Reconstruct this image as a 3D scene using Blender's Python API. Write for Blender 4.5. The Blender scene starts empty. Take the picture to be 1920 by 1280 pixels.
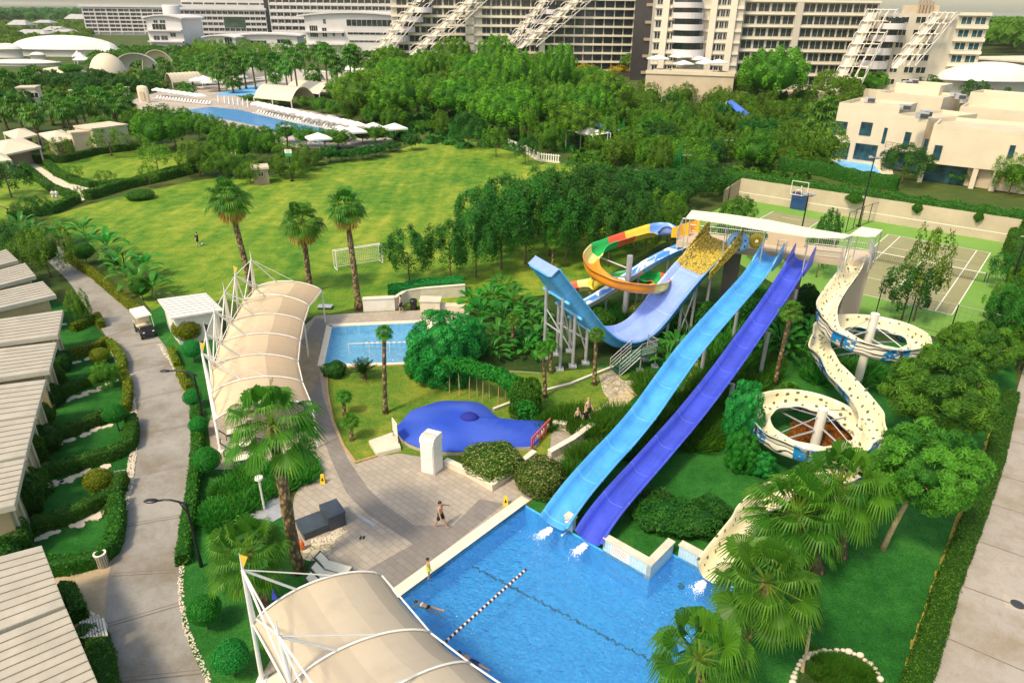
EXPO=1.02
HAZE=0.00007
import bpy,math,random
import numpy as np
from math import sin,cos,pi,radians,sqrt,atan2,hypot,floor
from mathutils import Vector,Matrix
R=random.Random(11)
S=bpy.context.scene
COL=S.collection
V=Vector
# camera model (solved from the tennis court)
F=1280.0;PI_=radians(25.924);RO=radians(.666);HC=24.92
FW=V((0,cos(PI_),-sin(PI_)));U0=V((0,sin(PI_),cos(PI_)))
CR=V((cos(RO),sin(RO)*U0.y,sin(RO)*U0.z));CU=V((-sin(RO),cos(RO)*U0.y,cos(RO)*U0.z))
CAM=V((0,0,HC))
def ray(x,y):return FW+CR*((x-960)/F)+CU*((640-y)/F)
def G(x,y,z=0.0):
 d=ray(x,y);t=(z-HC)/d.z
 return CAM+d*t
def PX(p):
 d=V(p)-CAM;zc=d.dot(FW)
 return(960+F*d.dot(CR)/zc,640-F*d.dot(CU)/zc)
def ZC(p):return(V(p)-CAM).dot(FW)
def TZ(b,py):
 lo,hi=-6.0,140.0
 for _ in range(50):
  m=(lo+hi)/2
  if PX((b[0],b[1],m))[1]>py:lo=m
  else:hi=m
 return lo
def PL(x,y,A,B):
 n=V((-(B[1]-A[1]),B[0]-A[0],0));d=ray(x,y)
 t=(V((A[0],A[1],0))-CAM).dot(n)/d.dot(n)
 return CAM+d*t
def GP(pts,z=0.0):return[G(x,y,z)for x,y in pts]
# objects
def tag(o,label=None,cat=None,group=None,kind=None):
 if label:o['label']=label
 if cat:o['category']=cat
 if group:o['group']=group
 if kind:o['kind']=kind
 return o
def thing(name,label,cat,loc=(0,0,0),rz=0.0,group=None):
 o=bpy.data.objects.new(name,None);COL.objects.link(o)
 o.location=loc;o.rotation_euler=(0,0,rz);o.empty_display_size=.3
 return tag(o,label,cat,group)
def WM(o):
 m=o.matrix_basis.copy()
 while o.parent:
  o=o.parent;m=o.matrix_basis@m
 return m
def link(name,me,parent=None,mats=None):
 o=bpy.data.objects.new(name,me);COL.objects.link(o)
 if parent:o.parent=parent
 return o
def copy_tree(o,parent=None,vary=None):
 c=o.copy();COL.objects.link(c)
 if parent:c.parent=parent
 for ch in list(o.children):copy_tree(ch,c)
 return c
class MB:
 def __init__(s):s.v=[];s.f=[];s.m=[];s.a=[];s.uv={}
 def add(s,vs,fs,mi=0,a=.5):
  n=len(s.v);s.v+=[tuple(p)for p in vs]
  for f in fs:
   s.f.append(tuple(i+n for i in f));s.m.append(mi);s.a.append(a)
  return n
 def quad(s,a,b,c,d,mi=0,at=.5):s.add([a,b,c,d],[(0,1,2,3)],mi,at)
 def hexa(s,lo,hi,mi=0,at=.5):
  n=len(lo)
  fs=[tuple(range(n-1,-1,-1)),tuple(range(n,2*n))]
  fs+=[(i,(i+1)%n,n+(i+1)%n,n+i)for i in range(n)]
  s.add(list(lo)+list(hi),fs,mi,at)
 def prism(s,poly,z0,z1,mi=0,at=.5):
  p=[V((q[0],q[1],0))for q in poly]
  ar=sum(p[i].x*p[(i+1)%len(p)].y-p[(i+1)%len(p)].x*p[i].y for i in range(len(p)))
  if ar<0:p.reverse()
  s.hexa([(q.x,q.y,z0)for q in p],[(q.x,q.y,z1)for q in p],mi,at)
 def box(s,c,d,rz=0.0,mi=0,at=.5):
  x,y=d[0]/2,d[1]/2;cs,sn=cos(rz),sin(rz)
  r=[(c[0]+a*cs-b*sn,c[1]+a*sn+b*cs)for a,b in((-x,-y),(x,-y),(x,y),(-x,y))]
  s.prism(r,c[2]-d[2]/2,c[2]+d[2]/2,mi,at)
 def fbox(s,fr,a,b,mi=0,at=.5):
  o,u,v=fr
  r=[o+u*x+v*y for x,y in((a[0],a[1]),(b[0],a[1]),(b[0],b[1]),(a[0],b[1]))]
  s.prism(r,a[2],b[2],mi,at)
 def tube(s,pts,r,n=6,mi=0,at=.5,caps=True):
  pts=[V(p)for p in pts];k=len(pts)
  rs=r if isinstance(r,(list,tuple))else[r]*k
  rings=[];up=V((0,0,1))
  for i,p in enumerate(pts):
   t=(pts[min(i+1,k-1)]-pts[max(i-1,0)])
   if t.length<1e-9:t=V((0,0,1))
   t.normalize()
   a=t.cross(up if abs(t.z)<.95 else V((1,0,0)));a.normalize();b=t.cross(a)
   rings.append([p+(a*cos(2*pi*j/n)+b*sin(2*pi*j/n))*rs[i]for j in range(n)])
  vs=[q for rg in rings for q in rg]
  fs=[(i*n+j,(i+1)*n+j,(i+1)*n+(j+1)%n,i*n+(j+1)%n)for i in range(k-1)for j in range(n)]
  if caps:fs+=[tuple(range(n)),tuple(range(k*n-1,(k-1)*n-1,-1))]
  s.add(vs,fs,mi,at)
 def lathe(s,prof,c=(0,0,0),n=12,mi=0,at=.5,sx=1.0,sy=1.0):
  vs=[(c[0]+r*sx*cos(2*pi*j/n),c[1]+r*sy*sin(2*pi*j/n),c[2]+z)for r,z in prof for j in range(n)]
  k=len(prof)
  fs=[(i*n+j,i*n+(j+1)%n,(i+1)*n+(j+1)%n,(i+1)*n+j)for i in range(k-1)for j in range(n)]
  s.add(vs,fs,mi,at)
 def sheet(s,poly,z=None,mi=0):
  s.add([(p[0],p[1],p[2]if z is None else z)for p in poly],[tuple(range(len(poly)))],mi)
 def ball(s,c,r,n=10,k=7,mi=0,at=.5):
  r=r if isinstance(r,(tuple,list))else(r,r,r)
  vs=[(c[0]+r[0]*sin(pi*i/k)*cos(2*pi*j/n),c[1]+r[1]*sin(pi*i/k)*sin(2*pi*j/n),c[2]+r[2]*cos(pi*i/k))for i in range(k+1)for j in range(n)]
  fs=[(i*n+j,(i+1)*n+j,(i+1)*n+(j+1)%n,i*n+(j+1)%n)for i in range(k)for j in range(n)]
  s.add(vs,fs,mi,at)
 def mesh(s,name,mats,smooth=False,inv=None):
  me=bpy.data.meshes.new(name)
  vs=s.v if inv is None else[tuple(inv@V(p))for p in s.v]
  me.from_pydata(vs,[],s.f)
  for m in(mats if isinstance(mats,(list,tuple))else[mats]):me.materials.append(m)
  me.polygons.foreach_set('material_index',s.m)
  at=me.attributes.new('v','FLOAT','FACE');at.data.foreach_set('value',s.a)
  if s.uv:
   u=me.attributes.new('uvw','FLOAT_VECTOR','POINT');arr=[0.0]*(3*len(s.v))
   for i,q in s.uv.items():arr[3*i]=q[0];arr[3*i+1]=q[1]
   u.data.foreach_set('vector',arr)
  if smooth:me.polygons.foreach_set('use_smooth',[True]*len(s.f))
  me.update();return me
 def build(s,name,mats,parent=None,smooth=False):
  inv=WM(parent).inverted()if parent else None
  return link(name,s.mesh(name,mats,smooth,inv),parent)
def struct(name,mb,m,kind='structure'):
 o=mb.build(name,m);o['kind']=kind;return o
def resample(pts,step):
 pts=[V(p)for p in pts];out=[pts[0]]
 for a,b in zip(pts,pts[1:]):
  n=max(1,int(math.ceil((b-a).length/step)))
  out+=[a.lerp(b,(i+1)/n)for i in range(n)]
 return out
def spline(pts,n=10):
 p=[V(q)for q in pts];p=[p[0]*2-p[1]]+p+[p[-1]*2-p[-2]]
 out=[]
 for i in range(1,len(p)-2):
  a,b,c,d=p[i-1:i+3]
  for k in range(n):
   t=k/n
   out.append(.5*((2*b)+(c-a)*t+(2*a-5*b+4*c-d)*t*t+(3*b-a-3*c+d)*t**3))
 out.append(p[-2]);return out
def inside(x,y,poly):
 r=False;n=len(poly)
 for i in range(n):
  x1,y1,x2,y2=poly[i][0],poly[i][1],poly[i-1][0],poly[i-1][1]
  if(y1>y)!=(y2>y)and x<(x2-x1)*(y-y1)/(y2-y1)+x1:r=not r
 return r
 # materials
def newmat(name):
 m=bpy.data.materials.new(name);m.use_nodes=True
 nt=m.node_tree;nt.nodes.clear()
 return m,nt,nt.nodes,nt.links
def N(nt,t,**kw):
 n=nt.nodes.new(t)
 for k,v in kw.items():
  if k in n.inputs:n.inputs[k].default_value=v
  else:setattr(n,k,v)
 return n
def ramp(nt,fac,stops,interp='LINEAR'):
 r=nt.nodes.new('ShaderNodeValToRGB');r.color_ramp.interpolation=interp
 e=r.color_ramp.elements
 while len(e)<len(stops):e.new(.5)
 for el,(p,c)in zip(e,stops):el.position=p;el.color=(*c,1)if len(c)==3 else c
 nt.links.new(fac,r.inputs[0]);return r
def mixc(nt,fac,a,b,mode='MIX'):
 m=nt.nodes.new('ShaderNodeMix');m.data_type='RGBA';m.blend_type=mode
 for i,v in((0,fac),(6,a),(7,b)):
  if hasattr(v,'links')or hasattr(v,'is_output'):nt.links.new(v,m.inputs[i])
  else:m.inputs[i].default_value=(*v,1)if isinstance(v,tuple)and len(v)==3 else v
 return m.outputs[2]
def coords(nt,scale=1.0,rot=0.0,sc=None):
 tc=nt.nodes.new('ShaderNodeTexCoord');mp=nt.nodes.new('ShaderNodeMapping')
 nt.links.new(tc.outputs['Object'],mp.inputs[0])
 mp.inputs['Scale'].default_value=sc or(scale,scale,scale);mp.inputs['Rotation'].default_value=(0,0,rot)
 return mp.outputs[0]
def noise(nt,co,scale,detail=4,rough=.55,dist=0.0):
 n=nt.nodes.new('ShaderNodeTexNoise')
 nt.links.new(co,n.inputs['Vector']);n.inputs['Scale'].default_value=scale;n.inputs['Detail'].default_value=detail
 n.inputs['Roughness'].default_value=rough;n.inputs['Distortion'].default_value=dist
 return n.outputs['Fac']
def finish(nt,col,rough=.6,bump=None,bs=.2,metal=0.0,spec=.5,bd=.02,emis=None):
 b=nt.nodes.new('ShaderNodeBsdfPrincipled');o=nt.nodes.new('ShaderNodeOutputMaterial')
 if isinstance(col,tuple):b.inputs['Base Color'].default_value=(*col,1)
 else:nt.links.new(col,b.inputs['Base Color'])
 b.inputs['Roughness'].default_value=rough;b.inputs['Metallic'].default_value=metal
 b.inputs['Specular IOR Level'].default_value=spec
 if bump is not None:
  bn=nt.nodes.new('ShaderNodeBump');bn.inputs['Strength'].default_value=bs;bn.inputs['Distance'].default_value=bd
  nt.links.new(bump,bn.inputs['Height']);nt.links.new(bn.outputs[0],b.inputs['Normal'])
 nt.links.new(b.outputs[0],o.inputs[0]);return b
def plain(name,c,rough=.5,var=.12,sc=1.5,bump=.0,metal=0.0,spec=.5,dirt=None):
 m,nt,ns,lk=newmat(name)
 co=coords(nt);n1=noise(nt,co,sc,5);n2=noise(nt,co,sc*7,3)
 lo=tuple(max(0,x*(1-var*1.6))for x in c);hi=tuple(min(1,x*(1+var))for x in c)
 col=ramp(nt,n1,[(.3,lo),(.7,hi)]).outputs[0]
 col=mixc(nt,var*1.2,col,ramp(nt,n2,[(.35,lo),(.65,hi)]).outputs[0])
 if dirt:
  n3=noise(nt,co,sc*.6,6,.7)
  col=mixc(nt,ramp(nt,n3,[(.52,(0,0,0)),(.75,(.6,.6,.6))]).outputs[0],col,dirt)
 finish(nt,col,rough,n2 if bump else None,bump,metal,spec)
 return m
def leafmat(name,dark,light,trans=.35,dry=None,rough=.55,ov=.5):
 m,nt,ns,lk=newmat(name)
 dark,light=(dark[0]*2.1,dark[1]*1.75,dark[2]*.9),(light[0]*1.9+.014,light[1]*1.6,light[2]*.9)
 at=N(nt,'ShaderNodeAttribute',attribute_name='v');oi=nt.nodes.new('ShaderNodeObjectInfo')
 st=[(0.0,dark),(1.0,light)]
 if dry:st=[(0.0,dark),(.86,light),(1.0,dry)]
 col=ramp(nt,at.outputs['Fac'],st).outputs[0]
 hv=nt.nodes.new('ShaderNodeHueSaturation');lk.new(col,hv.inputs['Color'])
 mr=N(nt,'ShaderNodeMapRange');lk.new(oi.outputs['Random'],mr.inputs[0]);mr.inputs[3].default_value=.5-.010*ov*2;mr.inputs[4].default_value=.5+.018*ov*2
 lk.new(mr.outputs[0],hv.inputs['Hue'])
 mv=N(nt,'ShaderNodeMapRange');lk.new(oi.outputs['Random'],mv.inputs[0]);mv.inputs[3].default_value=1-.22*ov;mv.inputs[4].default_value=1+.40*ov
 lk.new(mv.outputs[0],hv.inputs['Value'])
 b=N(nt,'ShaderNodeBsdfPrincipled');lk.new(hv.outputs[0],b.inputs['Base Color']);b.inputs['Roughness'].default_value=rough
 b.inputs['Specular IOR Level'].default_value=.25
 t=nt.nodes.new('ShaderNodeBsdfTranslucent');lk.new(hv.outputs[0],t.inputs[0])
 mx=nt.nodes.new('ShaderNodeMixShader');mx.inputs[0].default_value=min(.5,trans*1.55)
 o=nt.nodes.new('ShaderNodeOutputMaterial')
 lk.new(b.outputs[0],mx.inputs[1]);lk.new(t.outputs[0],mx.inputs[2]);lk.new(mx.outputs[0],o.inputs[0])
 return m
M={}
M['white']=plain('white_paint',(.78,.74,.66),.45,.06,1.2,dirt=(.55,.5,.4))
M['steel']=plain('white_steel',(.80,.77,.72),.35,.04,2)
M['galv']=plain('galvanised_steel',(.50,.50,.52),.35,.10,3,metal=.4)
M['black']=plain('black_metal',(.012,.013,.015),.35,.2,4)
M['dark']=plain('dark_grey',(.045,.05,.055),.5,.2,4)
M['blackbox']=plain('dark_lid',(.05,.065,.085),.45,.2,1.5)
M['cream']=plain('cream_render',(.66,.57,.42),.8,.06,.25,dirt=(.50,.43,.32))
M['sand']=plain('sand_render',(.56,.45,.32),.8,.07,.3)
M['brown']=plain('brown_stone',(.36,.27,.19),.8,.1,.6)
M['hotelwhite']=plain('hotel_white',(.64,.60,.60),.7,.05,.1)
M['hotelcream']=plain('hotel_cream',(.55,.50,.41),.8,.06,.1)
M['hotelband']=plain('hotel_band',(.76,.68,.55),.75,.06,.1)
M['shell']=plain('shell_roof',(.66,.57,.42),.6,.05,.15)
M['slabtop']=plain('flat_roof',(.60,.50,.37),.85,.1,.4)
M['concrete']=plain('concrete',(.46,.40,.33),.85,.12,.8)
M['stone']=plain('pale_stone',(.68,.59,.46),.8,.1,1.5)
M['coping']=plain('pool_coping',(.78,.69,.54),.6,.06,1.5)
M['wood']=plain('timber',(.32,.19,.09),.7,.25,3)
M['yellow']=plain('yellow_plastic',(.80,.55,.03),.4,.06,3)
M['orange']=plain('orange_plastic',(.75,.16,.03),.4,.06,3)
M['redpl']=plain('red_plastic',(.62,.05,.03),.4,.06,3)
M['cloth']=plain('cream_cloth',(.80,.74,.60),.85,.05,2)
M['umb']=plain('white_canvas',(.80,.77,.72),.85,.04,.5)
M['skin']=plain('skin',(.50,.27,.15),.55,.08,6)
M['skin2']=plain('skin_light',(.62,.40,.27),.55,.08,6)
M['hair']=plain('dark_hair',(.02,.012,.008),.5,.2,12)
M['blond']=plain('fair_hair',(.42,.28,.10),.5,.2,12)
M['blackcl']=plain('black_cloth',(.012,.012,.016),.8,.2,8)
M['limecl']=plain('lime_cloth',(.45,.62,.03),.8,.1,8)
M['whitecl']=plain('white_cloth',(.78,.76,.72),.85,.05,8)
M['navycl']=plain('navy_cloth',(.02,.03,.12),.8,.1,8)
M['rubber']=plain('rubber',(.015,.015,.015),.7,.2,8)
M['mesh_dark']=M['dark']
M['bluepad']=plain('blue_pad',(.015,.06,.18),.5,.1,3)
M['flagblue']=plain('flag_blue',(.03,.05,.45),.7,.1,3)
M['tent']=plain('white_membrane',(.82,.78,.70),.6,.03,.3)
def glassmat(name,c,c2,sc):
 m,nt,ns,lk=newmat(name)
 n=noise(nt,coords(nt),sc,2)
 finish(nt,ramp(nt,n,[(.4,c),(.62,c2)]).outputs[0],.08,spec=.8);return m
M['glass']=glassmat('dark_window_glass',(.012,.018,.022),(.03,.045,.05),.35)
M['glassblue']=glassmat('blue_window_glass',(.01,.04,.06),(.03,.10,.13),.5)
M['glassgreen']=glassmat('green_window_glass',(.02,.05,.03),(.05,.09,.05),.2)
def grassmat(name,stops,s1,streak=None,bump=.5,fine=.85):
 m,nt,ns,lk=newmat(name)
 co=coords(nt)
 a=noise(nt,co,s1,5,.6,.6);b=noise(nt,co,s1*9,4,.6);c=noise(nt,co,6.0,3,.7)
 if streak:
  st=noise(nt,coords(nt,sc=(.45,.05,1),rot=radians(streak)),1.0,4,.6)
  a=mixv(nt,a,st,.42)
 d=noise(nt,co,16.0,3,.75);f=mixv(nt,mixv(nt,mixv(nt,a,b,.32),c,.22),d,.22)
 col=ramp(nt,f,stops).outputs[0]
 col=mixc(nt,fine,col,ramp(nt,noise(nt,co,20.0,3,.8),[(.34,(.40,.40,.40)),(.5,(1.1,1.1,1.1)),(.66,(2.0,2.0,1.8))]).outputs[0],'MULTIPLY')
 finish(nt,col,.9,c,bump,spec=.15,bd=.05);return m
def mixv(nt,a,b,f):
 x=nt.nodes.new('ShaderNodeMix');x.data_type='FLOAT';x.inputs[0].default_value=f
 nt.links.new(a,x.inputs[2]);nt.links.new(b,x.inputs[3]);return x.outputs[0]
M['ground']=grassmat('rough_ground',[(.36,(.025,.05,.012)),(.5,(.055,.085,.018)),(.64,(.13,.13,.03))],.08)
M['lawn']=grassmat('big_lawn_grass',[(.39,(.016,.08,.008)),(.45,(.05,.15,.012)),(.52,(.15,.23,.02)),(.62,(.38,.35,.05))],.07,streak=35)
M['gardenlawn']=grassmat('deep_green_grass',[(.36,(.006,.045,.006)),(.45,(.012,.085,.011)),(.54,(.026,.135,.020)),(.64,(.075,.17,.028))],.16)
M['islelawn']=grassmat('worn_garden_grass',[(.36,(.03,.10,.012)),(.47,(.08,.16,.016)),(.56,(.17,.21,.025)),(.66,(.32,.27,.05))],.22)
M['dryedge']=grassmat('dry_grass_edge',[(.35,(.10,.12,.02)),(.5,(.28,.22,.05)),(.65,(.40,.28,.08))],.5)
M['soil']=grassmat('bed_soil',[(.36,(.012,.028,.007)),(.52,(.03,.06,.012)),(.66,(.10,.10,.025))],.4)
M['farland']=grassmat('far_land',[(.35,(.03,.06,.02)),(.5,(.06,.09,.025)),(.65,(.10,.12,.04))],.012)
def roadmat(name,base,tint,dark):
 m,nt,ns,lk=newmat(name);co=coords(nt)
 a=noise(nt,co,.22,6,.65);b=noise(nt,co,1.1,6,.75,.5);c=noise(nt,co,14,3,.6)
 col=ramp(nt,a,[(.36,dark),(.5,base),(.66,tint)]).outputs[0]
 col=mixc(nt,ramp(nt,b,[(.48,(0,0,0)),(.72,(.7,.7,.7))]).outputs[0],col,dark)
 col=mixc(nt,.16,col,ramp(nt,c,[(.4,dark),(.6,tint)]).outputs[0])
 finish(nt,col,.8,c,.15);return m
M['road']=roadmat('stained_concrete_road',(.30,.28,.255),(.365,.335,.305),(.19,.16,.12))
M['road2']=roadmat('pale_slab_road',(.37,.33,.29),(.43,.385,.34),(.27,.215,.15))
M['joint']=plain('road_joint',(.20,.16,.12),.9,.25,2)
def brickmat(name,c1,c2,mort,bw,bh,rot,off=.5,ms=.012,rough=.65,sq=1.0,wet=True):
 m,nt,ns,lk=newmat(name);co=coords(nt,rot=rot)
 b=nt.nodes.new('ShaderNodeTexBrick');lk.new(co,b.inputs['Vector'])
 b.inputs['Color1'].default_value=(*c1,1);b.inputs['Color2'].default_value=(*c2,1);b.inputs['Mortar'].default_value=(*mort,1)
 b.inputs['Scale'].default_value=1;b.inputs['Brick Width'].default_value=bw;b.inputs['Row Height'].default_value=bh
 b.inputs['Mortar Size'].default_value=ms;b.offset=off;b.inputs['Bias'].default_value=0
 n=noise(nt,coords(nt),.5,5,.6)
 col=mixc(nt,.35,b.outputs['Color'],ramp(nt,n,[(.3,tuple(x*.55 for x in c1)),(.7,tuple(min(1,x*1.2)for x in c2))]).outputs[0])
 finish(nt,col,rough,b.outputs['Fac'],-.15,spec=.4);return m
M['paver']=brickmat('sandstone_pavers',(.46,.395,.32),(.365,.31,.25),(.22,.18,.14),.62,.36,radians(41),ms=.016)
M['paverdark']=brickmat('grey_pavers',(.27,.24,.215),(.22,.195,.175),(.15,.13,.11),.62,.36,radians(41),ms=.014)
M['pooltile']=None
def tilemat(name,c1,c2,mort,s,rot,rough=.25):
 return brickmat(name,c1,c2,mort,s,s,rot,0,s*.07,rough)
M['walltile']=tilemat('pale_blue_wall_tiles',(.40,.58,.66),(.46,.63,.70),(.62,.72,.76),.2,radians(-49),.25)
def uprighttile(name,c1,c2,mort,s):
 m,nt,ns,lk=newmat(name)
 uvw=N(nt,'ShaderNodeAttribute',attribute_name='uvw')
 b=nt.nodes.new('ShaderNodeTexBrick');lk.new(uvw.outputs['Vector'],b.inputs['Vector'])
 b.inputs['Color1'].default_value=(*c1,1);b.inputs['Color2'].default_value=(*c2,1);b.inputs['Mortar'].default_value=(*mort,1)
 b.inputs['Scale'].default_value=1;b.inputs['Brick Width'].default_value=s;b.inputs['Row Height'].default_value=s;b.inputs['Mortar Size'].default_value=s*.07;b.offset=0
 finish(nt,b.outputs['Color'],.25,None);return m
M['uptile']=uprighttile('pool_wall_tiles',(.36,.56,.66),(.45,.64,.72),(.62,.72,.76),.16)
M['uppanel']=uprighttile('big_wall_panels',(.44,.37,.28),(.48,.40,.31),(.40,.33,.25),2.4)
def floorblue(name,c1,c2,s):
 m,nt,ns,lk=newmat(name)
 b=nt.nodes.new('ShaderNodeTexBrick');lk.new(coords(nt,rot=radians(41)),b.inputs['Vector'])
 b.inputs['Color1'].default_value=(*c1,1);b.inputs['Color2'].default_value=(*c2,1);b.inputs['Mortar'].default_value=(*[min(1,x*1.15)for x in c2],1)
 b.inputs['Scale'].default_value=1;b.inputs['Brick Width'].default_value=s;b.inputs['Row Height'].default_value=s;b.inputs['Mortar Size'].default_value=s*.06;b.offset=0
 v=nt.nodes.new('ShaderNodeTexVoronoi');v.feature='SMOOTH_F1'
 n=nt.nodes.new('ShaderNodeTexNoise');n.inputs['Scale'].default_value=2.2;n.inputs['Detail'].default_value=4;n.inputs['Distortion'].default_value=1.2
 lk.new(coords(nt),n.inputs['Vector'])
 col=mixc(nt,ramp(nt,n.outputs['Fac'],[(.42,(0,0,0)),(.62,(.8,.8,.8))]).outputs[0],b.outputs['Color'],tuple(min(1,x*1.32)for x in c2))  # water ripple light painted into the tile colour as paler mottling
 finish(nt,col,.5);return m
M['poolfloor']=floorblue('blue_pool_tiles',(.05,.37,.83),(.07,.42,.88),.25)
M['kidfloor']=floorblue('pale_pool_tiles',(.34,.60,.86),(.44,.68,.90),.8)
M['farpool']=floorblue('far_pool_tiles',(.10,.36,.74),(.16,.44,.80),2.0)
def water(name,tint,sc=2.2,strength=.7):
 m,nt,ns,lk=newmat(name);co=coords(nt)
 a=noise(nt,co,sc,3,.5,.4);b=noise(nt,co,sc*3.3,2,.5,.3)
 bn=nt.nodes.new('ShaderNodeBump');bn.inputs['Strength'].default_value=strength;bn.inputs['Distance'].default_value=.5
 lk.new(mixv(nt,a,b,.4),bn.inputs['Height'])
 t=nt.nodes.new('ShaderNodeBsdfTransparent');t.inputs[0].default_value=(*tint,1)
 g=nt.nodes.new('ShaderNodeBsdfGlossy');g.inputs['Roughness'].default_value=.06;lk.new(bn.outputs[0],g.inputs['Normal'])
 fr=nt.nodes.new('ShaderNodeFresnel');fr.inputs[0].default_value=1.33;lk.new(bn.outputs[0],fr.inputs['Normal'])
 d=nt.nodes.new('ShaderNodeBsdfDiffuse');d.inputs[0].default_value=(.10,.42,.80,1)
 lk.new(bn.outputs[0],d.inputs['Normal'])
 m0=nt.nodes.new('ShaderNodeMixShader');m0.inputs[0].default_value=.28;lk.new(t.outputs[0],m0.inputs[1]);lk.new(d.outputs[0],m0.inputs[2])
 mx=nt.nodes.new('ShaderNodeMixShader');lk.new(fr.outputs[0],mx.inputs[0]);lk.new(m0.outputs[0],mx.inputs[1]);lk.new(g.outputs[0],mx.inputs[2])
 o=nt.nodes.new('ShaderNodeOutputMaterial');lk.new(mx.outputs[0],o.inputs[0]);return m
M['water']=water('pool_water',(.80,.95,1.0))
def pebblemat(name,c1,c2,gap,s):
 m,nt,ns,lk=newmat(name);co=coords(nt)
 v=nt.nodes.new('ShaderNodeTexVoronoi');v.inputs['Scale'].default_value=s;lk.new(co,v.inputs['Vector'])
 e=nt.nodes.new('ShaderNodeTexVoronoi');e.feature='DISTANCE_TO_EDGE';e.inputs['Scale'].default_value=s;lk.new(co,e.inputs['Vector'])
 n=nt.nodes.new('ShaderNodeSeparateColor');lk.new(v.outputs['Color'],n.inputs[0])
 col=ramp(nt,n.outputs[0],[(0,c1),(1,c2)]).outputs[0]
 col=mixc(nt,ramp(nt,e.outputs['Distance'],[(.03,(1,1,1)),(.10,(0,0,0))]).outputs[0],col,gap)
 finish(nt,col,.75,e.outputs['Distance'],.6,bd=.1);return m
M['pebble']=pebblemat('white_pebbles',(.42,.36,.28),(.80,.74,.64),(.07,.055,.035),5)
M['flag']=pebblemat('flagstones',(.50,.42,.31),(.66,.57,.44),(.20,.17,.08),1.5)
M['crazy']=pebblemat('crazy_paving',(.40,.33,.22),(.60,.52,.38),(.24,.20,.12),3)
def checker(name,c1,c2,s,rot):
 m,nt,ns,lk=newmat(name)
 c=nt.nodes.new('ShaderNodeTexChecker');c.inputs['Scale'].default_value=s;lk.new(coords(nt,rot=rot),c.inputs['Vector'])
 c.inputs['Color1'].default_value=(*c1,1);c.inputs['Color2'].default_value=(*c2,1)
 n=noise(nt,coords(nt),3,4)
 finish(nt,mixc(nt,ramp(nt,n,[(.3,(0,0,0)),(.7,(.5,.5,.5))]).outputs[0],c.outputs['Color'],c2),.8);return m
M['checker']=checker('chequered_path',(.62,.47,.22),(.44,.36,.24),2.6,radians(38))
def ribroof(name,c,gap,period,rot):
 m,nt,ns,lk=newmat(name)
 w=nt.nodes.new('ShaderNodeTexWave');w.wave_type='BANDS';w.bands_direction='X'
 lk.new(coords(nt,rot=rot),w.inputs['Vector']);w.inputs['Scale'].default_value=2*pi/(20*period)
 n=noise(nt,coords(nt),.8,5,.6)
 base=ramp(nt,n,[(.3,tuple(x*.82 for x in c)),(.7,c)]).outputs[0]
 col=mixc(nt,ramp(nt,w.outputs['Fac'],[(.0,(1,1,1)),(.035,(0,0,0))]).outputs[0],base,gap)
 finish(nt,col,.55,ramp(nt,w.outputs['Fac'],[(0,(0,0,0)),(.06,(1,1,1))]).outputs[0],.4,bd=.03);return m
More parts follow.
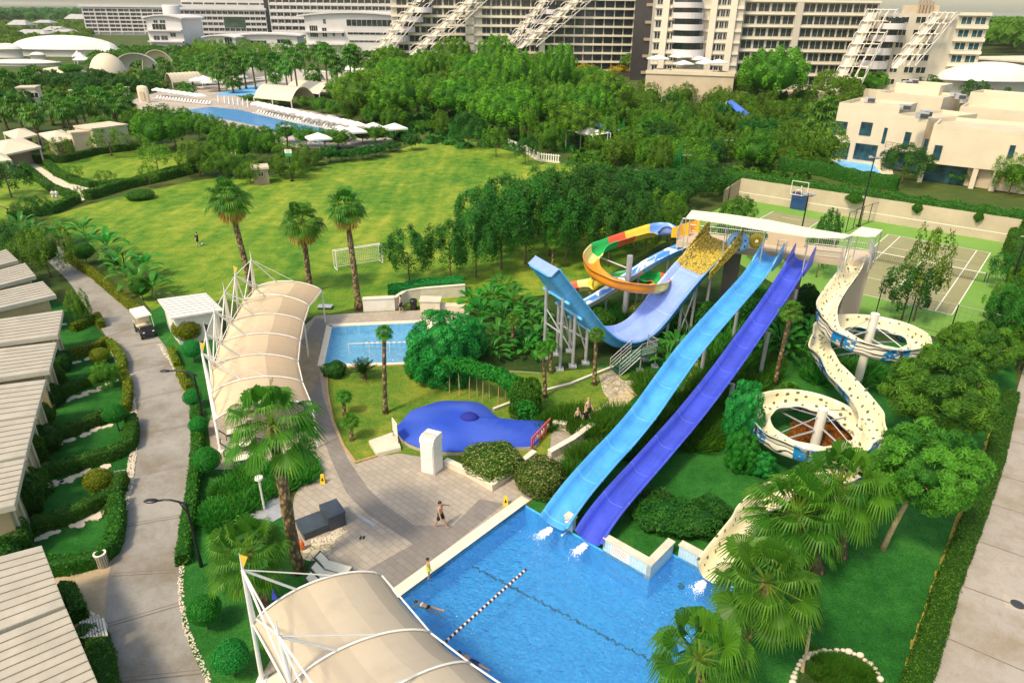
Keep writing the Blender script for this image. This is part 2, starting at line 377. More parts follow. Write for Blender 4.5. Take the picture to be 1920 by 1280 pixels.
def flumemat(name,c,dirt,rough=.14,spot=None,flame=None,cells=None,seam=1.5,patches=None,mott=.25):
 m,nt,ns,lk=newmat(name)
 at=N(nt,'ShaderNodeAttribute',attribute_name='uvw');uv=at.outputs['Vector']
 n=noise(nt,coords(nt),.7,5,.65)
 col=ramp(nt,n,[(.3,tuple(x*(1-mott)for x in c)),(.68,tuple(min(1,x*(1+mott*.5))for x in c))]).outputs[0]
 st=nt.nodes.new('ShaderNodeMapping');st.inputs['Scale'].default_value=(.25,7,1);lk.new(uv,st.inputs[0])
 n2=noise(nt,st.outputs[0],1.0,4,.6)
 col=mixc(nt,ramp(nt,n2,[(.52,(0,0,0)),(.75,(.35,.35,.35))]).outputs[0],col,dirt)
 sx=nt.nodes.new('ShaderNodeSeparateXYZ');lk.new(uv,sx.inputs[0])
 def mth(op,a,b=None,c_=None):
  k=nt.nodes.new('ShaderNodeMath');k.operation=op
  for i,v in enumerate((a,b,c_)):
   if v is None:continue
   if isinstance(v,(int,float)):k.inputs[i].default_value=v
   else:lk.new(v,k.inputs[i])
  return k.outputs[0]
 if spot:
  mp=nt.nodes.new('ShaderNodeMapping');mp.inputs['Scale'].default_value=(1.55,1.55,0);lk.new(uv,mp.inputs[0])
  vo=nt.nodes.new('ShaderNodeTexVoronoi');vo.voronoi_dimensions='2D';vo.inputs['Scale'].default_value=1;vo.inputs['Randomness'].default_value=.75;lk.new(mp.outputs[0],vo.inputs['Vector'])
  vc=nt.nodes.new('ShaderNodeSeparateColor');lk.new(vo.outputs['Color'],vc.inputs[0])
  rad=mth('MULTIPLY_ADD',vc.outputs[0],.11,.09)
  col=mixc(nt,mth('LESS_THAN',vo.outputs['Distance'],rad),col,spot)
 if flame:
  mp=nt.nodes.new('ShaderNodeMapping');mp.inputs['Scale'].default_value=(.75,1.15,0);lk.new(uv,mp.inputs[0])
  w=nt.nodes.new('ShaderNodeTexWave');w.bands_direction='Y';w.inputs['Scale'].default_value=.9;w.inputs['Distortion'].default_value=7;w.inputs['Detail'].default_value=.6;w.inputs['Detail Scale'].default_value=1.5
  lk.new(mp.outputs[0],w.inputs['Vector'])
  col=mixc(nt,ramp(nt,w.outputs['Fac'],[(.10,(1,1,1)),(.30,(0,0,0))]).outputs[0],col,(.04,.035,.035))
  nb=noise(nt,mp.outputs[0],1.6,1,.4,2.0)
  wrap=mth('PINGPONG',sx.outputs[0],1.6)
  bl=mth('MULTIPLY',mth('LESS_THAN',wrap,.8),mth('GREATER_THAN',nb,.44))
  col=mixc(nt,bl,col,flame)
 if cells:
  mp=nt.nodes.new('ShaderNodeMapping');mp.inputs['Scale'].default_value=(2.7,3.0,0);lk.new(uv,mp.inputs[0])
  vo=nt.nodes.new('ShaderNodeTexVoronoi');vo.feature='DISTANCE_TO_EDGE';vo.inputs['Scale'].default_value=1.2;lk.new(mp.outputs[0],vo.inputs['Vector'])
  col=mixc(nt,ramp(nt,vo.outputs['Distance'],[(.02,(1,1,1)),(.09,(0,0,0))]).outputs[0],col,cells)
 if patches:
  mp=nt.nodes.new('ShaderNodeMapping');mp.inputs['Scale'].default_value=(.9,.9,0);lk.new(uv,mp.inputs[0])
  nb=noise(nt,mp.outputs[0],1.1,0,.3,1.6)
  col=mixc(nt,ramp(nt,nb,[(.53,(0,0,0)),(.56,(1,1,1))]).outputs[0],col,patches)
 if seam:
  fr=mth('FRACT',mth('DIVIDE',sx.outputs[0],seam))
  col=mixc(nt,mth('MULTIPLY',mth('LESS_THAN',fr,.05/seam),.45),col,tuple(min(1,x*1.6+.12)for x in c))
 finish(nt,col,rough,spec=.6);return m
M['fl_light']=flumemat('light_blue_fibreglass',(.075,.36,.80),(.20,.46,.76),seam=3.2)
M['fl_lightout']=flumemat('light_blue_fibreglass_outside',(.10,.40,.80),(.2,.45,.75),.35)
M['fl_purple']=flumemat('violet_blue_fibreglass',(.055,.085,.60),(.12,.16,.62),seam=3.0)
M['fl_purpleout']=flumemat('violet_blue_fibreglass_outside',(.05,.08,.55),(.1,.15,.6),.35)
M['fl_white']=flumemat('cream_spotted_fibreglass',(.82,.75,.52),(.80,.65,.30),spot=(.13,.13,.08),mott=.14,seam=3.0)
M['fl_flame']=flumemat('flame_painted_fibreglass',(.80,.74,.62),(.72,.64,.48),.35,flame=(.01,.20,.48),mott=.08,seam=0)
M['fl_half']=flumemat('periwinkle_fibreglass',(.26,.38,.90),(.42,.52,.92),mott=.15,seam=4)
M['fl_halfout']=flumemat('sky_blue_fibreglass',(.10,.42,.86),(.16,.46,.84),.35,mott=.15,seam=1.2)
M['fl_rock']=flumemat('rock_painted_fibreglass',(.52,.38,.04),(.40,.30,.05),.45,cells=(.06,.045,.01),seam=0)
M['fl_wave']=flumemat('wave_painted_fibreglass',(.05,.24,.68),(.1,.35,.75),.3,patches=(.70,.76,.82),seam=2.6)
for k,c in(('red',(.72,.12,.04)),('yellow',(.82,.62,.06)),('green',(.02,.40,.08)),('orange',(.80,.28,.02)),('cream',(.80,.66,.24)),('blue',(.16,.34,.82))):
 M['fl_'+k]=flumemat('%s_fibreglass'%k,c,tuple(x*.8+.03 for x in c),.28,mott=.14,seam=0)
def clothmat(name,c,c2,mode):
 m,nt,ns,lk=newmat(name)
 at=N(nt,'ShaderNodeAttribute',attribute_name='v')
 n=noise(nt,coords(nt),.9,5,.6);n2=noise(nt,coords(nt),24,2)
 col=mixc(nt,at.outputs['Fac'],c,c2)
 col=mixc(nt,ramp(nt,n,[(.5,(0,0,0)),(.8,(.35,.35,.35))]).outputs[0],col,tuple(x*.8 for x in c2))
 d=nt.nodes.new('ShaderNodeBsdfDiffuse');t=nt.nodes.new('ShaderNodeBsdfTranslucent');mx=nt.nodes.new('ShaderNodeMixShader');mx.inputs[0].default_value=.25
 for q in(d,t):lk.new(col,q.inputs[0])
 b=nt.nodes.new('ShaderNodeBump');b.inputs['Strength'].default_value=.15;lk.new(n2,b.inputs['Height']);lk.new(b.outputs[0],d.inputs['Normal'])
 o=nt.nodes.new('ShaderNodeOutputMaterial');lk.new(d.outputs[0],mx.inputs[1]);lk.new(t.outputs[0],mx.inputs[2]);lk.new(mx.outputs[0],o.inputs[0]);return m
M['awning']=clothmat('peach_awning_cloth',(.80,.64,.44),(.56,.43,.30),0)
M['awning2']=clothmat('beige_awning_cloth',(.66,.55,.41),(.46,.385,.30),0)
M['bluemat']=clothmat('blue_cover_mesh',(.03,.085,.58),(.09,.17,.74),0)
M['court']=grassmat('green_court_surface',[(.3,(.12,.26,.035)),(.5,(.165,.32,.06)),(.7,(.23,.36,.10))],.12,bump=.02,fine=.12)
M['courtin']=grassmat('olive_court_surface',[(.3,(.21,.21,.10)),(.5,(.28,.27,.14)),(.7,(.36,.33,.20))],.2,bump=.02,fine=.12)
M['line']=plain('court_line',(.80,.76,.66),.7,.05,3)
M['dome']=plain('white_dome',(.78,.72,.62),.6,.04,.2)
M['lf_bright']=leafmat('bright_green_leaves',(.014,.07,.009),(.09,.25,.022),.34)
M['lf_wood']=leafmat('pine_green_leaves',(.022,.09,.012),(.13,.32,.032),.34)
M['lf_dark']=leafmat('dark_green_leaves',(.006,.045,.010),(.03,.15,.026),.28)
M['lf_olive']=leafmat('olive_green_leaves',(.024,.08,.009),(.10,.235,.025),.34)
M['lf_yellow']=leafmat('yellow_green_leaves',(.03,.09,.010),(.11,.24,.028),.35)
M['lf_hedge']=leafmat('hedge_leaves',(.008,.05,.008),(.06,.19,.018),.28)
M['lf_hedgey']=leafmat('golden_hedge_leaves',(.03,.08,.008),(.24,.28,.02),.3)
M['lf_emerald']=leafmat('emerald_leaves',(.006,.10,.022),(.02,.30,.06),.3)
M['lf_needle']=leafmat('pine_needles',(.012,.08,.018),(.095,.29,.045),.3)
M['lf_palm']=leafmat('fan_palm_leaves',(.010,.075,.012),(.065,.22,.025),.3,dry=(.38,.32,.06),rough=.4)
M['lf_palmfar']=leafmat('far_palm_leaves',(.012,.07,.012),(.06,.19,.025),.25,dry=(.2,.2,.05),rough=.45)
M['lf_dry']=leafmat('dry_palm_skirt',(.10,.065,.025),(.36,.27,.10),.2)
M['lf_paddle']=leafmat('banana_leaves',(.008,.085,.018),(.05,.24,.045),.3,dry=(.3,.3,.05),rough=.35)
M['lf_copper']=leafmat('copper_leaves',(.08,.03,.008),(.30,.11,.02),.3)
M['lf_cycas']=leafmat('sago_leaves',(.004,.025,.010),(.012,.07,.02),.15)
M['lf_flower']=leafmat('shrub_with_buds',(.010,.045,.008),(.07,.16,.02),.25,dry=(.42,.36,.16))
M['lf_autumn']=leafmat('autumn_leaves',(.16,.16,.02),(.42,.30,.04),.3)
M['bark']=plain('bark',(.15,.10,.06),.9,.3,6)
M['palebark']=plain('pale_bark',(.42,.33,.17),.9,.2,5)
def palmbark(name,a,b):
 m,nt,ns,lk=newmat(name)
 w=nt.nodes.new('ShaderNodeTexVoronoi');w.inputs['Scale'].default_value=1
 lk.new(coords(nt,sc=(5,5,3.2)),w.inputs['Vector'])
 finish(nt,ramp(nt,w.outputs['Distance'],[(.15,b),(.6,a)]).outputs[0],.9,w.outputs['Distance'],.8,bd=.15);return m
M['palmbark']=palmbark('palm_trunk',(.10,.065,.03),(.36,.26,.12))
# foliage meshes
def npmesh(name,verts,faces_n,k,mat,v,extra=None,core=None):
 """verts: (n*k,3) array, every k verts one face; core = (verts, faces) with the same material"""
 me=bpy.data.meshes.new(name)
 n=faces_n;nv=len(verts)
 cv,cf=core if core else(np.zeros((0,3)),[])
 me.vertices.add(nv+len(cv));me.vertices.foreach_set('co',np.concatenate([verts,cv]).astype(np.float32).ravel())
 lt=[k]*n+[len(f)for f in cf]
 ls=np.concatenate([[0],np.cumsum(lt)[:-1]]).astype(np.int32)
 vi=np.concatenate([np.arange(n*k),np.array([i+nv for f in cf for i in f],dtype=np.int64)])if cf else np.arange(n*k)
 me.loops.add(len(vi));me.loops.foreach_set('vertex_index',vi.astype(np.int32))
 me.polygons.add(len(lt));me.polygons.foreach_set('loop_start',ls)
 me.materials.append(mat)
 at=me.attributes.new('v','FLOAT','FACE')
 at.data.foreach_set('value',np.concatenate([v,np.full(len(cf),.12)]).astype(np.float32))
 me.update(calc_edges=True);me.validate();return me
def unit(a):return a/np.maximum(1e-9,np.linalg.norm(a,axis=1,keepdims=True))
def leafquads(c,nrm,L,W,rs,jit=.6):
 n=len(c);nn=unit(nrm+rs.normal(0,jit,(n,3)))
 t=unit(np.cross(nn,rs.normal(0,1,(n,3))));b=np.cross(nn,t)
 L=(L*rs.uniform(.65,1.3,n))[:,None];W=(W*rs.uniform(.7,1.2,n))[:,None]
 return np.stack([c-t*L,c+b*W-t*L*.1,c+t*L,c-b*W-t*L*.1],1).reshape(-1,3)
def blob(rx,ry,rz,c,seed,n=14,k=9,amp=.12,zmin=None):
 rs=np.random.RandomState(seed);vs=[];ph=rs.uniform(0,6,6)
 for i in range(k+1):
  for j in range(n):
   th=pi*i/k;f=2*pi*j/n
   s=1+amp*(sin(3*f+ph[0]+2*th)+sin(5*f+ph[1])*sin(4*th+ph[2]))*.6
   z=cos(th)*rz*s
   if zmin is not None:z=max(z,zmin)
   vs.append((c[0]+rx*s*sin(th)*cos(f),c[1]+ry*s*sin(th)*sin(f),c[2]+z))
 fs=[(i*n+j,(i+1)*n+j,(i+1)*n+(j+1)%n,i*n+(j+1)%n)for i in range(k)for j in range(n)]
 return np.array(vs),fs
def crown(name,mat,seed,clumps,per,leaf,ell=(1,1,.8),zc=0.0,rc=.3,low=-.35,core=.72,jit=.38,asp=.45,shell=(.62,.9),up=.3,zs=.42):
 rs=np.random.RandomState(seed);C=[];Nn=[];v=[]
 ell=np.array(ell)
 for i in range(clumps):
  z=1-(1-low)*(i+.5)/clumps;f=i*2.39996+rs.uniform(-.4,.4);z=min(1,max(-1,z+rs.uniform(-.08,.08)))
  d=np.array([sqrt(max(0,1-z*z))*cos(f),sqrt(max(0,1-z*z))*sin(f),z])
  cc=d*ell*rs.uniform(*shell);r=rc*rs.uniform(.7,1.3);tone=rs.uniform(0,1)
  n=unit(rs.normal(0,1,(per,3))+d*.9+np.array([0,0,up]))
  C.append(cc+n*r*rs.uniform(.6,1.05,(per,1))*np.array([1,1,.85]));Nn.append(n)
  v.append(np.clip(-.05+.6*tone+rs.uniform(0,.45,per),0,1))
 C=np.concatenate(C);Nn=np.concatenate(Nn);v=np.concatenate(v);C[:,2]+=zc
 vs=leafquads(C,Nn,leaf,leaf*asp,rs,jit);rp=np.repeat(C,4,0);vs[:,2]=rp[:,2]+(vs[:,2]-rp[:,2])*zs
 co=blob(ell[0]*core,ell[1]*core,ell[2]*core,(0,0,zc),seed)if core else None
 return npmesh(name,vs,len(C),4,mat,v,core=co)
def bushmesh(name,mat,seed,n,leaf,ell=(1,1,1),zc=0.0,jit=.5,flat=None,amp=.06,asp=.45,flower=0.0):
 rs=np.random.RandomState(seed);d=unit(rs.normal(0,1,(n,3)));ell=np.array(ell);ph=rs.uniform(0,6,3)
 s=1+amp*(np.sin(d[:,0]*5+ph[0])+np.sin(d[:,1]*6+ph[1])+np.sin(d[:,2]*5+ph[2]))/1.5
 P=d*ell*(s*rs.uniform(.93,1.03,n))[:,None]
 if flat is not None:P[:,2]=np.minimum(P[:,2],flat+rs.normal(0,.02,n))
 P[:,2]+=zc;v=rs.uniform(0,.85,n)
 if flower:v[rs.uniform(0,1,n)<flower]=1.0
 vs=leafquads(P,d,leaf,leaf*asp,rs,jit)
 cv,cf=blob(ell[0]*.87,ell[1]*.87,ell[2]*.87,(0,0,0),seed,amp=.03)
 if flat is not None:cv[:,2]=np.minimum(cv[:,2],flat-.03)
 cv[:,2]+=zc
 return npmesh(name,vs,n,4,mat,v,core=(cv,cf))
def needlemesh(name,mat,seed,tufts,per,L,ell,rc):
 rs=np.random.RandomState(seed);P=[];T=[];v=[]
 ell=np.array(ell)
 for i in range(tufts):
  z=1-1.5*(i+.5)/tufts;f=i*2.39996+rs.uniform(-.5,.5)
  d=np.array([sqrt(max(0,1-z*z))*cos(f),sqrt(max(0,1-z*z))*sin(f),z])
  c=d*ell*rs.uniform(.55,.97)*(1+.16*sin(4*f+z*5)*sin(z*6+2*f))
  t=unit(rs.normal(0,.75,(per,3))+d*.8+np.array([0,0,.55]))
  P.append(np.repeat(c[None],per,0)+t*rs.uniform(0,.35,(per,1))*L);T.append(t);v.append(np.clip(rs.uniform(.1,.55)+rs.uniform(-.1,.4,per),0,.84))
 P=np.concatenate(P);T=np.concatenate(T);v=np.concatenate(v);n=len(P)
 b=unit(np.cross(T,rs.normal(0,1,(n,3))))*L*.07
 tip=P+T*L*rs.uniform(.7,1.2,(n,1))
 vs=np.stack([P-b,P+b,tip+b*.5,tip-b*.5],1).reshape(-1,3)
 return npmesh(name,vs,n,4,mat,v,core=blob(ell[0]*.62,ell[1]*.62,ell[2]*.6,(0,0,0),seed,amp=.2))
def fan_fronds(seed,nf,ns,pet,L,els,spread=1.95,droop=.45,wk=1.0,hub=(0,0,0),az0=0.0):
 """list of quads for fan-palm fronds: hub at the origin"""
 rs=np.random.RandomState(seed);Q=[];v=[]
 for i in range(nf):
  e=els[0]+(els[1]-els[0])*((i+.5)/nf)**.9+rs.uniform(-.12,.12);az=az0+i*2.39996+rs.uniform(-.25,.25)
  d=np.array([cos(az)*cos(e),sin(az)*cos(e),sin(e)]);side=np.array([-sin(az),cos(az),0.0])
  upv=np.cross(d,side)*-1;upv=np.cross(side,d)*-1 if False else np.cross(d,side)
  if upv[2]<0:upv=-upv
  pl=pet*rs.uniform(.8,1.2);tone=rs.uniform(.1,.6);roll=rs.uniform(-.35,.35)
  side=side*cos(roll)+upv*sin(roll);upv=np.cross(d,side);upv=upv if upv[2]>0 else-upv
  sag=-.10*pl*max(0,cos(e))
  end=np.array(hub)+d*pl+np.array([0,0,sag])
  w=pet*.035
  Q.append([np.array(hub)-side*w,np.array(hub)+side*w,end+side*w*.7,end-side*w*.7]);v.append(.9)
  bd=d*cos(.35)-np.array([0,0,1])*sin(.35)*max(0.1,cos(e));bd/=np.linalg.norm(bd)
  LL=L*rs.uniform(.85,1.12)
  da=spread/ns*2
  for j in range(ns):
   a=-spread+da*(j+.5)
   l=LL*(1-.28*(abs(a)/spread)**2)*rs.uniform(.93,1.05)
   sd=bd*cos(a)+side*sin(a)+upv*(.16*abs(sin(a)))
   pr=np.cross(sd,upv);pr/=max(1e-6,np.linalg.norm(pr))
   b0=end;mid=end+sd*l*.58-np.array([0,0,1])*l*.05*droop
   tip=end+sd*l*.9-np.array([0,0,1])*l*droop*rs.uniform(.7,1.3)*(1 if e>-.2 else .5)
   wm=l*.58*math.tan(da/2)*.98*wk
   vv=min(.84,max(0,tone+(.13 if j%2 else-.08)+rs.uniform(-.08,.08)))
   Q.append([b0,b0,mid+pr*wm,mid-pr*wm]);v.append(vv)
   Q.append([mid-pr*wm*.92,mid+pr*wm*.92,tip+pr*wm*.12,tip-pr*wm*.12]);v.append(min(1,vv+.08+(.12 if rs.uniform()<.25 else 0)))
 return Q,v
def qmesh(name,Q,v,mat):
 a=np.array(Q).reshape(-1,3)
 me=bpy.data.meshes.new(name)
 me.from_pydata(a.tolist(),[],[(4*i,4*i+1,4*i+2,4*i+3)for i in range(len(Q))])
 me.materials.append(mat);at=me.attributes.new('v','FLOAT','FACE');at.data.foreach_set('value',np.array(v,dtype=np.float32));me.update();return me
def paddle_mesh(name,mat,seed,n,L,W,stem,els):
 rs=np.random.RandomState(seed);Q=[];v=[]
 for i in range(n):
  az=i*2.39996+rs.uniform(-.4,.4);e=els[0]+(els[1]-els[0])*(i+.5)/n+rs.uniform(-.1,.1)
  l=L*rs.uniform(.75,1.2);w=W*rs.uniform(.8,1.2);tone=rs.uniform(.1,.7)
  side=np.array([-sin(az),cos(az),0]);p=np.array([0,0,0.0]);K=7;pts=[]
  for k in range(K+1):
   t=k/K;ee=e-t*t*(1.1+.4*rs.uniform())
   if k:p=p+np.array([cos(az)*cos(ee),sin(az)*cos(ee),sin(ee)])*(stem+l)/K
   ts=stem/(stem+l)
   ww=.035*l*.5 if t<ts else w*max(.02,sin(pi*min(1,(t-ts)/(1-ts)*.93+.07))**.6)
   pts.append((p.copy(),ww))
  for(p0,w0),(p1,w1)in zip(pts,pts[1:]):
   z=np.array([0,0,1.0])
   for s in(-1,1):
    Q.append([p0,p1,p1+side*s*w1+z*w1*.35,p0+side*s*w0+z*w0*.35]);v.append(min(.84,tone+(.12 if s>0 else 0)+rs.uniform(-.05,.05)))
 return qmesh(name,Q,v,mat)
def grassy(name,mat,seed,n,L,W,rad,lean=.6,zc=0.0):
 rs=np.random.RandomState(seed);az=rs.uniform(0,6.283,n);r=rad*np.sqrt(rs.uniform(0,1,n))
 base=np.stack([r*np.cos(az),r*np.sin(az),np.full(n,zc)],1)
 d=unit(np.stack([np.cos(az)*lean,np.sin(az)*lean,np.ones(n)],1)+rs.normal(0,.3,(n,3)))
 s=unit(np.cross(d,rs.normal(0,1,(n,3))))*W;l=(L*rs.uniform(.6,1.2,n))[:,None]
 tip=base+d*l;
 vs=np.stack([base-s,base+s,tip+s*.3-np.array([0,0,.08])*l,tip-s*.3-np.array([0,0,.08])*l],1).reshape(-1,3)
 return npmesh(name,vs,n,4,mat,rs.uniform(0,.85,n))
def trunk_mesh(name,h,r0,r1,mat,seed,limbs=5,spread=.5,lh=.55,lean=0.0,n=7,top=None):
 rs=random.Random(seed);mb=MB();pts=[];rr=[]
 lx,ly=lean,lean*.4
 for i in range(6):
  t=i/5;pts.append((lx*t*t+rs.uniform(-.03,.03)*h*.3,ly*t+rs.uniform(-.03,.03)*h*.3,h*t));rr.append(r0+(r1-r0)*t+(r0*.4 if i==0 else 0))
 mb.tube(pts,rr,n)
 for i in range(limbs):
  a=i*2.4+rs.uniform(-.4,.4);b=pts[3+i%3];L=spread*rs.uniform(.7,1.1)
  e=(b[0]+cos(a)*L,b[1]+sin(a)*L,b[2]+lh*rs.uniform(.6,1.1));m=tuple((b[k]+e[k])/2+(0,0,-.06*L)[k]for k in range(3))
  mb.tube([b,m,e],[r1*.7,r1*.5,r1*.2],5)
 return mb.mesh(name,mat,True)
CR_={};TRK={}
def lib(kind,meshes):CR_[kind]=meshes
lib('pine_far',[crown('umbrella_crown',M['lf_wood'],100+i,70,90,.042,(1,1,.36),.66,.145,-.5,.74,up=.45,shell=(.84,.98),jit=.26,asp=.6)for i in range(4)])
lib('round_far',[crown('round_crown',M['lf_bright'],120+i,40,55,.075,(1,1,.40),.60,.22,-.6,.68,shell=(.7,.95))for i in range(3)])
lib('dark_far',[crown('dark_crown',M['lf_dark'],140+i,34,55,.08,(1,1,.38),.60,.22,-.6,.66,shell=(.7,.95))for i in range(3)])
lib('olive_far',[crown('olive_crown',M['lf_olive'],160+i,38,55,.075,(1,1,.42),.56,.22,-.75,.62,shell=(.66,.98))for i in range(3)])
lib('yellow_far',[crown('yellow_crown',M['lf_yellow'],180+i,26,50,.085,(1,1,.42),.56,.27,-.7,.6)for i in range(2)])
lib('dark_near',[crown('drooping_crown',M['lf_dark'],200+i,30,200,.055,(1,1,.36),.62,.25,-.6,0,asp=.38,shell=(.7,1.0),up=.7)for i in range(3)])
lib('green_near',[crown('leafy_crown',M['lf_bright'],220+i,32,110,.055,(1,1,.40),.60,.21,-.6,.5,asp=.45,shell=(.68,1.0))for i in range(3)])
lib('olive_near',[crown('olive_near_crown',M['lf_olive'],230+i,34,110,.055,(1,1,.42),.56,.21,-.7,.5,asp=.4,shell=(.68,1.0))for i in range(2)])
lib('sparse',[crown('sparse_crown',M['lf_olive'],240+i,26,60,.07,(1,1,.36),.66,.22,-.7,0,asp=.4)for i in range(2)])
lib('sparse_dark',[crown('sparse_dark_crown',M['lf_dark'],250+i,28,90,.07,(1,1,.36),.62,.22,-.8,0,asp=.4)for i in range(2)])
lib('cone',[crown('conical_crown',M['lf_emerald'],260+i,40,50,.07,(1,1,.48),.5,.2,-.95,.6)for i in range(2)])
lib('autumn_far',[crown('autumn_crown',M['lf_autumn'],270+i,20,50,.09,(1,1,.4),.56,.27,-.7,.6)for i in range(1)])
for i in range(3):
 TRK['t%d'%i]=trunk_mesh('tree_trunk',.62,.035,.022,M['bark'],300+i,5,.45,.14)
for k,(a,b)in{'cone':(0,0)}.items():
 for me in CR_[k]:
  n=len(me.vertices);co=np.zeros(n*3,np.float32);me.vertices.foreach_get('co',co);co=co.reshape(-1,3)
  f=np.clip(1.25*(1-co[:,2]),.06,1.2);co[:,0]*=f;co[:,1]*=f;me.vertices.foreach_set('co',co.ravel());me.update()
ROOTS={}
TREES=[]
def tree(kind,base,h,r,label,group=None,name='tree',cat='tree',tr='t0',rz=None,trunk=True,vi=None):
 o=thing(name,label,cat,(base[0],base[1],base[2]if len(base)>2 else 0),R.uniform(0,6.28)if rz is None else rz,group)
 o.scale=(r,r,h)
 ms=CR_[kind];me=ms[R.randrange(len(ms))if vi is None else vi]
 link('crown',me,o)
 if trunk:link('trunk',TRK[R.choice(('t0','t1','t2'))],o)
 TREES.append((base[0],base[1],r));return o
def ptree(kind,bx,by,ty,wpx,label,group=None,**kw):
 b=G(bx,by);h=max(.4,TZ(b,ty));c=V((b.x,b.y,h*.6));r=wpx/2*ZC(c)/F
 return tree(kind,b,h,r,label,group,**kw)
PALM={}
def add_palm(kind,trunk,parts):PALM[kind]=(trunk,parts)
def palm_trunk(name,h,r0,r1,lean,seed,boots=False):
 mb=MB();pts=[(lean*(i/8)**1.6,.2*lean*sin(i*.7),h*i/8)for i in range(9)]
 mb.tube(pts,[r0*(1.45 if i==0 else 1)+(r1-r0)*i/8+(.015*(-1)**i)for i in range(9)],9)
 return mb.mesh(name,M['palmbark'],True),pts[-1]
Qg,vg={},{}
def palm_crown(key,seed,nf,ns,pet,L,els,mat,**kw):
 Q,v=fan_fronds(seed,nf,ns,pet,L,els,**kw);return qmesh(key,Q,v,mat)
NEARCROWN=[palm_crown('fan_palm_crown',400+i,(34,40,30)[i],25,1.25,1.12,(1.45,-.8),M['lf_palm'],droop=(.5,.42,.58)[i],spread=1.9)for i in range(3)]
TALLCROWN=[palm_crown('tall_palm_crown',420+i,38,20,1.0,1.05,(1.4,-.55),M['lf_palmfar'])for i in range(2)]
SKIRT=[palm_crown('palm_skirt',440+i,34,10,.85,.9,(-.55,-1.35),M['lf_dry'],droop=.7)for i in range(2)]
FARCROWN=[palm_crown('far_palm_crown',450+i,26,9,.9,1.15,(1.4,-.85),M['lf_palmfar'],wk=1.15)for i in range(3)]
SMALLCROWN=[palm_crown('small_palm_crown',460+i,30,14,.45,.55,(1.4,-.5),M['lf_palm'])for i in range(2)]
SMALLSKIRT=palm_crown('small_palm_skirt',470,24,8,.4,.5,(-.4,-1.3),M['lf_dry'],droop=.7)
def palm(base,top,crown_r,label,cat='palm tree',group=None,crown_me=None,skirt=None,r0=.26,r1=.2,name='fan_palm',z0=0):
 """base, top: world points of the foot and of the heart of the crown"""
 b=V(base);t=V(top);d=t-b
 o=thing(name,label,cat,b,0,group)
 mb=MB();K=9;pts=[]
 for i in range(K+1):
  s=i/K;q=V((d.x*s**1.3,d.y*s**1.3,d.z*s));pts.append(q)
 rr=[(r0*(1+.5*max(0,1-i*.9))+(r1-r0)*i/K)*(1+.06*(-1)**i)for i in range(K+1)]
 link('trunk',mb_tube_mesh(pts,rr),o)
 c=link('crown',crown_me or R.choice(NEARCROWN),o);c.location=d;kk=1.05 if 'small' in c.data.name else 2.15;c.scale=(crown_r/kk,)*3;c.rotation_euler=(R.uniform(-.1,.1),R.uniform(-.1,.1),R.uniform(0,6.28))
 if skirt is not None:
  k=link('dead_fronds',skirt,o);k.location=d;k.scale=(crown_r/kk*(.8 if kk<2 else 1.05),)*3;k.rotation_euler=(0,0,R.uniform(0,6))
 return o
def mb_tube_mesh(pts,rr,n=9):
 mb=MB();mb.tube(pts,rr,n);return mb.mesh('palm_trunk',M['palmbark'],True)
def hedge(name,pts,w,h,mat,label,cat='hedge',group=None,leaf=.085,dens=190,taper=.9,closed=False,top=.0,z=0.0,seed=None):
 rs=np.random.RandomState(seed if seed is not None else R.randrange(9999));P=resample([V((p[0],p[1],0))for p in pts],.7)
 K=len(P);ws=w if isinstance(w,(list,tuple))else None
 mb=MB();rings=[]
 for i in range(K):
  t=(P[min(i+1,K-1)]-P[max(i-1,0)]).normalized();s=V((-t.y,t.x,0));ww=w/2*(1+.06*sin(i*1.9));hh=h*(1+.05*sin(i*1.3+1))
  rings.append([P[i]-s*ww,P[i]-s*ww*taper+V((0,0,hh*.93)),P[i]-s*ww*taper*.8+V((0,0,hh)),P[i]+s*ww*taper*.8+V((0,0,hh)),P[i]+s*ww*taper+V((0,0,hh*.93)),P[i]+s*ww])
 vs=[q+V((0,0,z))for r in rings for q in r];fs=[(i*6+j,i*6+j+1,i*6+j+7,i*6+j+6)for i in range(K-1)for j in range(5)]
 fs+=[tuple(range(6)),tuple(range(6*K-1,6*K-7,-1))]
 A=np.array([tuple(q)for q in vs]);C=[];Nn=[]
 for f in fs:
  if len(f)==4:tris=((f[0],f[1],f[2]),(f[0],f[2],f[3]))
  else:tris=tuple((f[0],f[k],f[k+1])for k in range(1,len(f)-1))
  for a,b,c in tris:
   nr=np.cross(A[b]-A[a],A[c]-A[a]);ar=np.linalg.norm(nr)/2
   if ar<1e-6:continue
   n=rs.poisson(ar*dens)
   if not n:continue
   u=rs.uniform(0,1,(n,2));bad=u.sum(1)>1;u[bad]=1-u[bad]
   C.append(A[a]+u[:,:1]*(A[b]-A[a])+u[:,1:]*(A[c]-A[a]));Nn.append(np.repeat((nr/(2*ar))[None],n,0))
 C=np.concatenate(C);Nn=np.concatenate(Nn);ctr=A.mean(0)
 up=Nn.copy();C=C+rs.normal(0,.035,C.shape)
 me=npmesh(name,leafquads(C,up,leaf,leaf*.5,rs,.6),len(C),4,mat,rs.uniform(0,.85,len(C)),core=(A,fs))
 o=link(name,me);return tag(o,label,cat,group)
BUSH={}
def bushlib(k,*a,**kw):BUSH[k]=[bushmesh('%s_bush'%k,M[a[0]],500+i*7+len(BUSH)*31,*a[1:],**kw)for i in range(2)]
bushlib('ball','lf_emerald',4160,.065,(1,1,.95),amp=.03)
bushlib('golden','lf_hedgey',4160,.06,(1,1,.85),amp=.03)
bushlib('darkball','lf_hedge',3840,.065,(1,1,.95),amp=.04)
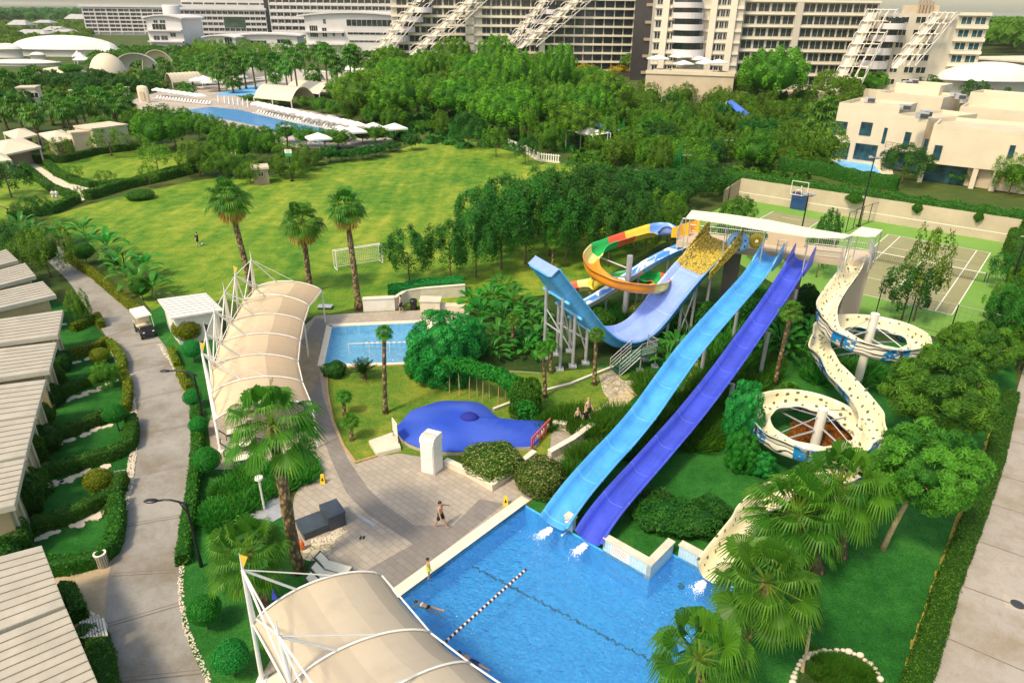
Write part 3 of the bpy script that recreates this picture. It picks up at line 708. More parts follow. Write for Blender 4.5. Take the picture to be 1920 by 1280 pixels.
bushlib('shrub','lf_hedge',3840,.085,(1,1,.9),amp=.16,jit=.8)
bushlib('shrubdark','lf_dark',3840,.085,(1,1,.9),amp=.16,jit=.8)
bushlib('olive','lf_olive',3840,.085,(1,1,.9),amp=.16,jit=.8)
bushlib('bud','lf_flower',6080,.055,(1,1,.8),amp=.10,flower=.16)
bushlib('copper','lf_copper',3200,.09,(1,1,.8),amp=.14,jit=.8)
bushlib('farclip','lf_bright',2080,.09,(1,1,.95),amp=.03)
BUSH['emshrub']=[crown('bushy_crown',M['lf_emerald'],560+i,110,120,.045,(1,1,1),0,.19,-.95,.7,asp=.4,shell=(.8,.95),zs=1.0)for i in range(2)]
def bush(kind,base,r,h,label,group=None,name='shrub',cat='shrub',stem=0.0,rz=None):
 """ellipsoid shrub: h = full height of the foliage, stem = bare stem below it"""
 b=V((base[0],base[1],base[2]if len(base)>2 else 0))
 me=R.choice(BUSH[kind])
 if stem>0:
  o=thing(name,label,cat,b,0,group);c=link('crown',me,o);c.location=(0,0,stem+h/2);c.scale=(r,r,h/2)
  mb=MB();mb.tube([(0,0,0),(.03,.02,stem*.6),(0,0,stem+h*.25)],[.06,.045,.03],6);link('trunk',mb.mesh('stem',M['bark'],True),o)
 else:
  o=link(name,me);tag(o,label,cat,group);o.location=b+V((0,0,h*.42));o.scale=(r,r,h*.58)
 o.rotation_euler=(0,0,R.uniform(0,6.28));return o
def pbush(kind,cx,by,ty,wpx,label,group=None,**kw):
 b=G(cx,by);h=max(.3,TZ(b,ty));r=wpx/2*ZC(V((b.x,b.y,h/2)))/F
 b2=b+V((b.x,b.y,0)).normalized()*r*.8
 h=max(.3,TZ(b2,ty))*.97
 st=kw.pop('stemf',0)*h
 return bush(kind,b2,r,h-st,label,group,stem=st,**kw)
from mathutils.geometry import tessellate_polygon
# camera, sky, sun
cd=bpy.data.cameras.new('camera');co_=bpy.data.objects.new('camera',cd);COL.objects.link(co_)
mw=Matrix(((CR.x,CU.x,-FW.x,CAM.x),(CR.y,CU.y,-FW.y,CAM.y),(CR.z,CU.z,-FW.z,CAM.z),(0,0,0,1)))
co_.matrix_world=mw;cd.sensor_width=36;cd.lens=36*F/1920;cd.clip_end=30000;cd.clip_start=.1
S.camera=co_
W=bpy.data.worlds.new('World');S.world=W;W.use_nodes=True
nt=W.node_tree;bg=nt.nodes['Background']
sky=nt.nodes.new('ShaderNodeTexSky');sky.sky_type='NISHITA';sky.sun_disc=False
SUN_DIR=V((-.42,-.42,.80)).normalized()
el=math.asin(SUN_DIR.z);sky.sun_elevation=el;sky.sun_rotation=atan2(SUN_DIR.x,SUN_DIR.y)
sky.air_density=1.0;sky.dust_density=2.0;sky.ozone_density=1.0
tint=nt.nodes.new('ShaderNodeMix');tint.data_type='RGBA';tint.blend_type='MULTIPLY';tint.inputs[0].default_value=1
tint.inputs[7].default_value=(1.0,.90,.74,1)
nt.links.new(sky.outputs[0],tint.inputs[6]);nt.links.new(tint.outputs[2],bg.inputs[0]);bg.inputs[1].default_value=.15
sd=bpy.data.lights.new('sun','SUN');sd.energy=1.7;sd.angle=radians(9.0);sd.color=(1,.87,.62)
so=bpy.data.objects.new('sun',sd);COL.objects.link(so);so.rotation_euler=SUN_DIR.to_track_quat('Z','Y').to_euler()
S.view_settings.view_transform='Standard';S.view_settings.look='None';S.view_settings.exposure=EXPO;S.view_settings.gamma=1
def holes(name,outer,hs,z,mat,kind='structure'):
 loops=[[V((p[0],p[1],0))for p in outer]]+[[V((p[0],p[1],0))for p in h]for h in hs]
 tr=tessellate_polygon(loops);pts=[p for l in loops for p in l];mb=MB();fs=[]
 for t in tr:
  a,b,c=(pts[i]for i in t)
  fs.append(t if(b-a).cross(c-a).z>0 else t[::-1])
 mb.add([(p.x,p.y,z)for p in pts],fs)
 return struct(name,mb,mat,kind)
def strip(name,left,right,z,mat,n=8):
 l=resample_n(spline(left,n),60);r=resample_n(spline(right,n),60);mb=MB()
 for i in range(59):
  mb.add([(p.x,p.y,z)for p in(r[i],r[i+1],l[i+1],l[i])],[(0,1,2,3)if True else()])
 return mb
def resample_n(pts,n):
 d=[0]
 for a,b in zip(pts,pts[1:]):d.append(d[-1]+(b-a).length)
 out=[];j=0
 for i in range(n):
  t=d[-1]*i/(n-1)
  while j<len(d)-2 and d[j+1]<t:j+=1
  f=(t-d[j])/max(1e-9,d[j+1]-d[j]);out.append(pts[j].lerp(pts[j+1],min(1,f)))
 return out
 # pools (outlines)
ZW=-.14
P0=G(985,946);PA=(G(752,1118)-P0).normalized();PB=V((-PA.y,PA.x,0))
if PB.y>0:PB=-PB
def pp(a,b):return P0+PA*a+PB*b
def pab(p):d=V(p)-P0;return(d.dot(PA),d.dot(PB))
w1=pab(G(1243,1036,.8));w2=pab(G(1262,1013,.8));w3=pab(G(1315,1040,.8));w4=pab(G(1345,1112));wr=pab(G(1368,1112))[1]
POOL=[pp(0,0),pp(26,0),pp(26,wr),pp(w2[0],wr),pp(w2[0],w1[1]),pp(0,w1[1])]
step_a=w2[0]
K0=G(622,612);KID=[K0,G(800,604),G(800,680),G(607,684)]
# ground and lawns
gr=holes('ground',[(-900,-60),(900,-60),(900,700),(-900,700)],[POOL,KID],0,M['ground'])
holes('land',[(-9000,-9000),(9000,-9000),(9000,14000),(-9000,14000)],[[(-900,-60),(900,-60),(900,700),(-900,700)]],-.02,M['farland'])
LAWN=GP([(60,430),(95,405),(180,380),(300,352),(420,330),(480,335),(560,318),(640,305),(720,292),(800,262),(860,258),(960,285),(1085,312),(1260,370),(1290,430),(1130,520),(1060,560),(880,560),(880,575),(690,572),(600,592),(540,600),(420,560),(300,600),(230,520),(150,440)])
holes('lawn',LAWN,[],.008,M['lawn'])
holes('meadow',GP([(-60,420),(-60,330),(60,310),(160,285),(280,275),(350,285),(360,320),(230,350),(90,400)]),[],.008,M['lawn'])
holes('grass',GP([(1100,690),(1420,640),(1900,640),(1905,740),(1830,960),(1720,1300),(1640,1500)])+[pp(26,wr+.01),pp(w2[0]-.01,wr+.01),pp(w2[0]-.01,w1[1]+.01),pp(-.01,w1[1]+.01),pp(-.01,.3)]+GP([(1000,930),(1040,860),(1100,790)]),[],.008,M['gardenlawn'])
holes('rear_garden',GP([(860,575),(1080,545),(1290,440),(1620,585),(1780,640),(1900,640),(1420,640),(1100,690),(1035,720),(860,700)]),[],.012,M['soil'])
holes('left_garden',GP([(100,560),(170,600),(205,645),(232,690),(250,740),(258,800),(254,870),(236,950),(214,1020),(205,1060),(80,1080),(-80,1080),(-200,800),(-60,560)]),[],.008,M['gardenlawn'])
holes('verge',GP([(270,590),(300,640),(337,690),(352,730),(362,790),(360,880),(350,960),(340,1060),(338,1100),(345,1180),(390,1290),(420,1420),(640,1420),(600,1200),(640,1100),(520,900),(420,800),(400,600),(330,560)]),[],.010,M['gardenlawn'])
# roads
RL=[(60,462),(100,500),(130,530),(170,588),(205,640),(235,690),(252,745),(259,800),(254,880),(236,960),(214,1036),(200,1100),(197,1180),(206,1260),(225,1400)]
RR=[(110,462),(150,500),(190,525),(232,570),(275,610),(303,640),(335,690),(352,745),(361,800),(358,880),(350,960),(341,1040),(338,1100),(346,1180),(385,1275),(450,1400)]
mb=strip('road',GP(RL),GP(RR),.016,M['road'])
RLs=resample_n(spline(GP(RL)),200);RRs=resample_n(spline(GP(RR)),200)
def near_i(lst,p):return min(range(len(lst)),key=lambda i:(lst[i]-p).length)
for(a,b)in(((203,632),(262,610)),((215,656),(315,640)),((248,697),(330,677)),((256,751),(352,729)),((262,815),(358,797)),((252,892),(356,873)),((232,988),(349,968)),((212,1080),(330,1073)),((198,1176),(341,1134)),((215,1280),(385,1262))):
 A,B=G(*a),G(*b);d=(B-A).normalized();s=V((-d.y,d.x,0))
 for off,w in((0,.035),(.2,.022)):
  q=[A+s*(off-w),B+s*(off-w),B+s*(off+w),A+s*(off+w)]
  mb.sheet(q,.021,1)
struct('road',mb,[M['road'],M['joint']])
mb=MB();mb.sheet(GP([(205,1045),(216,1030),(200,1180),(150,1190),(110,1120),(100,1085)]),.013);struct('driveway',mb,plain('sandy_concrete',(.46,.35,.22),.9,.2,.6,dirt=(.30,.22,.12)))
mb=MB();e=GP([(1945,600),(1905,738),(1855,940),(1802,1100),(1743,1280),(1690,1430)]);e2=GP([(2150,690),(2160,830),(2200,1060),(2260,1230),(2300,1420),(2400,1600)])
for i in range(5):mb.sheet([e2[i],e[i],e[i+1],e2[i+1]][::-1],.016)
for(a,b)in(((1875,822),(1990,850)),((1890,768),(2000,790)),((1853,884),(1990,925)),((1852,943),(1990,985)),((1830,1013),(1990,1068)),((1803,1098),(1990,1165)),((1771,1194),(1990,1288)),((1735,1300),(1980,1400))):
 A,B=G(*a),G(*b);d=(B-A).normalized();s=V((-d.y,d.x,0))*.03
 mb.sheet([A-s,B-s,B+s,A+s],.021,1)
struct('service_road',mb,[M['road2'],M['joint']])
def band(name,pts,w,z,mat,kind):
 p=resample(pts,.6);mb=MB()
 for i in range(len(p)-1):
  t=(p[i+1]-p[i]).normalized();s=V((-t.y,t.x,0))*w/2
  if name=='dry_grass_edge':s=s*(.55+.9*abs(sin(i*1.7)*sin(i*.37)))
  t2=(p[min(i+2,len(p)-1)]-p[i]).normalized();s2=V((-t2.y,t2.x,0))*w/2
  mb.add([(q.x,q.y,z)for q in(p[i]-s,p[i+1]-s2,p[i+1]+s2,p[i]+s)],[(0,1,2,3)])
 o=mb.build(name,mat);o['kind']=kind;return o
def pebbles(name,pts,w,n,size,seed):
 rs=random.Random(seed);p=resample(pts,.3);mb=MB()
 for i in range(n):
  k=rs.randrange(len(p)-1);t=(p[k+1]-p[k]).normalized();s=V((-t.y,t.x,0))
  q=p[k].lerp(p[k+1],rs.random())+s*rs.uniform(-w/2,w/2);r=size*rs.uniform(.6,1.3)
  mb.ball((q.x,q.y,r*.4),(r,r*rs.uniform(.7,1),r*.7),6,4)
 o=mb.build(name,M['stone'],smooth=True);o['kind']='stuff';return o
PE1=GP([(212,655),(236,705),(246,740),(254,800),(250,850),(240,920),(224,985),(206,1040)])
PE2=GP([(300,646),(328,690),(348,728)]);PE3=GP([(344,1050),(339,1085),(341,1130),(350,1180),(378,1245),(398,1290)])
band('pebble_bed',PE1,.42,.02,M['pebble'],'structure');pebbles('pebbles',PE1,.4,900,.065,1)
pebbles('pebbles',PE2,.25,200,.07,2);pebbles('pebbles',PE3,.22,300,.05,3)
pebbles('pebbles',GP([(160,1155),(180,1165),(193,1185)]),.5,150,.07,4);pebbles('pebbles',GP([(192,1200),(200,1280),(208,1330)]),.3,150,.06,5)
# paved pool terrace
DECK=GP([(592,592),(690,586),(742,583),(800,582),(880,578),(880,690),(1035,700),(1120,735),(1105,800),(1080,860),(1020,925)])+[pp(-.0,w1[1]*.0+.0)+PA*-.6,pp(0,0),pp(26,0),pp(26,-9)]+GP([(460,1320),(540,1180),(600,1080),(606,1056),(570,1040),(545,985),(552,930),(570,900),(560,880),(400,880),(390,800),(420,700),(560,620)])
holes('paving',DECK,[KID],.020,M['paver'])
def sheetpx(name,px_,z,mat,kind='structure'):
 mb=MB();p=GP(px_)
 return holes(name,p,[],z,mat,kind)
sheetpx('paving_band',[(566,640),(592,596),(612,600),(598,690),(605,740),(625,800),(655,865),(690,915),(720,945),(778,985),(850,985),(900,935),(945,945),(800,1060),(735,1105),(680,1130),(640,1095),(775,1020),(690,965),(650,925),(620,860),(598,800),(580,735)],.024,M['paverdark'])
sheetpx('paving_patch',[(560,705),(566,650),(600,640),(600,700),(575,760)],.028,plain('damp_stain',(.30,.24,.14),.5,.25,1.2))
mb=MB();f=MB()
for i in range(len(POOL)):
 a,b=POOL[i],POOL[(i+1)%len(POOL)];L=(b-a).length
 n0=mb.add([(a.x,a.y,-1.55),(b.x,b.y,-1.55),(b.x,b.y,.0),(a.x,a.y,.0)],[(0,1,2,3)])
tr=tessellate_polygon([[V((p.x,p.y,0))for p in POOL]])
mb.add([(p.x,p.y,-1.5)for p in POOL],[t if(POOL[t[1]]-POOL[t[0]]).cross(POOL[t[2]]-POOL[t[0]]).z>0 else t[::-1]for t in tr])
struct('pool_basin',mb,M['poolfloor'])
mb=MB();mb.add([(p.x,p.y,ZW)for p in POOL],tr);mb.v=[tuple(p)for p in mb.v]
mb.f=[t if(POOL[t[1]]-POOL[t[0]]).cross(POOL[t[2]]-POOL[t[0]]).z>0 else t[::-1]for t in mb.f]
struct('water',mb,M['water'])
mb=MB();A,B=G(876,1056,-1.5),G(1225,1240,-1.5);d=(B-A);d.z=0;L=d.length;d.normalize();s=V((-d.y,d.x,0));rs=random.Random(5);n=150
for i in range(n):
 t0=L*i/n;c=A+d*t0+s*(.045*sin(i*.9)+rs.uniform(-.04,.04));w=.055+rs.uniform(-.03,.03);l=L/n*rs.uniform(.9,1.5)
 sk=s*rs.uniform(-.07,.07)
 mb.sheet([c-s*w,c+d*l-s*w+sk,c+d*l+s*w+sk,c+s*w],-1.49)
struct('lane_marking',mb,M['black'])
for(x,y)in((1035,1010),(1068,1021),(1130,1046),(1163,1060),(1279,1098)):
 c=G(x,y,-1.5);mb=MB()
 for k in range(7):
  a=rs.uniform(0,6.28);q=c+V((cos(a),sin(a),0))*rs.uniform(.03,.16);r=rs.uniform(.07,.15)
  mb.lathe([(0,0),(r,0)],(q.x,q.y,-1.49+.002*k),8,sx=1.2)
 mb.f=[g[::-1]for g in mb.f]
 o=mb.build('floor_drain',plain('drain_%d'%x,(.01,.05,.10),.5,.2,8)if x==1035 else bpy.data.materials['drain_1035']);tag(o,'dark round drain on the blue pool floor below the slide wall','drain','drains on the pool floor')
mb=MB()
for i in range(4):
 a,b=KID[i],KID[(i+1)%4];mb.quad((a.x,a.y,-.9),(b.x,b.y,-.9),(b.x,b.y,0),(a.x,a.y,0))
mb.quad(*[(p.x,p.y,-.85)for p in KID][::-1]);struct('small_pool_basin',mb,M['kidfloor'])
mb=MB();mb.sheet(KID[::-1],-.12);struct('small_pool_water',mb,M['water'])
def rim(name,pts,w,z0,z1,mat,closed=False):
 mb=MB();p=[V((q[0],q[1],0))for q in pts];n=len(p)
 for i in range(n if closed else n-1):
  a,b=p[i],p[(i+1)%n];t=(b-a).normalized();s=V((-t.y,t.x,0))*w/2;a=a-t*w*.48*0;b=b
  mb.prism([a-s,b-s,b+s,a+s],z0,z1+.0015*(i%3))
 return struct(name,mb,mat)
kc=sum(KID,V())/4
rim('small_pool_coping',[p+(p-kc).normalized()*.28 for p in KID],.5,.0,.06,M['coping'],True)
rim('pool_coping',[pp(.0,0)+PB*-.32+PA*-.4,pp(26,0)+PB*-.32],.62,.0,.07,M['coping'])
rim('pool_edge_tile',[pp(-.0,0)+PB*-.015,pp(26,0)+PB*-.015],.03,-.3,.05,plain('edge_tile',(.012,.03,.06),.3,.1,6))
# garden between the pools
ISLE=GP([(612,693),(775,684),(880,692),(1010,700),(1130,690),(1185,700),(1135,760),(1080,800),(1035,797),(1030,850),(930,905),(870,880),(840,865),(750,850),(705,856),(668,870),(645,838),(625,790),(615,740)])
holes('garden',ISLE,[],.045,M['islelawn'])
rim('kerb',GP([(775,684),(612,693),(615,740),(625,790),(645,838),(667,868),(708,856)]),.12,0,.12,plain('kerb_wood',(.45,.30,.14),.8,.15,2))
sheetpx('slab_patch',[(1380,590),(1400,585),(1410,615),(1345,680),(1320,690),(1290,740),(1275,735),(1310,670)],.03,M['checker'])
sheetpx('path',[(1123,705),(1148,695),(1168,715),(1215,712),(1245,690),(1260,694),(1230,720),(1190,745),(1165,768),(1120,790),(1108,800),(1090,790),(1110,775),(1142,752),(1130,735)],.062,M['checker'])
sheetpx('path_apron',[(1123,705),(1148,695),(1168,715),(1195,716),(1170,735),(1143,752),(1130,735)],.068,M['crazy'])
sheetpx('footpath',[(30,300),(60,303),(95,325),(130,345),(195,355),(165,372),(145,380),(150,362),(100,345),(70,325),(40,312)],.016,M['stone'])
FARP=GP([(345,207),(395,201),(450,207),(560,233),(600,241),(645,252),(640,266),(590,268),(530,250),(500,240),(430,226),(370,216)])
sheetpx('pool_terrace',[(240,190),(300,172),(400,165),(470,190),(620,215),(760,252),(770,262),(690,275),(560,278),(420,245),(330,225),(250,205)],.02,plain('far_terrace',(.44,.37,.31),.8,.14,.2))
sheetpx('upper_terrace',[(330,150),(420,130),(560,130),(720,140),(760,160),(700,178),(560,170),(480,180),(380,168)],.03,plain('far_terrace_pale',(.50,.43,.37),.8,.14,.2))
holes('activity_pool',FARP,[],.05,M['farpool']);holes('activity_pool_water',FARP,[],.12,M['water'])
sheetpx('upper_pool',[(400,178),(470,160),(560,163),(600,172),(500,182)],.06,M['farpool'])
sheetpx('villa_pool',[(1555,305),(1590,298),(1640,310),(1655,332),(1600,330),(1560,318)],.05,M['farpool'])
sheetpx('villa_terrace',[(1530,300),(1580,290),(1670,308),(1680,345),(1590,342),(1540,325)],.02,M['stone'])
sheetpx('stepping_path',[(575,310),(640,306),(720,297),(790,285),(828,273),(822,264),(815,264),(815,272),(780,280),(715,292),(640,300),(575,304)],.013,M['islelawn'])
# tennis court
th=radians(-39.304);CO=V((47.087,83.219,0));CUu=V((cos(th),sin(th),0));CVv=V((sin(th),-cos(th),0))
def ct(u,v,z=0):return CO+CUu*u+CVv*v+V((0,0,z))
holes('court',GP([(1384,373),(1901,458),(1866,612),(1784,640),(1660,605),(1500,560),(1290,440),(1330,400)]),[],.020,M['court'])
mb=MB();mb.sheet([ct(0,0),ct(10.97,0),ct(10.97,23.77),ct(0,23.77)][::-1],.024)
mb.sheet([ct(-15,-1),ct(-8.5,-1),ct(-8.5,5),ct(-15,5)][::-1],.024)
struct('court_play_area',mb,M['courtin'])
mb=MB()
def cl(u0,v0,u1,v1,w=.05):
 mb.sheet([ct(min(u0,u1)-w,min(v0,v1)-w),ct(max(u0,u1)+w,min(v0,v1)-w),ct(max(u0,u1)+w,max(v0,v1)+w),ct(min(u0,u1)-w,max(v0,v1)+w)][::-1],.029+.0007*len(mb.f))
for u in(0,1.37,9.6,10.97):cl(u,0,u,23.77)
for v in(0,23.77):cl(0,v,10.97,v)
for v in(5.485,18.285):cl(1.37,v,9.6,v)
cl(5.485,5.485,5.485,18.285);cl(-15,5,-8.5,5);cl(-15,-1,-15,5);cl(-8.5,-1,-8.5,5);cl(-13,1,-10.4,1)
struct('court_lines',mb,M['line'])
ZP=7.0
def smooth_path(pts,n=8,step=.35):return resample_n(spline(pts,n),max(12,int(sum((V(b)-V(a)).length for a,b in zip(pts,pts[1:]))/step)))
def uprof(w,h,lip=.10,n=10,flat=.35):
 """U cross section: list of (across, up, v) from left lip to right lip"""
 pts=[]
 for i in range(n+1):
  t=-1+2*i/n;a=abs(t)
  z=0 if a<flat else h*((a-flat)/(1-flat))**1.9
  pts.append((w/2*t*(1-.06*(a>.9)),z))
 return[(-w/2-lip,h),]+pts+[(w/2+lip,h)]
def flume(o,pts,prof,mats,th=.07,bank=0.0,sect=None,sidefix=None,names=('chute','underside'),sm=True,prof_fn=None,flange=0):
 """mats: list of (inner, outer); sect: list of (t_end, material pair index). Two part meshes: inside and outside"""
 nrm=[];K=len(pts);ins=MB();out=MB();n=len(prof);s=0.0
 L=[0]
 for a,b in zip(pts,pts[1:]):L.append(L[-1]+(b-a).length)
 per=0
 for i in range(K):
  t=(pts[min(i+1,K-1)]-pts[max(i-1,0)]).normalized()
  if sidefix:sd=V(sidefix)
  else:sd=V((t.y,-t.x,0)).normalized()
  up=sd.cross(t);up=up if up.z>=0 or sidefix else-up
  if bank and 1<i<K-2:
   t0=pts[i]-pts[max(0,i-3)];t1=pts[min(K-1,i+3)]-pts[i]
   c=(t0.x*t1.y-t0.y*t1.x)/max(1e-6,t0.length*t1.length);b=max(-.45,min(.45,c*bank))
   sd2=sd*cos(b)+up*sin(b);up=up*cos(b)-sd*sin(b);sd=sd2
  pf=prof_fn(L[i]/L[-1])if prof_fn else prof
  ar=[0]
  for q0,q1 in zip(pf,pf[1:]):ar.append(ar[-1]+hypot(q1[0]-q0[0],q1[1]-q0[1]))
  ar=[q-ar[-1]/2 for q in ar]
  for j,(x,z)in enumerate(pf):
   p=pts[i]+sd*x+up*z
   ins.v.append(tuple(p));ins.uv[len(ins.v)-1]=(L[i],ar[j])
  zz=[q for q in pf]
  for j,(x,z)in enumerate(zz):
   a=zz[max(0,j-1)];b=zz[min(n-1,j+1)];d=hypot(b[0]-a[0],b[1]-a[1])or 1
   ox,oz=(b[1]-a[1])/d,-(b[0]-a[0])/d
   p=pts[i]+sd*(x+ox*th)+up*(z+oz*th);nrm.append(sd*ox+up*oz)
   out.v.append(tuple(p));out.uv[len(out.v)-1]=(L[i],ar[j])
 def mi(i):
  if not sect:return 0
  t=(i+.5)/(K-1)
  for te,m in sect:
   if t<=te:return m
  return sect[-1][1]
 for i in range(K-1):
  for j in range(n-1):
   a=i*n+j
   ins.f.append((a,a+n,a+n+1,a+1));ins.m.append(mi(i));ins.a.append(.5)
   out.f.append((a,a+1,a+n+1,a+n));out.m.append(mi(i));out.a.append(.5)
 if flange:
  nx=flange
  for i in range(1,K-1):
   if L[i]<nx:continue
   nx+=flange;t=(pts[i+1]-pts[i-1]).normalized()*.06;fm=MB();r=[[V(out.v[i*n+j])+nrm[i*n+j]*k+t*s_ for j in range(n)]for k,s_ in((-.02,-1),(.07,-1),(.07,1),(-.02,1))]
   for p,q in zip(r,r[1:]+r[:1]):
    for j in range(n-1):fm.quad(p[j],p[j+1],q[j+1],q[j])
   fm.build('flange',M[mats[mi(i)][1]],o)
 nb=len(out.v)
 for i in range(K):
  for j in(0,n-1):
   out.v.append(ins.v[i*n+j]);out.uv[len(out.v)-1]=(L[i],0)
 for i in range(K-1):
  out.f.append((nb+2*i,nb+2*i+2,(i+1)*n,i*n));out.f.append((nb+2*i+1,i*n+n-1,(i+1)*n+n-1,nb+2*i+3))
  out.m+=[mi(i)]*2;out.a+=[.5]*2
 for i in(0,K-1):
  e=len(out.v)
  for j in range(n):out.v.append(ins.v[i*n+j]);out.uv[len(out.v)-1]=(L[i],0)
  for j in range(n-1):out.f.append((e+j,e+j+1,i*n+j+1,i*n+j));out.m.append(mi(i));out.a.append(.5)
 a=ins.build(names[0],[M[x[0]]for x in mats],o,sm);b=out.build(names[1],[M[x[1]]for x in mats],o,sm)
 return a,b
def post(o,p,r=.16,arm=None,n=10,mat='galv',name='support_post',foot=True):
 mb=MB();mb.tube([(p[0],p[1],0),(p[0],p[1],p[2])],r,n)
 if foot:mb.box((p[0],p[1],.06),(r*4,r*4,.12))
 if arm is not None:mb.tube([(p[0],p[1],p[2]-.15),tuple(arm)],r*.55,6)
 return mb.build(name,M[mat],o,False)
def rail(o,a,b,h=1.05,gap=.16,name='railing',mat='galv',bars=True):
 mb=MB();a=V(a);b=V(b);d=b-a;L=d.length;n=max(1,int(L/1.2))
 for z in(h,h*.55,.1):mb.tube([a+V((0,0,z)),b+V((0,0,z))],.03 if z==h else .02,5)
 for i in range(n+1):q=a+d*(i/n);mb.tube([q,q+V((0,0,h))],.03,5)
 if bars:
  k=int(L/gap)
  for i in range(k):q=a+d*((i+.5)/k);mb.tube([q+V((0,0,.1)),q+V((0,0,h))],.012,4,caps=False)
 return mb.build(name,M[mat],o)
 # slide tower
DL=G(1268,452,ZP);DR=G(1632,493,ZP);TU=(DR-DL).normalized();TV=V((-TU.y,TU.x,0))
LT=(DR-DL).length
tw=thing('slide_tower','long concrete launch platform on pillars carrying all the water slides, with grey railings','slide tower',(DL.x,DL.y,0))
def tp(u,v,z=0):return V((DL.x,DL.y,0))+TU*u+TV*v+V((0,0,z))
fr=(V((DL.x,DL.y,0)),TU,TV)
mb=MB();mb.fbox(fr,(0,.1,ZP-.55),(LT+.2,3.4,ZP-.02));mb.build('deck',M['sand'],tw)
mb=MB();mb.fbox(fr,(LT-1.3,.3,0),(LT+.1,3.3,ZP-.553));mb.build('pillar',M['sand'],tw)
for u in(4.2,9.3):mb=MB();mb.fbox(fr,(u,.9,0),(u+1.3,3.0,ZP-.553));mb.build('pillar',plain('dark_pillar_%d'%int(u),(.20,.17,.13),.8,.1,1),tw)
mb=MB();mb.fbox(fr,(LT-1.0,-.0+.28,1.2),(LT-.95,.297,5.2));
gl=[(1.6,2.2),(5.4,6.6),(8.3,9.1),(LT-4.0,LT-1.9)]
for a,b in((8.2,8.9),(11.1,LT-2.1)):rail(tw,tp(a,.12,ZP),tp(b,.12,ZP))
rail(tw,tp(0,3.35,ZP),tp(LT,3.35,ZP),1.15);rail(tw,tp(LT+.15,.2,ZP),tp(LT+.15,3.3,ZP));rail(tw,tp(0,.2,ZP),tp(0,3.3,ZP))
mb=MB();mb.fbox(fr,(7.4,2.2,ZP),(10.4,2.4,ZP+1.1));mb.build('counter',M['sand'],tw)
mb=MB();mb.fbox(fr,(11.2,.16,ZP),(LT-2.2,.2,ZP+.6));mb.build('kick_panel',M['cream'],tw)
rf=thing('shade_roof','long narrow cream shade roof on thin posts above the slide platform','shade roof',(DL.x,DL.y,0))
rp=[(1297,394,1286,408),(1370,402,1362,419),(1440,412,1435,432),(1520,428,1518,444),(1600,441,1583,446.5),(1615,425,1592,441),(1655,431,1642,443)]
ra=[G(x,y,ZP+2.9)for x,y,_,_ in rp];rb=[G(x,y,ZP+2.9)for _,_,x,y in rp]
mb=MB()
for i in range(len(rp)-1):
 q=[ra[i],ra[i+1],rb[i+1],rb[i]];t=.0 if i%2 else .004
 mb.hexa([p+V((0,0,-.06))for p in q[::-1]],[p+V((0,0,t))for p in q[::-1]])
mb.build('canopy',plain('roof_cloth',(.80,.72,.56),.7,.05,1),rf)
mb=MB()
for i in range(len(rp)):
 for p in(ra[i].lerp(rb[i],.1),ra[i].lerp(rb[i],.9)):mb.tube([(p.x,p.y,ZP),(p.x,p.y,ZP+2.85)],.04,5)
 mb.tube([ra[i]+V((0,0,-.1)),rb[i]+V((0,0,-.1))],.035,5)
mb.build('frame',M['galv'],rf)
def ring(label,c,Rr,r,m,spots,ax):
 o=thing('swim_ring',label,'swim ring',c);mb=MB();ax=V(ax).normalized();e1=ax.cross(V((0,0,1))).normalized();e2=ax.cross(e1);n=20;k=10
 vs=[]
 for i in range(n):
  a=2*pi*i/n;d=e1*cos(a)+e2*sin(a)
  for j in range(k):b=2*pi*j/k;vs.append(V(c)+d*(Rr+r*cos(b))+ax*r*sin(b))
 mb.add(vs,[(i*k+j,((i+1)%n)*k+j,((i+1)%n)*k+(j+1)%k,i*k+(j+1)%k)for i in range(n)for j in range(k)])
 mb.build('ring_tube',m,o,True)
 if spots:
  for i in range(7):mb=MB();a=2*pi*i/7;d=e1*cos(a)+e2*sin(a);mb.ball(V(c)+d*Rr+ax*r*.86,r*.3,8,5);mb.build('handle',M['bluepad'],o,True)
 return o
cd_=-TV+TU*.2
ring('light blue round rider tube with dark grips standing on the slide platform',G(1384,454,ZP+.9),.55,.34,plain('tube_blue',(.25,.50,.85),.35,.1,2),True,cd_)
ring('yellow ring stood on edge on the slide platform',G(1419,452,ZP+.75),.40,.26,M['yellow'],False,cd_)
ring('small yellow ring beside the blue rider tube',G(1399,449,ZP+.75),.22,.2,M['yellow'],False,cd_+TU)
# light blue and violet racing slides
def straight_slide(label,top,end,pix,z1,mats,w,gate,name='water_slide'):
 A=G(*top,ZP-.1);B=G(*end,z1);o=thing(name,label,'water slide',(B.x,B.y,0))
 pts=[PL(x,y,A,B)for x,y in pix]
 z=[p.z for p in pts]
 for _ in range(1):
  z=[z[0]]+[(z[i-1]+2*z[i]+z[i+1])/4 for i in range(1,len(z)-1)]+[z[-1]]
 pts=[V((p.x,p.y,max(.14,q)))for p,q in zip(pts,z)]
 path=smooth_path(pts);flume(o,path,uprof(w,.55),[mats],flange=3.2)
 d=(B-A);d.z=0;d.normalize();s=V((-d.y,d.x,0))
 for sg in(-1,1):
  mb=MB();p=path[0]+s*sg*(w/2+.05);q=p+d*2.2;th=s*.05
  zq=path[6].z
  lo=[p-th,q-th,q+th,p+th]
  mb.hexa([V((a.x,a.y,zq if i in(1,2)else p.z-.2))for i,a in enumerate(lo)],[V((a.x,a.y,(zq+.6)if i in(1,2)else p.z+1.25))for i,a in enumerate(lo)])
  mb.build('gate_cheek',M[mats[1]],o)
 return o,path,s
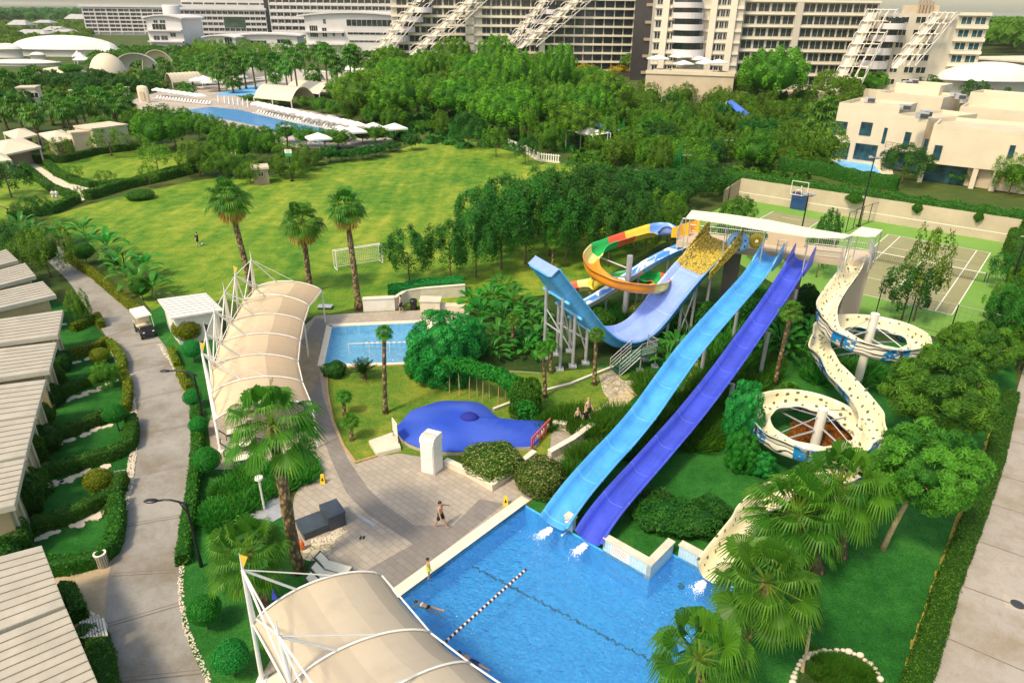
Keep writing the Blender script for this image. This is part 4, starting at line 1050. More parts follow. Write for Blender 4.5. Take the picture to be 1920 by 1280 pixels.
S1,path1,s1=straight_slide('light blue open racing slide running down into the big pool',(1447,480),(1041,989),[(1447,480),(1428,505),(1410,530),(1370,578),(1330,622),(1290,668),(1250,725),(1210,785),(1170,833),(1130,872),(1090,920),(1060,960),(1041,988)],.12,('fl_light','fl_lightout'),1.55,None)
S2,path2,s2=straight_slide('violet blue open racing slide beside the light blue one',(1505,488),(1106,1017),[(1505,488),(1487,512),(1457,560),(1405,640),(1352,712),(1292,792),(1222,872),(1160,940),(1126,984),(1106,1016)],.12,('fl_purple','fl_purpleout'),1.45,None)
for o,path,ii,sg in((S1,path1,(12,30,48),-1),(S2,path2,(10,26,44),1)):
 for i in ii:
  if i<len(path):p=path[i];s=s1*(.75*sg);post(o,(p.x+s.x,p.y+s.y,p.z-.25),.15,(p.x,p.y,p.z-.1))
def spray(label,c,d,L,W,seed):
 rs=random.Random(seed);mb=MB();d=V(d).normalized();s=V((-d.y,d.x,0))
 for i in range(1100):
  t=abs(rs.gauss(0,.42));x=rs.gauss(0,.26)*W*(.4+t*.9);r=rs.uniform(.010,.032)*(1.3-min(1,t)*.7)
  p=V(c)+d*(t*L)+s*x+V((0,0,rs.uniform(0,.14)*max(.1,1-t)));mb.ball((p.x,p.y,p.z),(r*1.3,r*1.6,r*.7),4,3)
 o=mb.build('splash',foam,smooth=True);return tag(o,label,'splash',kind='stuff')
foam=plain('white_foam',(.86,.90,.93),.5,.05,8)
spray('white splash at the foot of the light blue slide',G(1034,992,ZW),G(1006,1008,ZW)-G(1034,992,ZW),1.15,.5,1)
spray('white splash at the foot of the violet slide',G(1098,1022,ZW),G(1068,1046,ZW)-G(1098,1022,ZW),1.1,.5,2)
spray('white splash at the foot of the cream spotted slide',G(1320,1092,ZW),G(1292,1120,ZW)-G(1320,1092,ZW),.9,.5,3)
# half-pipe
A=G(1345,462,ZP+.2);B=G(1168,642,.3)
hp=thing('half_pipe_slide','wide periwinkle half-pipe slide with a tall upswept end and yellow rock painted entry','water slide',(B.x,B.y,0))
pix=[(1357,452),(1340,468),(1318,490),(1290,516),(1257,562),(1228,600),(1200,628),(1168,643),(1135,640),(1108,622),(1084,597),(1060,568),(1036,537),(1013,509)]
pts=[PL(x,y,A,B)for x,y in pix];d=(B-A);d.z=0;d.normalize()
sf=V((-d.y,d.x,0));sf=sf if sf.x<0 else-sf
z=[p.z for p in pts]
for _ in range(1):z=[z[0]]+[(z[i-1]+2*z[i]+z[i+1])/4 for i in range(1,len(z)-1)]+[z[-1]]
pts=[V((p.x,p.y,max(.3,q)))for p,q in zip(pts,z)]
pts+=[pts[-1]+(pts[-1]-pts[-2])*.06]
path=smooth_path(pts,8,.45)
def hpprof(t):
 w=3.3;h=.62 if t<.5 else min(.85,.62+(t-.5)*.8)
 return uprof(w,h,.10,20,.84)
flume(hp,path,hpprof(0),[('fl_half','fl_halfout'),('fl_rock','fl_halfout')],.10,sect=[(.16,1),(1,0)],sidefix=sf,prof_fn=hpprof,names=('chute','underside'))
for sg in(-1,1):
 mb=MB();q=[path[i]+sf*sg*1.86 for i in range(0,9)]
 for a,b,i in zip(q,q[1:],range(8)):
  h0=.6+.9*max(0,1-i/7.0);h1=.6+.9*max(0,1-(i+1)/7.0);t=sf*.05
  mb.hexa([a-t,b-t,b+t,a+t],[x+V((0,0,h))for x,h in((a-t,h0),(b-t,h1),(b+t,h1),(a+t,h0))])
 for i,p in enumerate(mb.v):mb.uv[i]=(p[0]*.8+p[1],p[2])
 mb.build('side_wall',M['fl_rock'],hp)
KP=len(path)
for f in(.72,.80,.88):
 i=int(f*KP);t=(path[i+1]-path[i-1]).normalized();up=sf.cross(t);up.normalize()
 c=path[i]-up*.2;mb=MB();mb.tube([c+sf*1.8,c-sf*1.8],.11,6);mb.build('rib',M['fl_halfout'],hp)
wp=[]
for f in(.74,.82,.90):
 for sg in(-1.15,1.15):
  q=path[int(f*KP)]+sf*sg;wp.append(q);mb=MB();mb.tube([(q.x,q.y,0),(q.x,q.y,q.z-.25)],.13,10);mb.box((q.x,q.y,.08),(.6,.6,.16));mb.build('support_post',M['galv'],hp)
for i,j,z0,z1 in((0,2,.3,.9),(2,4,.3,.85),(0,1,.6,.6),(2,3,.6,.6),(4,5,.5,.5),(1,3,.3,.9),(2,5,.25,.7)):
 a_,b_=wp[i],wp[j];mb=MB();mb.tube([(a_.x,a_.y,a_.z*z0),(b_.x,b_.y,b_.z*z1)],.06,6);mb.build('brace',M['galv'],hp)
hq=hpprof(1)[0][1];tq=(path[-1]-path[-3]).normalized();uq=sf.cross(tq).normalized();e0,e1=path[-1]+sf*1.62,path[-1]-sf*1.62;k_=uq*hq*.96;mb=MB();mb.hexa([e0,e1,e1+k_,e0+k_],[q+tq*.06 for q in(e0,e1,e1+k_,e0+k_)])
for i,q in enumerate(mb.v):mb.uv[i]=(.7,.1)
mb.build('end_panel',M['fl_half'],hp)
for f,sg in((.12,-1),(.2,-1),(.28,-1),(.36,-1),(.2,1)):
 p=path[int(f*KP)]+sf*(1.3*sg);post(hp,(p.x,p.y,p.z-.2),.13,None)
mb=MB();p=path[int(.2*KP)]-sf*1.3;q=path[int(.28*KP)]-sf*1.3;mb.tube([(p.x,p.y,.3),(q.x,q.y,q.z-.3)],.07,6);mb.tube([(q.x,q.y,.3),(p.x,p.y,p.z-.3)],.07,6);mb.build('brace',M['galv'],hp)
g0=G(1180,700);e=G(1222,668);o=thing('exit_stair','grey steel exit stair with green treads beside the bottom of the half-pipe','stairs',g0)
dd=(G(1222,655,1.3)-G(1195,662,1.3));dd.z=0;dd.normalize();nn=V((-dd.y,dd.x,0));pc=G(1207,660,1.25);frx=(V((pc.x,pc.y,0)),dd,nn)
mb=MB();mb.fbox(frx,(-.7,-.5,1.15),(.9,.7,1.25));mb.build('landing',plain('green_tread',(.03,.12,.06),.8,.2,2),o)
mb=MB()
for i in range(6):mb.fbox(frx,(-1.0-.3*i,-.5,1.0-.18*i),(-.71-.3*i,.7,1.06-.18*i))
mb.build('tread',bpy.data.materials['green_tread'],o)
def fp(u,v,z):return frx[0]+dd*u+nn*v+V((0,0,z))
for v in(-.5,.7):
 mb=MB();mb.tube([fp(-.7,v,1.2),fp(-2.6,v,0)],.05,5)
 for z in(.35,.65,1.0):mb.tube([fp(-.7,v,1.2+z),fp(-2.6,v,z)],.03,5)
 for t in(0,.5,1):mb.tube([fp(-.7-1.9*t,v,1.2-1.2*t),fp(-.7-1.9*t,v,2.2-1.2*t)],.03,5)
 mb.build('handrail',M['galv'],o)
rail(o,fp(-.7,-.5,1.25),fp(.9,-.5,1.25),1.05,.13);rail(o,fp(.9,-.5,1.25),fp(.9,.7,1.25),1.05,.13)
for u,v in((.85,-.45),(.85,.65),(-.6,-.45)):mb=MB();p=fp(u,v,0);mb.tube([p,fp(u,v,1.15)],.06,6);mb.box((p.x,p.y,.07),(.5,.5,.14));mb.build('leg',M['galv'],o)
# rainbow spiral
lft=G(1103,503,4.9);rgt=G(1245,530,3.9);C3=(lft+rgt)/2;R3=(rgt-lft).length/2;ang0=atan2(lft.y-C3.y,lft.x-C3.x)
rb_=thing('spiral_slide','multicoloured open spiral slide of red, yellow, green, orange and blue sections','water slide',(C3.x,C3.y,0))
def cp(C,r,deg,z):a=radians(deg);return V((C.x+r*cos(a),C.y+r*sin(a),z))
pts=[G(1290,440,ZP-.15),G(1262,440,6.5),G(1225,440,6.1),cp(C3,R3*1.0,110,5.8),cp(C3,R3,150,5.4),cp(C3,R3,190,4.95),cp(C3,R3,230,4.55),cp(C3,R3,270,4.2),cp(C3,R3,310,3.85),cp(C3,R3,350,3.5),cp(C3,R3*.95,30,3.15),cp(C3,R3*.85,75,2.8),cp(C3,R3*.9,120,2.45),G(1120,541,2.0),G(1090,545,1.75),G(1060,550,1.5)]
path=smooth_path(pts,8,.3)
flume(rb_,path,uprof(1.35,.75,.07,10,.3),[('fl_orange','fl_orange'),('fl_blue','fl_half'),('fl_yellow','fl_yellow'),('fl_red','fl_red'),('fl_green','fl_green'),('fl_cream','fl_cream')],.06,bank=1.2,sect=[(.035,0),(.115,1),(.20,2),(.265,3),(.325,4),(.37,5),(.43,0),(.60,0),(.66,2),(.74,3),(.80,4),(.88,4),(.935,2),(.965,5),(1,3)])
mb=MB();e0=G(1285,440,ZP);t=(path[1]-path[0]).normalized();sd=V((t.y,-t.x,0)).normalized()
for sg in(-1,1):
 a=path[0]+sd*sg*.78-t*.6;b=path[4]+sd*sg*.78
 q=[a-sd*.04,b-sd*.04,b+sd*.04,a+sd*.04];mb.hexa([p+V((0,0,-.1))for p in q],[q[0]+V((0,0,1.35)),q[1]+V((0,0,.8)),q[2]+V((0,0,.8)),q[3]+V((0,0,1.35))])
mb.build('entry_gate',M['fl_orange']if False else plain('amber_fibreglass',(.85,.42,.02),.3,.08,2),rb_)
post(rb_,(C3.x+.3,C3.y+.6,6.0),.26,None)
mb=MB()
for dg,z in((130,5.3),(200,4.6),(330,3.5),(40,2.9)):mb.tube([(C3.x+.3,C3.y+.6,z-.5),cp(C3,R3,dg,z-.1)],.07,6)
mb.build('brace',M['galv'],rb_)
for g,zz in((G(1107,565),1.7),(G(1205,580),3.6)):post(rb_,(g.x,g.y,TZ(g,520)),.14)
# wave painted slide
A=G(1330,452,ZP-.2);B=G(1098,578,.9);wv=thing('wave_slide','narrow blue and white wave painted slide crossing under the rainbow spiral','water slide',(B.x,B.y,0))
pts=[PL(x,y,A,B)for x,y in((1330,453),(1290,468),(1250,485),(1210,507),(1170,534),(1130,560),(1098,578))]
path=smooth_path(pts,8,.4);flume(wv,path,uprof(1.3,.6,.06,10,.35),[('fl_wave','hotelwhite'),('fl_wave','fl_halfout')],.06,sect=[(.5,1),(1,0)])
for f in(.3,.55,.8):p=path[int(f*len(path))];post(wv,(p.x,p.y,p.z-.15),.1)
# cream spotted spiral
C1=G(1606,722);C2=G(1524,848);top=G(1607,488,ZP-.1)
sp=thing('cream_spiral_slide','cream spotted spiral slide with blue and black flame painting outside','water slide',(C2.x,C2.y,0))
r1,r2=3.45,3.45;C2C=C2.copy();C2=C2+V((-.45,0,0))
pts=[top,PL(1592,520,top,cp(C1,r1,165,0)),PL(1570,552,top,cp(C1,r1,165,0)),cp(C1,r1*1.0,168,4.75),cp(C1,r1,205,4.25),cp(C1,r1,245,3.95),cp(C1,r1,290,3.7),cp(C1,r1,335,3.5),cp(C1,r1,20,3.3),cp(C1,r1,65,3.1),cp(C1,r1,110,2.95),cp(C1,r1,150,2.75),cp(C1,r1,185,2.5)]
e1=cp(C2,r2*1.22,32,2.15);m1=pts[-1]
pts+=[m1.lerp(e1,.3)-V((.35,0,0)),m1.lerp(e1,.66)-V((.12,0,0)),e1]
pts+=[cp(C2,r2*1.05,-8,1.95),cp(C2,r2,-32,1.82),cp(C2,r2,-55,1.7),cp(C2,r2,-95,1.6),cp(C2,r2,-135,1.5),cp(C2,r2,185,1.42),cp(C2,r2,145,1.36),cp(C2,r2,105,1.3),cp(C2,r2,65,1.2),cp(C2,r2*1.0,20,.95),cp(C2,r2*1.02,-25,.65),cp(C2,r2*1.15,-70,.45),G(1446,938,.45),G(1403,990,.4),G(1362,1046,.3),G(1328,1088,.15)]
path=smooth_path(pts,8,.28)
flume(sp,path,uprof(1.38,.9,.06,12,.28),[('fl_white','fl_flame')],.06,bank=1.4,flange=3.2)
for C,zt,rr,lst in((C1,TZ(C1,588),.30,((200,4.2),(300,3.6),(20,3.2),(110,2.9),(185,2.5))),(C2C,TZ(C2C,766),.30,((25,1.9),(300,1.6),(200,1.4),(105,1.25)))):
 post(sp,(C.x,C.y,zt),rr,None,14,'white')
 for dg,zz in lst:
  mb=MB();rr2=r1 if C is C1 else r2;a=cp(C,.25,dg,zz+.3);b=cp(C1 if C is C1 else C2,rr2-.5,dg,zz-.05);mb.tube([a,b],.06,6);mb.tube([cp(C,.25,dg,min(zt-.1,zz+1.3)),b+V((0,0,.5))],.035,5);mb.build('arm',M['galv'],sp)
  # tensile awnings
def awning(name,label,arcs,z,rise,masts,mat,tone,nb=4,feet=True):
 """arcs: [(Lx,Ly,Rx,Ry)] pixel ends of each arch at height z; masts: [(peak px, peak height, foot px, arc index)]"""
 Ls=[G(a,b,z)for a,b,_,_ in arcs];Rs=[G(c,d,z)for _,_,c,d in arcs]
 o=thing(name,label,'awning',(Ls[-1].x,Ls[-1].y,0))
 NS=24
 def arc(i,t,off=0):
  L,Rr=Ls[i],Rs[i];p=L.lerp(Rr,t);return p+V((0,0,rise*(1-(2*t-1)**2)**.8+off))
 mb=MB()
 for i in range(len(arcs)-1):
  for k in range(NS):
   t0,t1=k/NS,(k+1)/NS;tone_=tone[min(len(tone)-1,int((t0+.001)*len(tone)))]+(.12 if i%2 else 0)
   m=5
   for j in range(m):
    s0,s1=j/m,(j+1)/m
    def q(t,s):
     p=arc(i,t).lerp(arc(i+1,t),s);return p-V((0,0,.22*sin(pi*s)))
    mb.quad(q(t0,s0),q(t0,s1),q(t1,s1),q(t1,s0),0,tone_)
 mb.build('canopy',mat,o,True)
 for i in range(len(arcs)):
  mb=MB();mb.tube([arc(i,k/16,.07)for k in range(17)],.045,6);mb.build('arch',M['steel'],o,True)
 for S_ in(Ls,Rs):
  mb=MB();mb.tube([p+V((0,0,.03))for p in S_],.04,6);mb.build('edge_tube',M['steel'],o)
 pk=[]
 for(px_,py_,h,fx,fy,i)in masts:
  P=G(px_,py_,h);pk.append(P);f=G(fx,fy);mb=MB()
  mb.tube([f,P],[.10,.07],8);mb.tube([P,P+V((0,0,.8))],[.05,.01],6)
  mb.box((f.x,f.y,.05),(.4,.4,.1));mb.build('mast',M['steel'],o)
  mb=MB()
  mb.tube([P,arc(i,.02,.05)],.055,6);mb.tube([P,arc(i,.34,.08)],.05,6);mb.tube([P,arc(i,.62,.08)],.028,5)
  if i+1<len(arcs):mb.tube([P,arc(i+1,.02,.05)],.045,5)
  if i>0:mb.tube([P,arc(i-1,.03,.05)],.045,5)
  mb.build('stay',M['steel'],o)
 for a,b in zip(pk,pk[1:]):mb=MB();mb.tube([a,b],.035,5);mb.build('stay',M['steel'],o)
 if feet:
  for p in Rs[::2]:mb=MB();mb.tube([(p.x,p.y,0),p],.06,6);mb.build('post',M['steel'],o)
 return o,pk,Ls,Rs,arc
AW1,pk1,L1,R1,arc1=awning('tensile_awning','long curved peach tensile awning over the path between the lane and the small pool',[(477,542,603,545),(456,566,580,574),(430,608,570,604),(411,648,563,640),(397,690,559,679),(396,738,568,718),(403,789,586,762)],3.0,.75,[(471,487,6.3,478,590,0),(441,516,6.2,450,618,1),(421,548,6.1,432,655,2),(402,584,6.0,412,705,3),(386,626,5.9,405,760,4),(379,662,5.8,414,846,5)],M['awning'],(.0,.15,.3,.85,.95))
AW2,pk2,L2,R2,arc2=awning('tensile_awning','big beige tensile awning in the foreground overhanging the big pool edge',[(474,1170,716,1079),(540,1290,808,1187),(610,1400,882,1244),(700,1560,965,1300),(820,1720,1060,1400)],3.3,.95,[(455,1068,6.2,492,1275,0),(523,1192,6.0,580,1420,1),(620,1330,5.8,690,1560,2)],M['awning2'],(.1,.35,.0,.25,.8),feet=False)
for P,col,lb in((pk1[0],'lf_palm','a'),(pk1[1],'yellow','b'),(pk1[5],'yellow','c'),(pk2[0],'yellow','d')):
 pass
def pennant(P,m,label):
 mb=MB();a=P+V((0,0,.75));mb.hexa([a+V((0,-.012,0)),a+V((.28,-.012,-.12)),a+V((.06,-.012,-.62))],[a+V((0,.012,0)),a+V((.28,.012,-.12)),a+V((.06,.012,-.62))])
 tag(mb.build('pennant',m),label,'flag')
pennant(pk1[1],M['yellow'],'yellow pennant on the second mast from the far end of the peach awning')
pennant(pk1[5],M['yellow'],'yellow pennant on the nearest mast of the peach awning')
pennant(pk1[4],M['blackcl'],'dark pennant on a mast of the peach awning beside the garden hut')
pennant(pk2[0],M['yellow'],'yellow pennant on the mast among the palm fronds at the foreground awning')
q=arc2(0,.16,.3);mb=MB();mb.hexa([q,q+V((.22,.02,0)),q+V((.1,0,.55))],[q+V((0,.03,0)),q+V((.22,.05,0)),q+V((.1,.03,.55))]);tag(mb.build('pennant',M['flagblue']),'small blue flag on the foreground beige awning','flag')
# bungalows along the left edge
seam=plain('roof_seam',(.22,.18,.13),.8,.1,2);rooft=plain('bungalow_roof',(.43,.39,.32),.6,.14,.5,dirt=(.40,.34,.26));fascia=plain('roof_fascia',(.54,.49,.38),.6,.08,1)
bwall=plain('bungalow_wall',(.48,.37,.20),.85,.12,.8)
def bungalow(label,tr,br,bl,tl,nseam,z=3.2,th=.32,wall=True):
 p=[G(*q,z)for q in(tr,br,bl,tl)];o=thing('bungalow',label,'bungalow',(p[1].x,p[1].y,0),group='bungalows along the left lane')
 mb=MB();mb.hexa([V((q.x,q.y,z-th))for q in p[::-1]],[V((q.x,q.y,z))for q in p[::-1]])
 rf=mb.build('roof',fascia,o)
 mb=MB();a,b,c,d=p;cx=sum(p,V())/4
 e=[cx+(q-cx)*.992 for q in p];mb.sheet([V((q.x,q.y,z+.012))for q in e[::-1]]);mb.build('roof_sheet',rooft,rf)
 mb=MB()
 for i in range(1,nseam):
  t=i/nseam;s=e[0].lerp(e[1],t);f=e[3].lerp(e[2],t);w=(e[1]-e[0]).normalized()*.018
  mb.hexa([V((q.x,q.y,z+.013))for q in(s-w,f-w,f+w,s+w)][::-1],[V((q.x,q.y,z+.045))for q in(s-w,f-w,f+w,s+w)][::-1])
 mb.build('roof_seam',seam,rf)
 if wall:
  r=[a.lerp(d,.08),b.lerp(c,.08),c,d];cc=r[0].lerp(r[1],.5)
  r=[cc.lerp(r[0],.86),cc.lerp(r[1],.86),b.lerp(c,.9).lerp(cc,.1),a.lerp(d,.9).lerp(cc,.1)]
  mb=MB();mb.prism(r,0,z-th-.003);mb.build('wall',bwall,o)
  mb=MB();x=r[1];y=r[0];n=(b-c).normalized()*.06
  for t in(.12,.5,.88):q=x.lerp(y,t)+n;mb.tube([(q.x,q.y,0),(q.x,q.y,z-th)],.08,6)
  mb.build('veranda_post',M['cream'],o)
 return o
bungalow('cream ribbed bungalow roof in the far left corner, only its edge showing',(12,467),(34,488),(-60,512),(-60,490),7)
bungalow('second bungalow roof along the left edge, narrow cream ribbed slab',(47,493),(67,517),(-90,558),(-90,530),7)
bungalow('third bungalow roof along the left edge, cream slab over dark shade',(80,527),(105,553),(-120,605),(-120,572),7)
bungalow('cream ribbed bungalow roof level with the golf cart at the left edge',(118,581),(108,628),(-140,662),(-140,618),8)
bungalow('cream ribbed bungalow roof beside the spiral tree hedge plot',(106,641),(92,694),(-160,732),(-160,672),8)
bungalow('tall cream bungalow roof, first of the three stepping together at the left edge',(86,711),(67,777),(-190,815),(-190,745),7)
bungalow('cream bungalow roof in the middle of the three stepping together',(66,781),(48,853),(-200,905),(-200,822),7)
bungalow('cream bungalow roof nearest the rows of hedges, with a veranda under its end',(47,859),(27,946),(-220,1008),(-220,910),8)
bungalow('lower left bungalow roof next to the driveway, eight broad ribs',(78,1022),(121,1134),(-200,1258),(-200,1095),9)
bungalow('bungalow roof in the bottom left corner with long slanting ribs',(124,1140),(200,1320),(-200,1520),(-200,1270),12)
p=[G(x,y,.75)for x,y in((193,1160),(200,1190),(153,1194),(151,1167))];o=thing('box_cover','small pale ribbed cover of a utility box beside the lane','utility box',(p[1].x,p[1].y,0))
mb=MB();mb.hexa([V((q.x,q.y,.0))for q in p[::-1]],[V((q.x,q.y,.7))for q in p[::-1]]);mb.build('box',M['concrete'],o)
c=sum(p,V())/4;mb=MB();e=[c+(q-c)*1.1 for q in p];mb.hexa([V((q.x,q.y,.703))for q in e[::-1]],[V((q.x,q.y,.78))for q in e[::-1]]);mb.build('lid',M['white'],o)
mb=MB()
for i in range(1,9):t=i/9;s=e[0].lerp(e[3],t);f=e[1].lerp(e[2],t);w=(e[3]-e[0]).normalized()*.015;mb.hexa([V((q.x,q.y,.781))for q in(s-w,f-w,f+w,s+w)],[V((q.x,q.y,.80))for q in(s-w,f-w,f+w,s+w)])
mb.build('rib',seam,o)
# plots of clipped hedges beside the bungalows
HG='clipped hedges dividing the bungalow gardens'
def ph(pts,w,h,kind,label,group=HG,**kw):return hedge('clipped_hedge',GP(pts),w*.72,h*.85,M[kind],label,group=group,**kw)
ph([(132,672),(160,664),(186,655),(206,647)],.8,.85,'lf_hedgey','golden topped hedge of the farthest garden plot below the curve of the lane')
ph([(122,742),(155,727),(186,714),(222,703)],.9,.85,'lf_hedge','straight green hedge behind the small spreading tree')
ph([(228,705),(232,685),(222,664),(208,650)],.8,.8,'lf_hedgey','golden hedge curving along the edge of the lane')
ph([(107,826),(150,808),(180,796),(205,787)],.95,.9,'lf_hedge','hedge running to the ball topiary on its stem')
ph([(238,775),(243,745),(241,722),(235,708)],.7,.8,'lf_hedgey','short golden hedge beside the pebble edging')
ph([(86,895),(120,886),(160,875),(212,860),(246,842),(250,815),(249,795)],.95,.95,'lf_hedge','long dark hedge turning up along the lane',taper=.95)
ph([(70,995),(105,985),(150,970),(190,950),(222,932),(232,905)],.95,.95,'lf_hedge','long green hedge behind the golden dome shrub')
ph([(90,1072),(135,1070),(185,1057),(212,1036),(222,1000),(224,960),(221,945)],1.0,.95,'lf_hedge','thick dark hedge wrapping the last garden plot beside the litter bin')
ph([(116,1118),(135,1121),(148,1150),(152,1165)],.9,.9,'lf_hedge','short rounded hedge beside the sandy driveway')
ph([(150,1205),(185,1205),(197,1260),(203,1340)],1.3,.9,'lf_hedge','dark hedge at the bottom beside the box cover')
ph([(128,488),(152,504),(180,522),(215,552),(266,594)],.9,1.0,'lf_hedgey','long golden hedge along the upper side of the lane')
ph([(138,622),(160,612),(185,600),(192,615)],.8,.8,'lf_hedgey','hedge of the plot level with the golf cart')
ph([(345,1060),(352,1000),(362,940),(368,890),(372,840),(368,775)],.9,.75,'lf_hedge','clipped hedge strip along the right side of the lane','hedges on the right of the lane')
ph([(338,700),(347,722),(358,735)],.7,.7,'lf_hedgey','short golden hedge beside the tall lamp','hedges on the right of the lane')
ph([(322,660),(334,690)],.6,.6,'lf_hedgey','small golden hedge below the domed shrub','hedges on the right of the lane')
def flags(label,pts,n,seed):
 rs=random.Random(seed);p=resample(GP(pts),.5);mb=MB()
 for i in range(n):
  q=p[int(i*(len(p)-1)/max(1,n-1))]+V((rs.uniform(-.18,.18),rs.uniform(-.18,.18),0));r=rs.uniform(.2,.34);k=6;a0=rs.random()*6
  poly=[(q.x+r*rs.uniform(.7,1.1)*cos(a0+2*pi*j/k),q.y+r*rs.uniform(.7,1.1)*.8*sin(a0+2*pi*j/k))for j in range(k)]
  mb.prism(poly,.009,.035+.004*i)
 o=mb.build('stepping_stones',M['stone']);o['kind']='structure'
flags('',[(140,682),(160,675),(176,668)],6,1);flags('',[(122,752),(150,742),(180,732),(215,715)],14,2);flags('',[(108,835),(140,822),(180,806),(205,797)],12,3)
flags('',[(95,912),(130,900),(165,885),(205,872)],12,4);flags('',[(80,1008),(110,998),(150,982),(190,962),(175,975)],16,5);flags('',[(95,906),(108,904)],3,6);flags('',[(105,612),(118,608)],4,7)
TG='clipped ball shrubs along the lane'
def ptop(kind,cx,cy,r,label,stem=.0,group=TG):
 """ball shrub whose centre is seen at (cx,cy) with pixel radius r"""
 zc=.6+stem
 for _ in range(3):g=G(cx,cy,zc);rr=r*ZC(g)/F;zc=rr*.85+stem
 return bush(kind,(g.x,g.y,0),rr,2*rr*.95,label,group,name='ball_shrub',stem=max(.001,stem))
for a in(('golden',187,667,17,'small golden ball shrub in the second plot',0),('ball',215,776,20,'emerald ball tree on a short stem in the middle plot',.7),('golden',184,901,25,'large golden dome shrub in the lower plot',0),('golden',226,903,13,'golden bush beside the grey manhole slab',0),('shrub',213,952,17,'loose green bush at the lane corner of the lowest plot',0),('golden',351,618,27,'big golden dome shrub in front of the white garden hut',0),('ball',360,655,18,'emerald ball shrub between the dome shrub and the awning',.5),('ball',361,745,17,'emerald ball shrub at the foot of the middle lamp',.3),('ball',372,797,17,'small emerald ball shrub in the clipped strip',.3),('ball',388,863,25,'large emerald ball shrub opposite the golden dome',.4),('ball',383,1145,30,'emerald ball shrub on the lower lawn by the palm',.5),('ball',432,1232,33,'emerald ball shrub at the bottom beside the awning mast',.5),('darkball',263,538,18,'dark ball shrub at the end of the long golden hedge',.6),('darkball',157,472,17,'dark ball shrub among the banana plants near the top of the lane',.6),('darkball',210,490,14,'dark small ball shrub behind the golden hedge',.4)):
 ptop(a[0],a[1],a[2],a[3],a[4],a[5])
SG='dark shrubs against the bungalows'
for i,(x,y,ty,w)in enumerate(((118,700,655,42),(108,725,690,40),(105,765,718,46),(88,800,757,40),(95,850,795,55),(70,875,815,50),(62,975,885,62),(35,1050,985,75),(85,690,645,40),(75,940,880,50),(20,1080,1010,70))):
 pbush(('shrubdark','shrub')[i%2],x,y,ty,w,'dark green shrub growing against the end wall of a bungalow',SG)
ptree('olive_near',204,727,682,52,'small spreading tree with bent trunk beside the second hedge');ptree('olive_near',158,612,545,40,'small twisted tree beside the lane above the golf cart')
# lamps
def curved_lamp(label,base,ty,dirx,L=1.6):
 b=G(*base);h=TZ(b,ty);o=thing('street_lamp',label,'street lamp',b);mb=MB()
 mb.tube([(0,0,0),(0,0,h*.97)],[.075,.055],8);mb.tube([(0,0,0),(0,0,.7)],.10,8);mb.v=[(x+b.x,y+b.y,z)for x,y,z in mb.v];mb.build('pole',M['black'],o)
 d=V(dirx).normalized();mb=MB();pts=[b+V((0,0,h*.95))+d*(L*t)+V((0,0,.28*sin(t*2.2)))for t in(-.12,.0,.25,.5,.75,1)];mb.tube(pts,.05,6);mb.tube([b+V((0,0,h*.80)),pts[2]],.035,5);mb.build('arm',M['black'],o,True)
 mb=MB();e=pts[-1];mb.ball(e+d*.3,(.36,.17,.075),12,6);
 a=atan2(d.y,d.x);c=e+d*.3;mb.v=[(c.x+(x-c.x)*cos(a)-(y-c.y)*sin(a),c.y+(x-c.x)*sin(a)+(y-c.y)*cos(a),z)for x,y,z in mb.v]
 mb.build('lamp_head',M['black'],o,True);return o
curved_lamp('curved black street lamp beside the lane by the nearest bungalows',(378,1062),938,(-1,-.05,0),1.25)
curved_lamp('curved black street lamp halfway along the lane beside the awning',(383,790),697,(-1,.0,0),1.5)
curved_lamp('curved black street lamp standing against the white garden hut',(345,600),556,(-1,.2,0),1.6)
curved_lamp('curved black street lamp among the banana plants',(235,500),472,(-1,.2,0),1.8);curved_lamp('curved black street lamp behind the first bungalow roof',(122,465),425,(-1,.2,0),1.9);curved_lamp('curved black lamp at the far left edge of the gardens',(20,412),390,(-1,.2,0),1.9)
def flood(label,base,ty,nhead=4,r=.10,plat=True):
 b=G(*base);h=TZ(b,ty);o=thing('floodlight_mast',label,'floodlight',b);mb=MB();mb.tube([b,(b.x,b.y,h)],[r,r*.7],8);mb.box((b.x,b.y,.1),(.5,.5,.2));mb.build('pole',M['black'],o)
 mb=MB();mb.tube([(b.x-.5,b.y,h),(b.x+.5,b.y,h)],.05,6);mb.build('crossbar',M['black'],o)
 for i in range(nhead):
  x=b.x-.45+.9*(i%2)+.1*(i//2);y=b.y-.25+.5*(i//2);mb=MB();t=.35 if i//2 else-.35
  q=[V((x-.22,y-.16,h+.10-t*.16)),V((x+.22,y-.16,h+.10-t*.16)),V((x+.22,y+.16,h+.10+t*.16)),V((x-.22,y+.16,h+.10+t*.16))]
  mb.hexa(q,[p+V((0,0,.14))for p in q]);mb.build('lamp_head',M['galv'],o)
 return o
flood('tall floodlight mast at the fence dividing the two courts',(1609,425),298);flood('floodlight mast in front of the blue basketball stand',(1495,470),368);flood('floodlight mast at the far right corner of the tennis court',(1885,560),445,2)
flood('black floodlight mast among olive trees, second right of the wood',(1358,320),265,2);flood('black floodlight mast left of the olive trees at the court corner',(1281,345),293,2);flood('low black floodlight mast above the dark grove',(1182,360),320,2)
o=flood('tall floodlight mast with a green notice board beside the activity pool',(548,340),239,4)
b=G(548,340);z=TZ(b,296);mb=MB();mb.box((b.x,b.y-.16,z+.45),(1.1,.06,.45));mb.build('notice_board',plain('green_board',(.03,.28,.12),.5,.1,3),o);mb=MB();mb.box((b.x,b.y-.16,z+1.02),(1.1,.06,.60));mb.build('notice_panel',M['white'],o)
mb=MB()
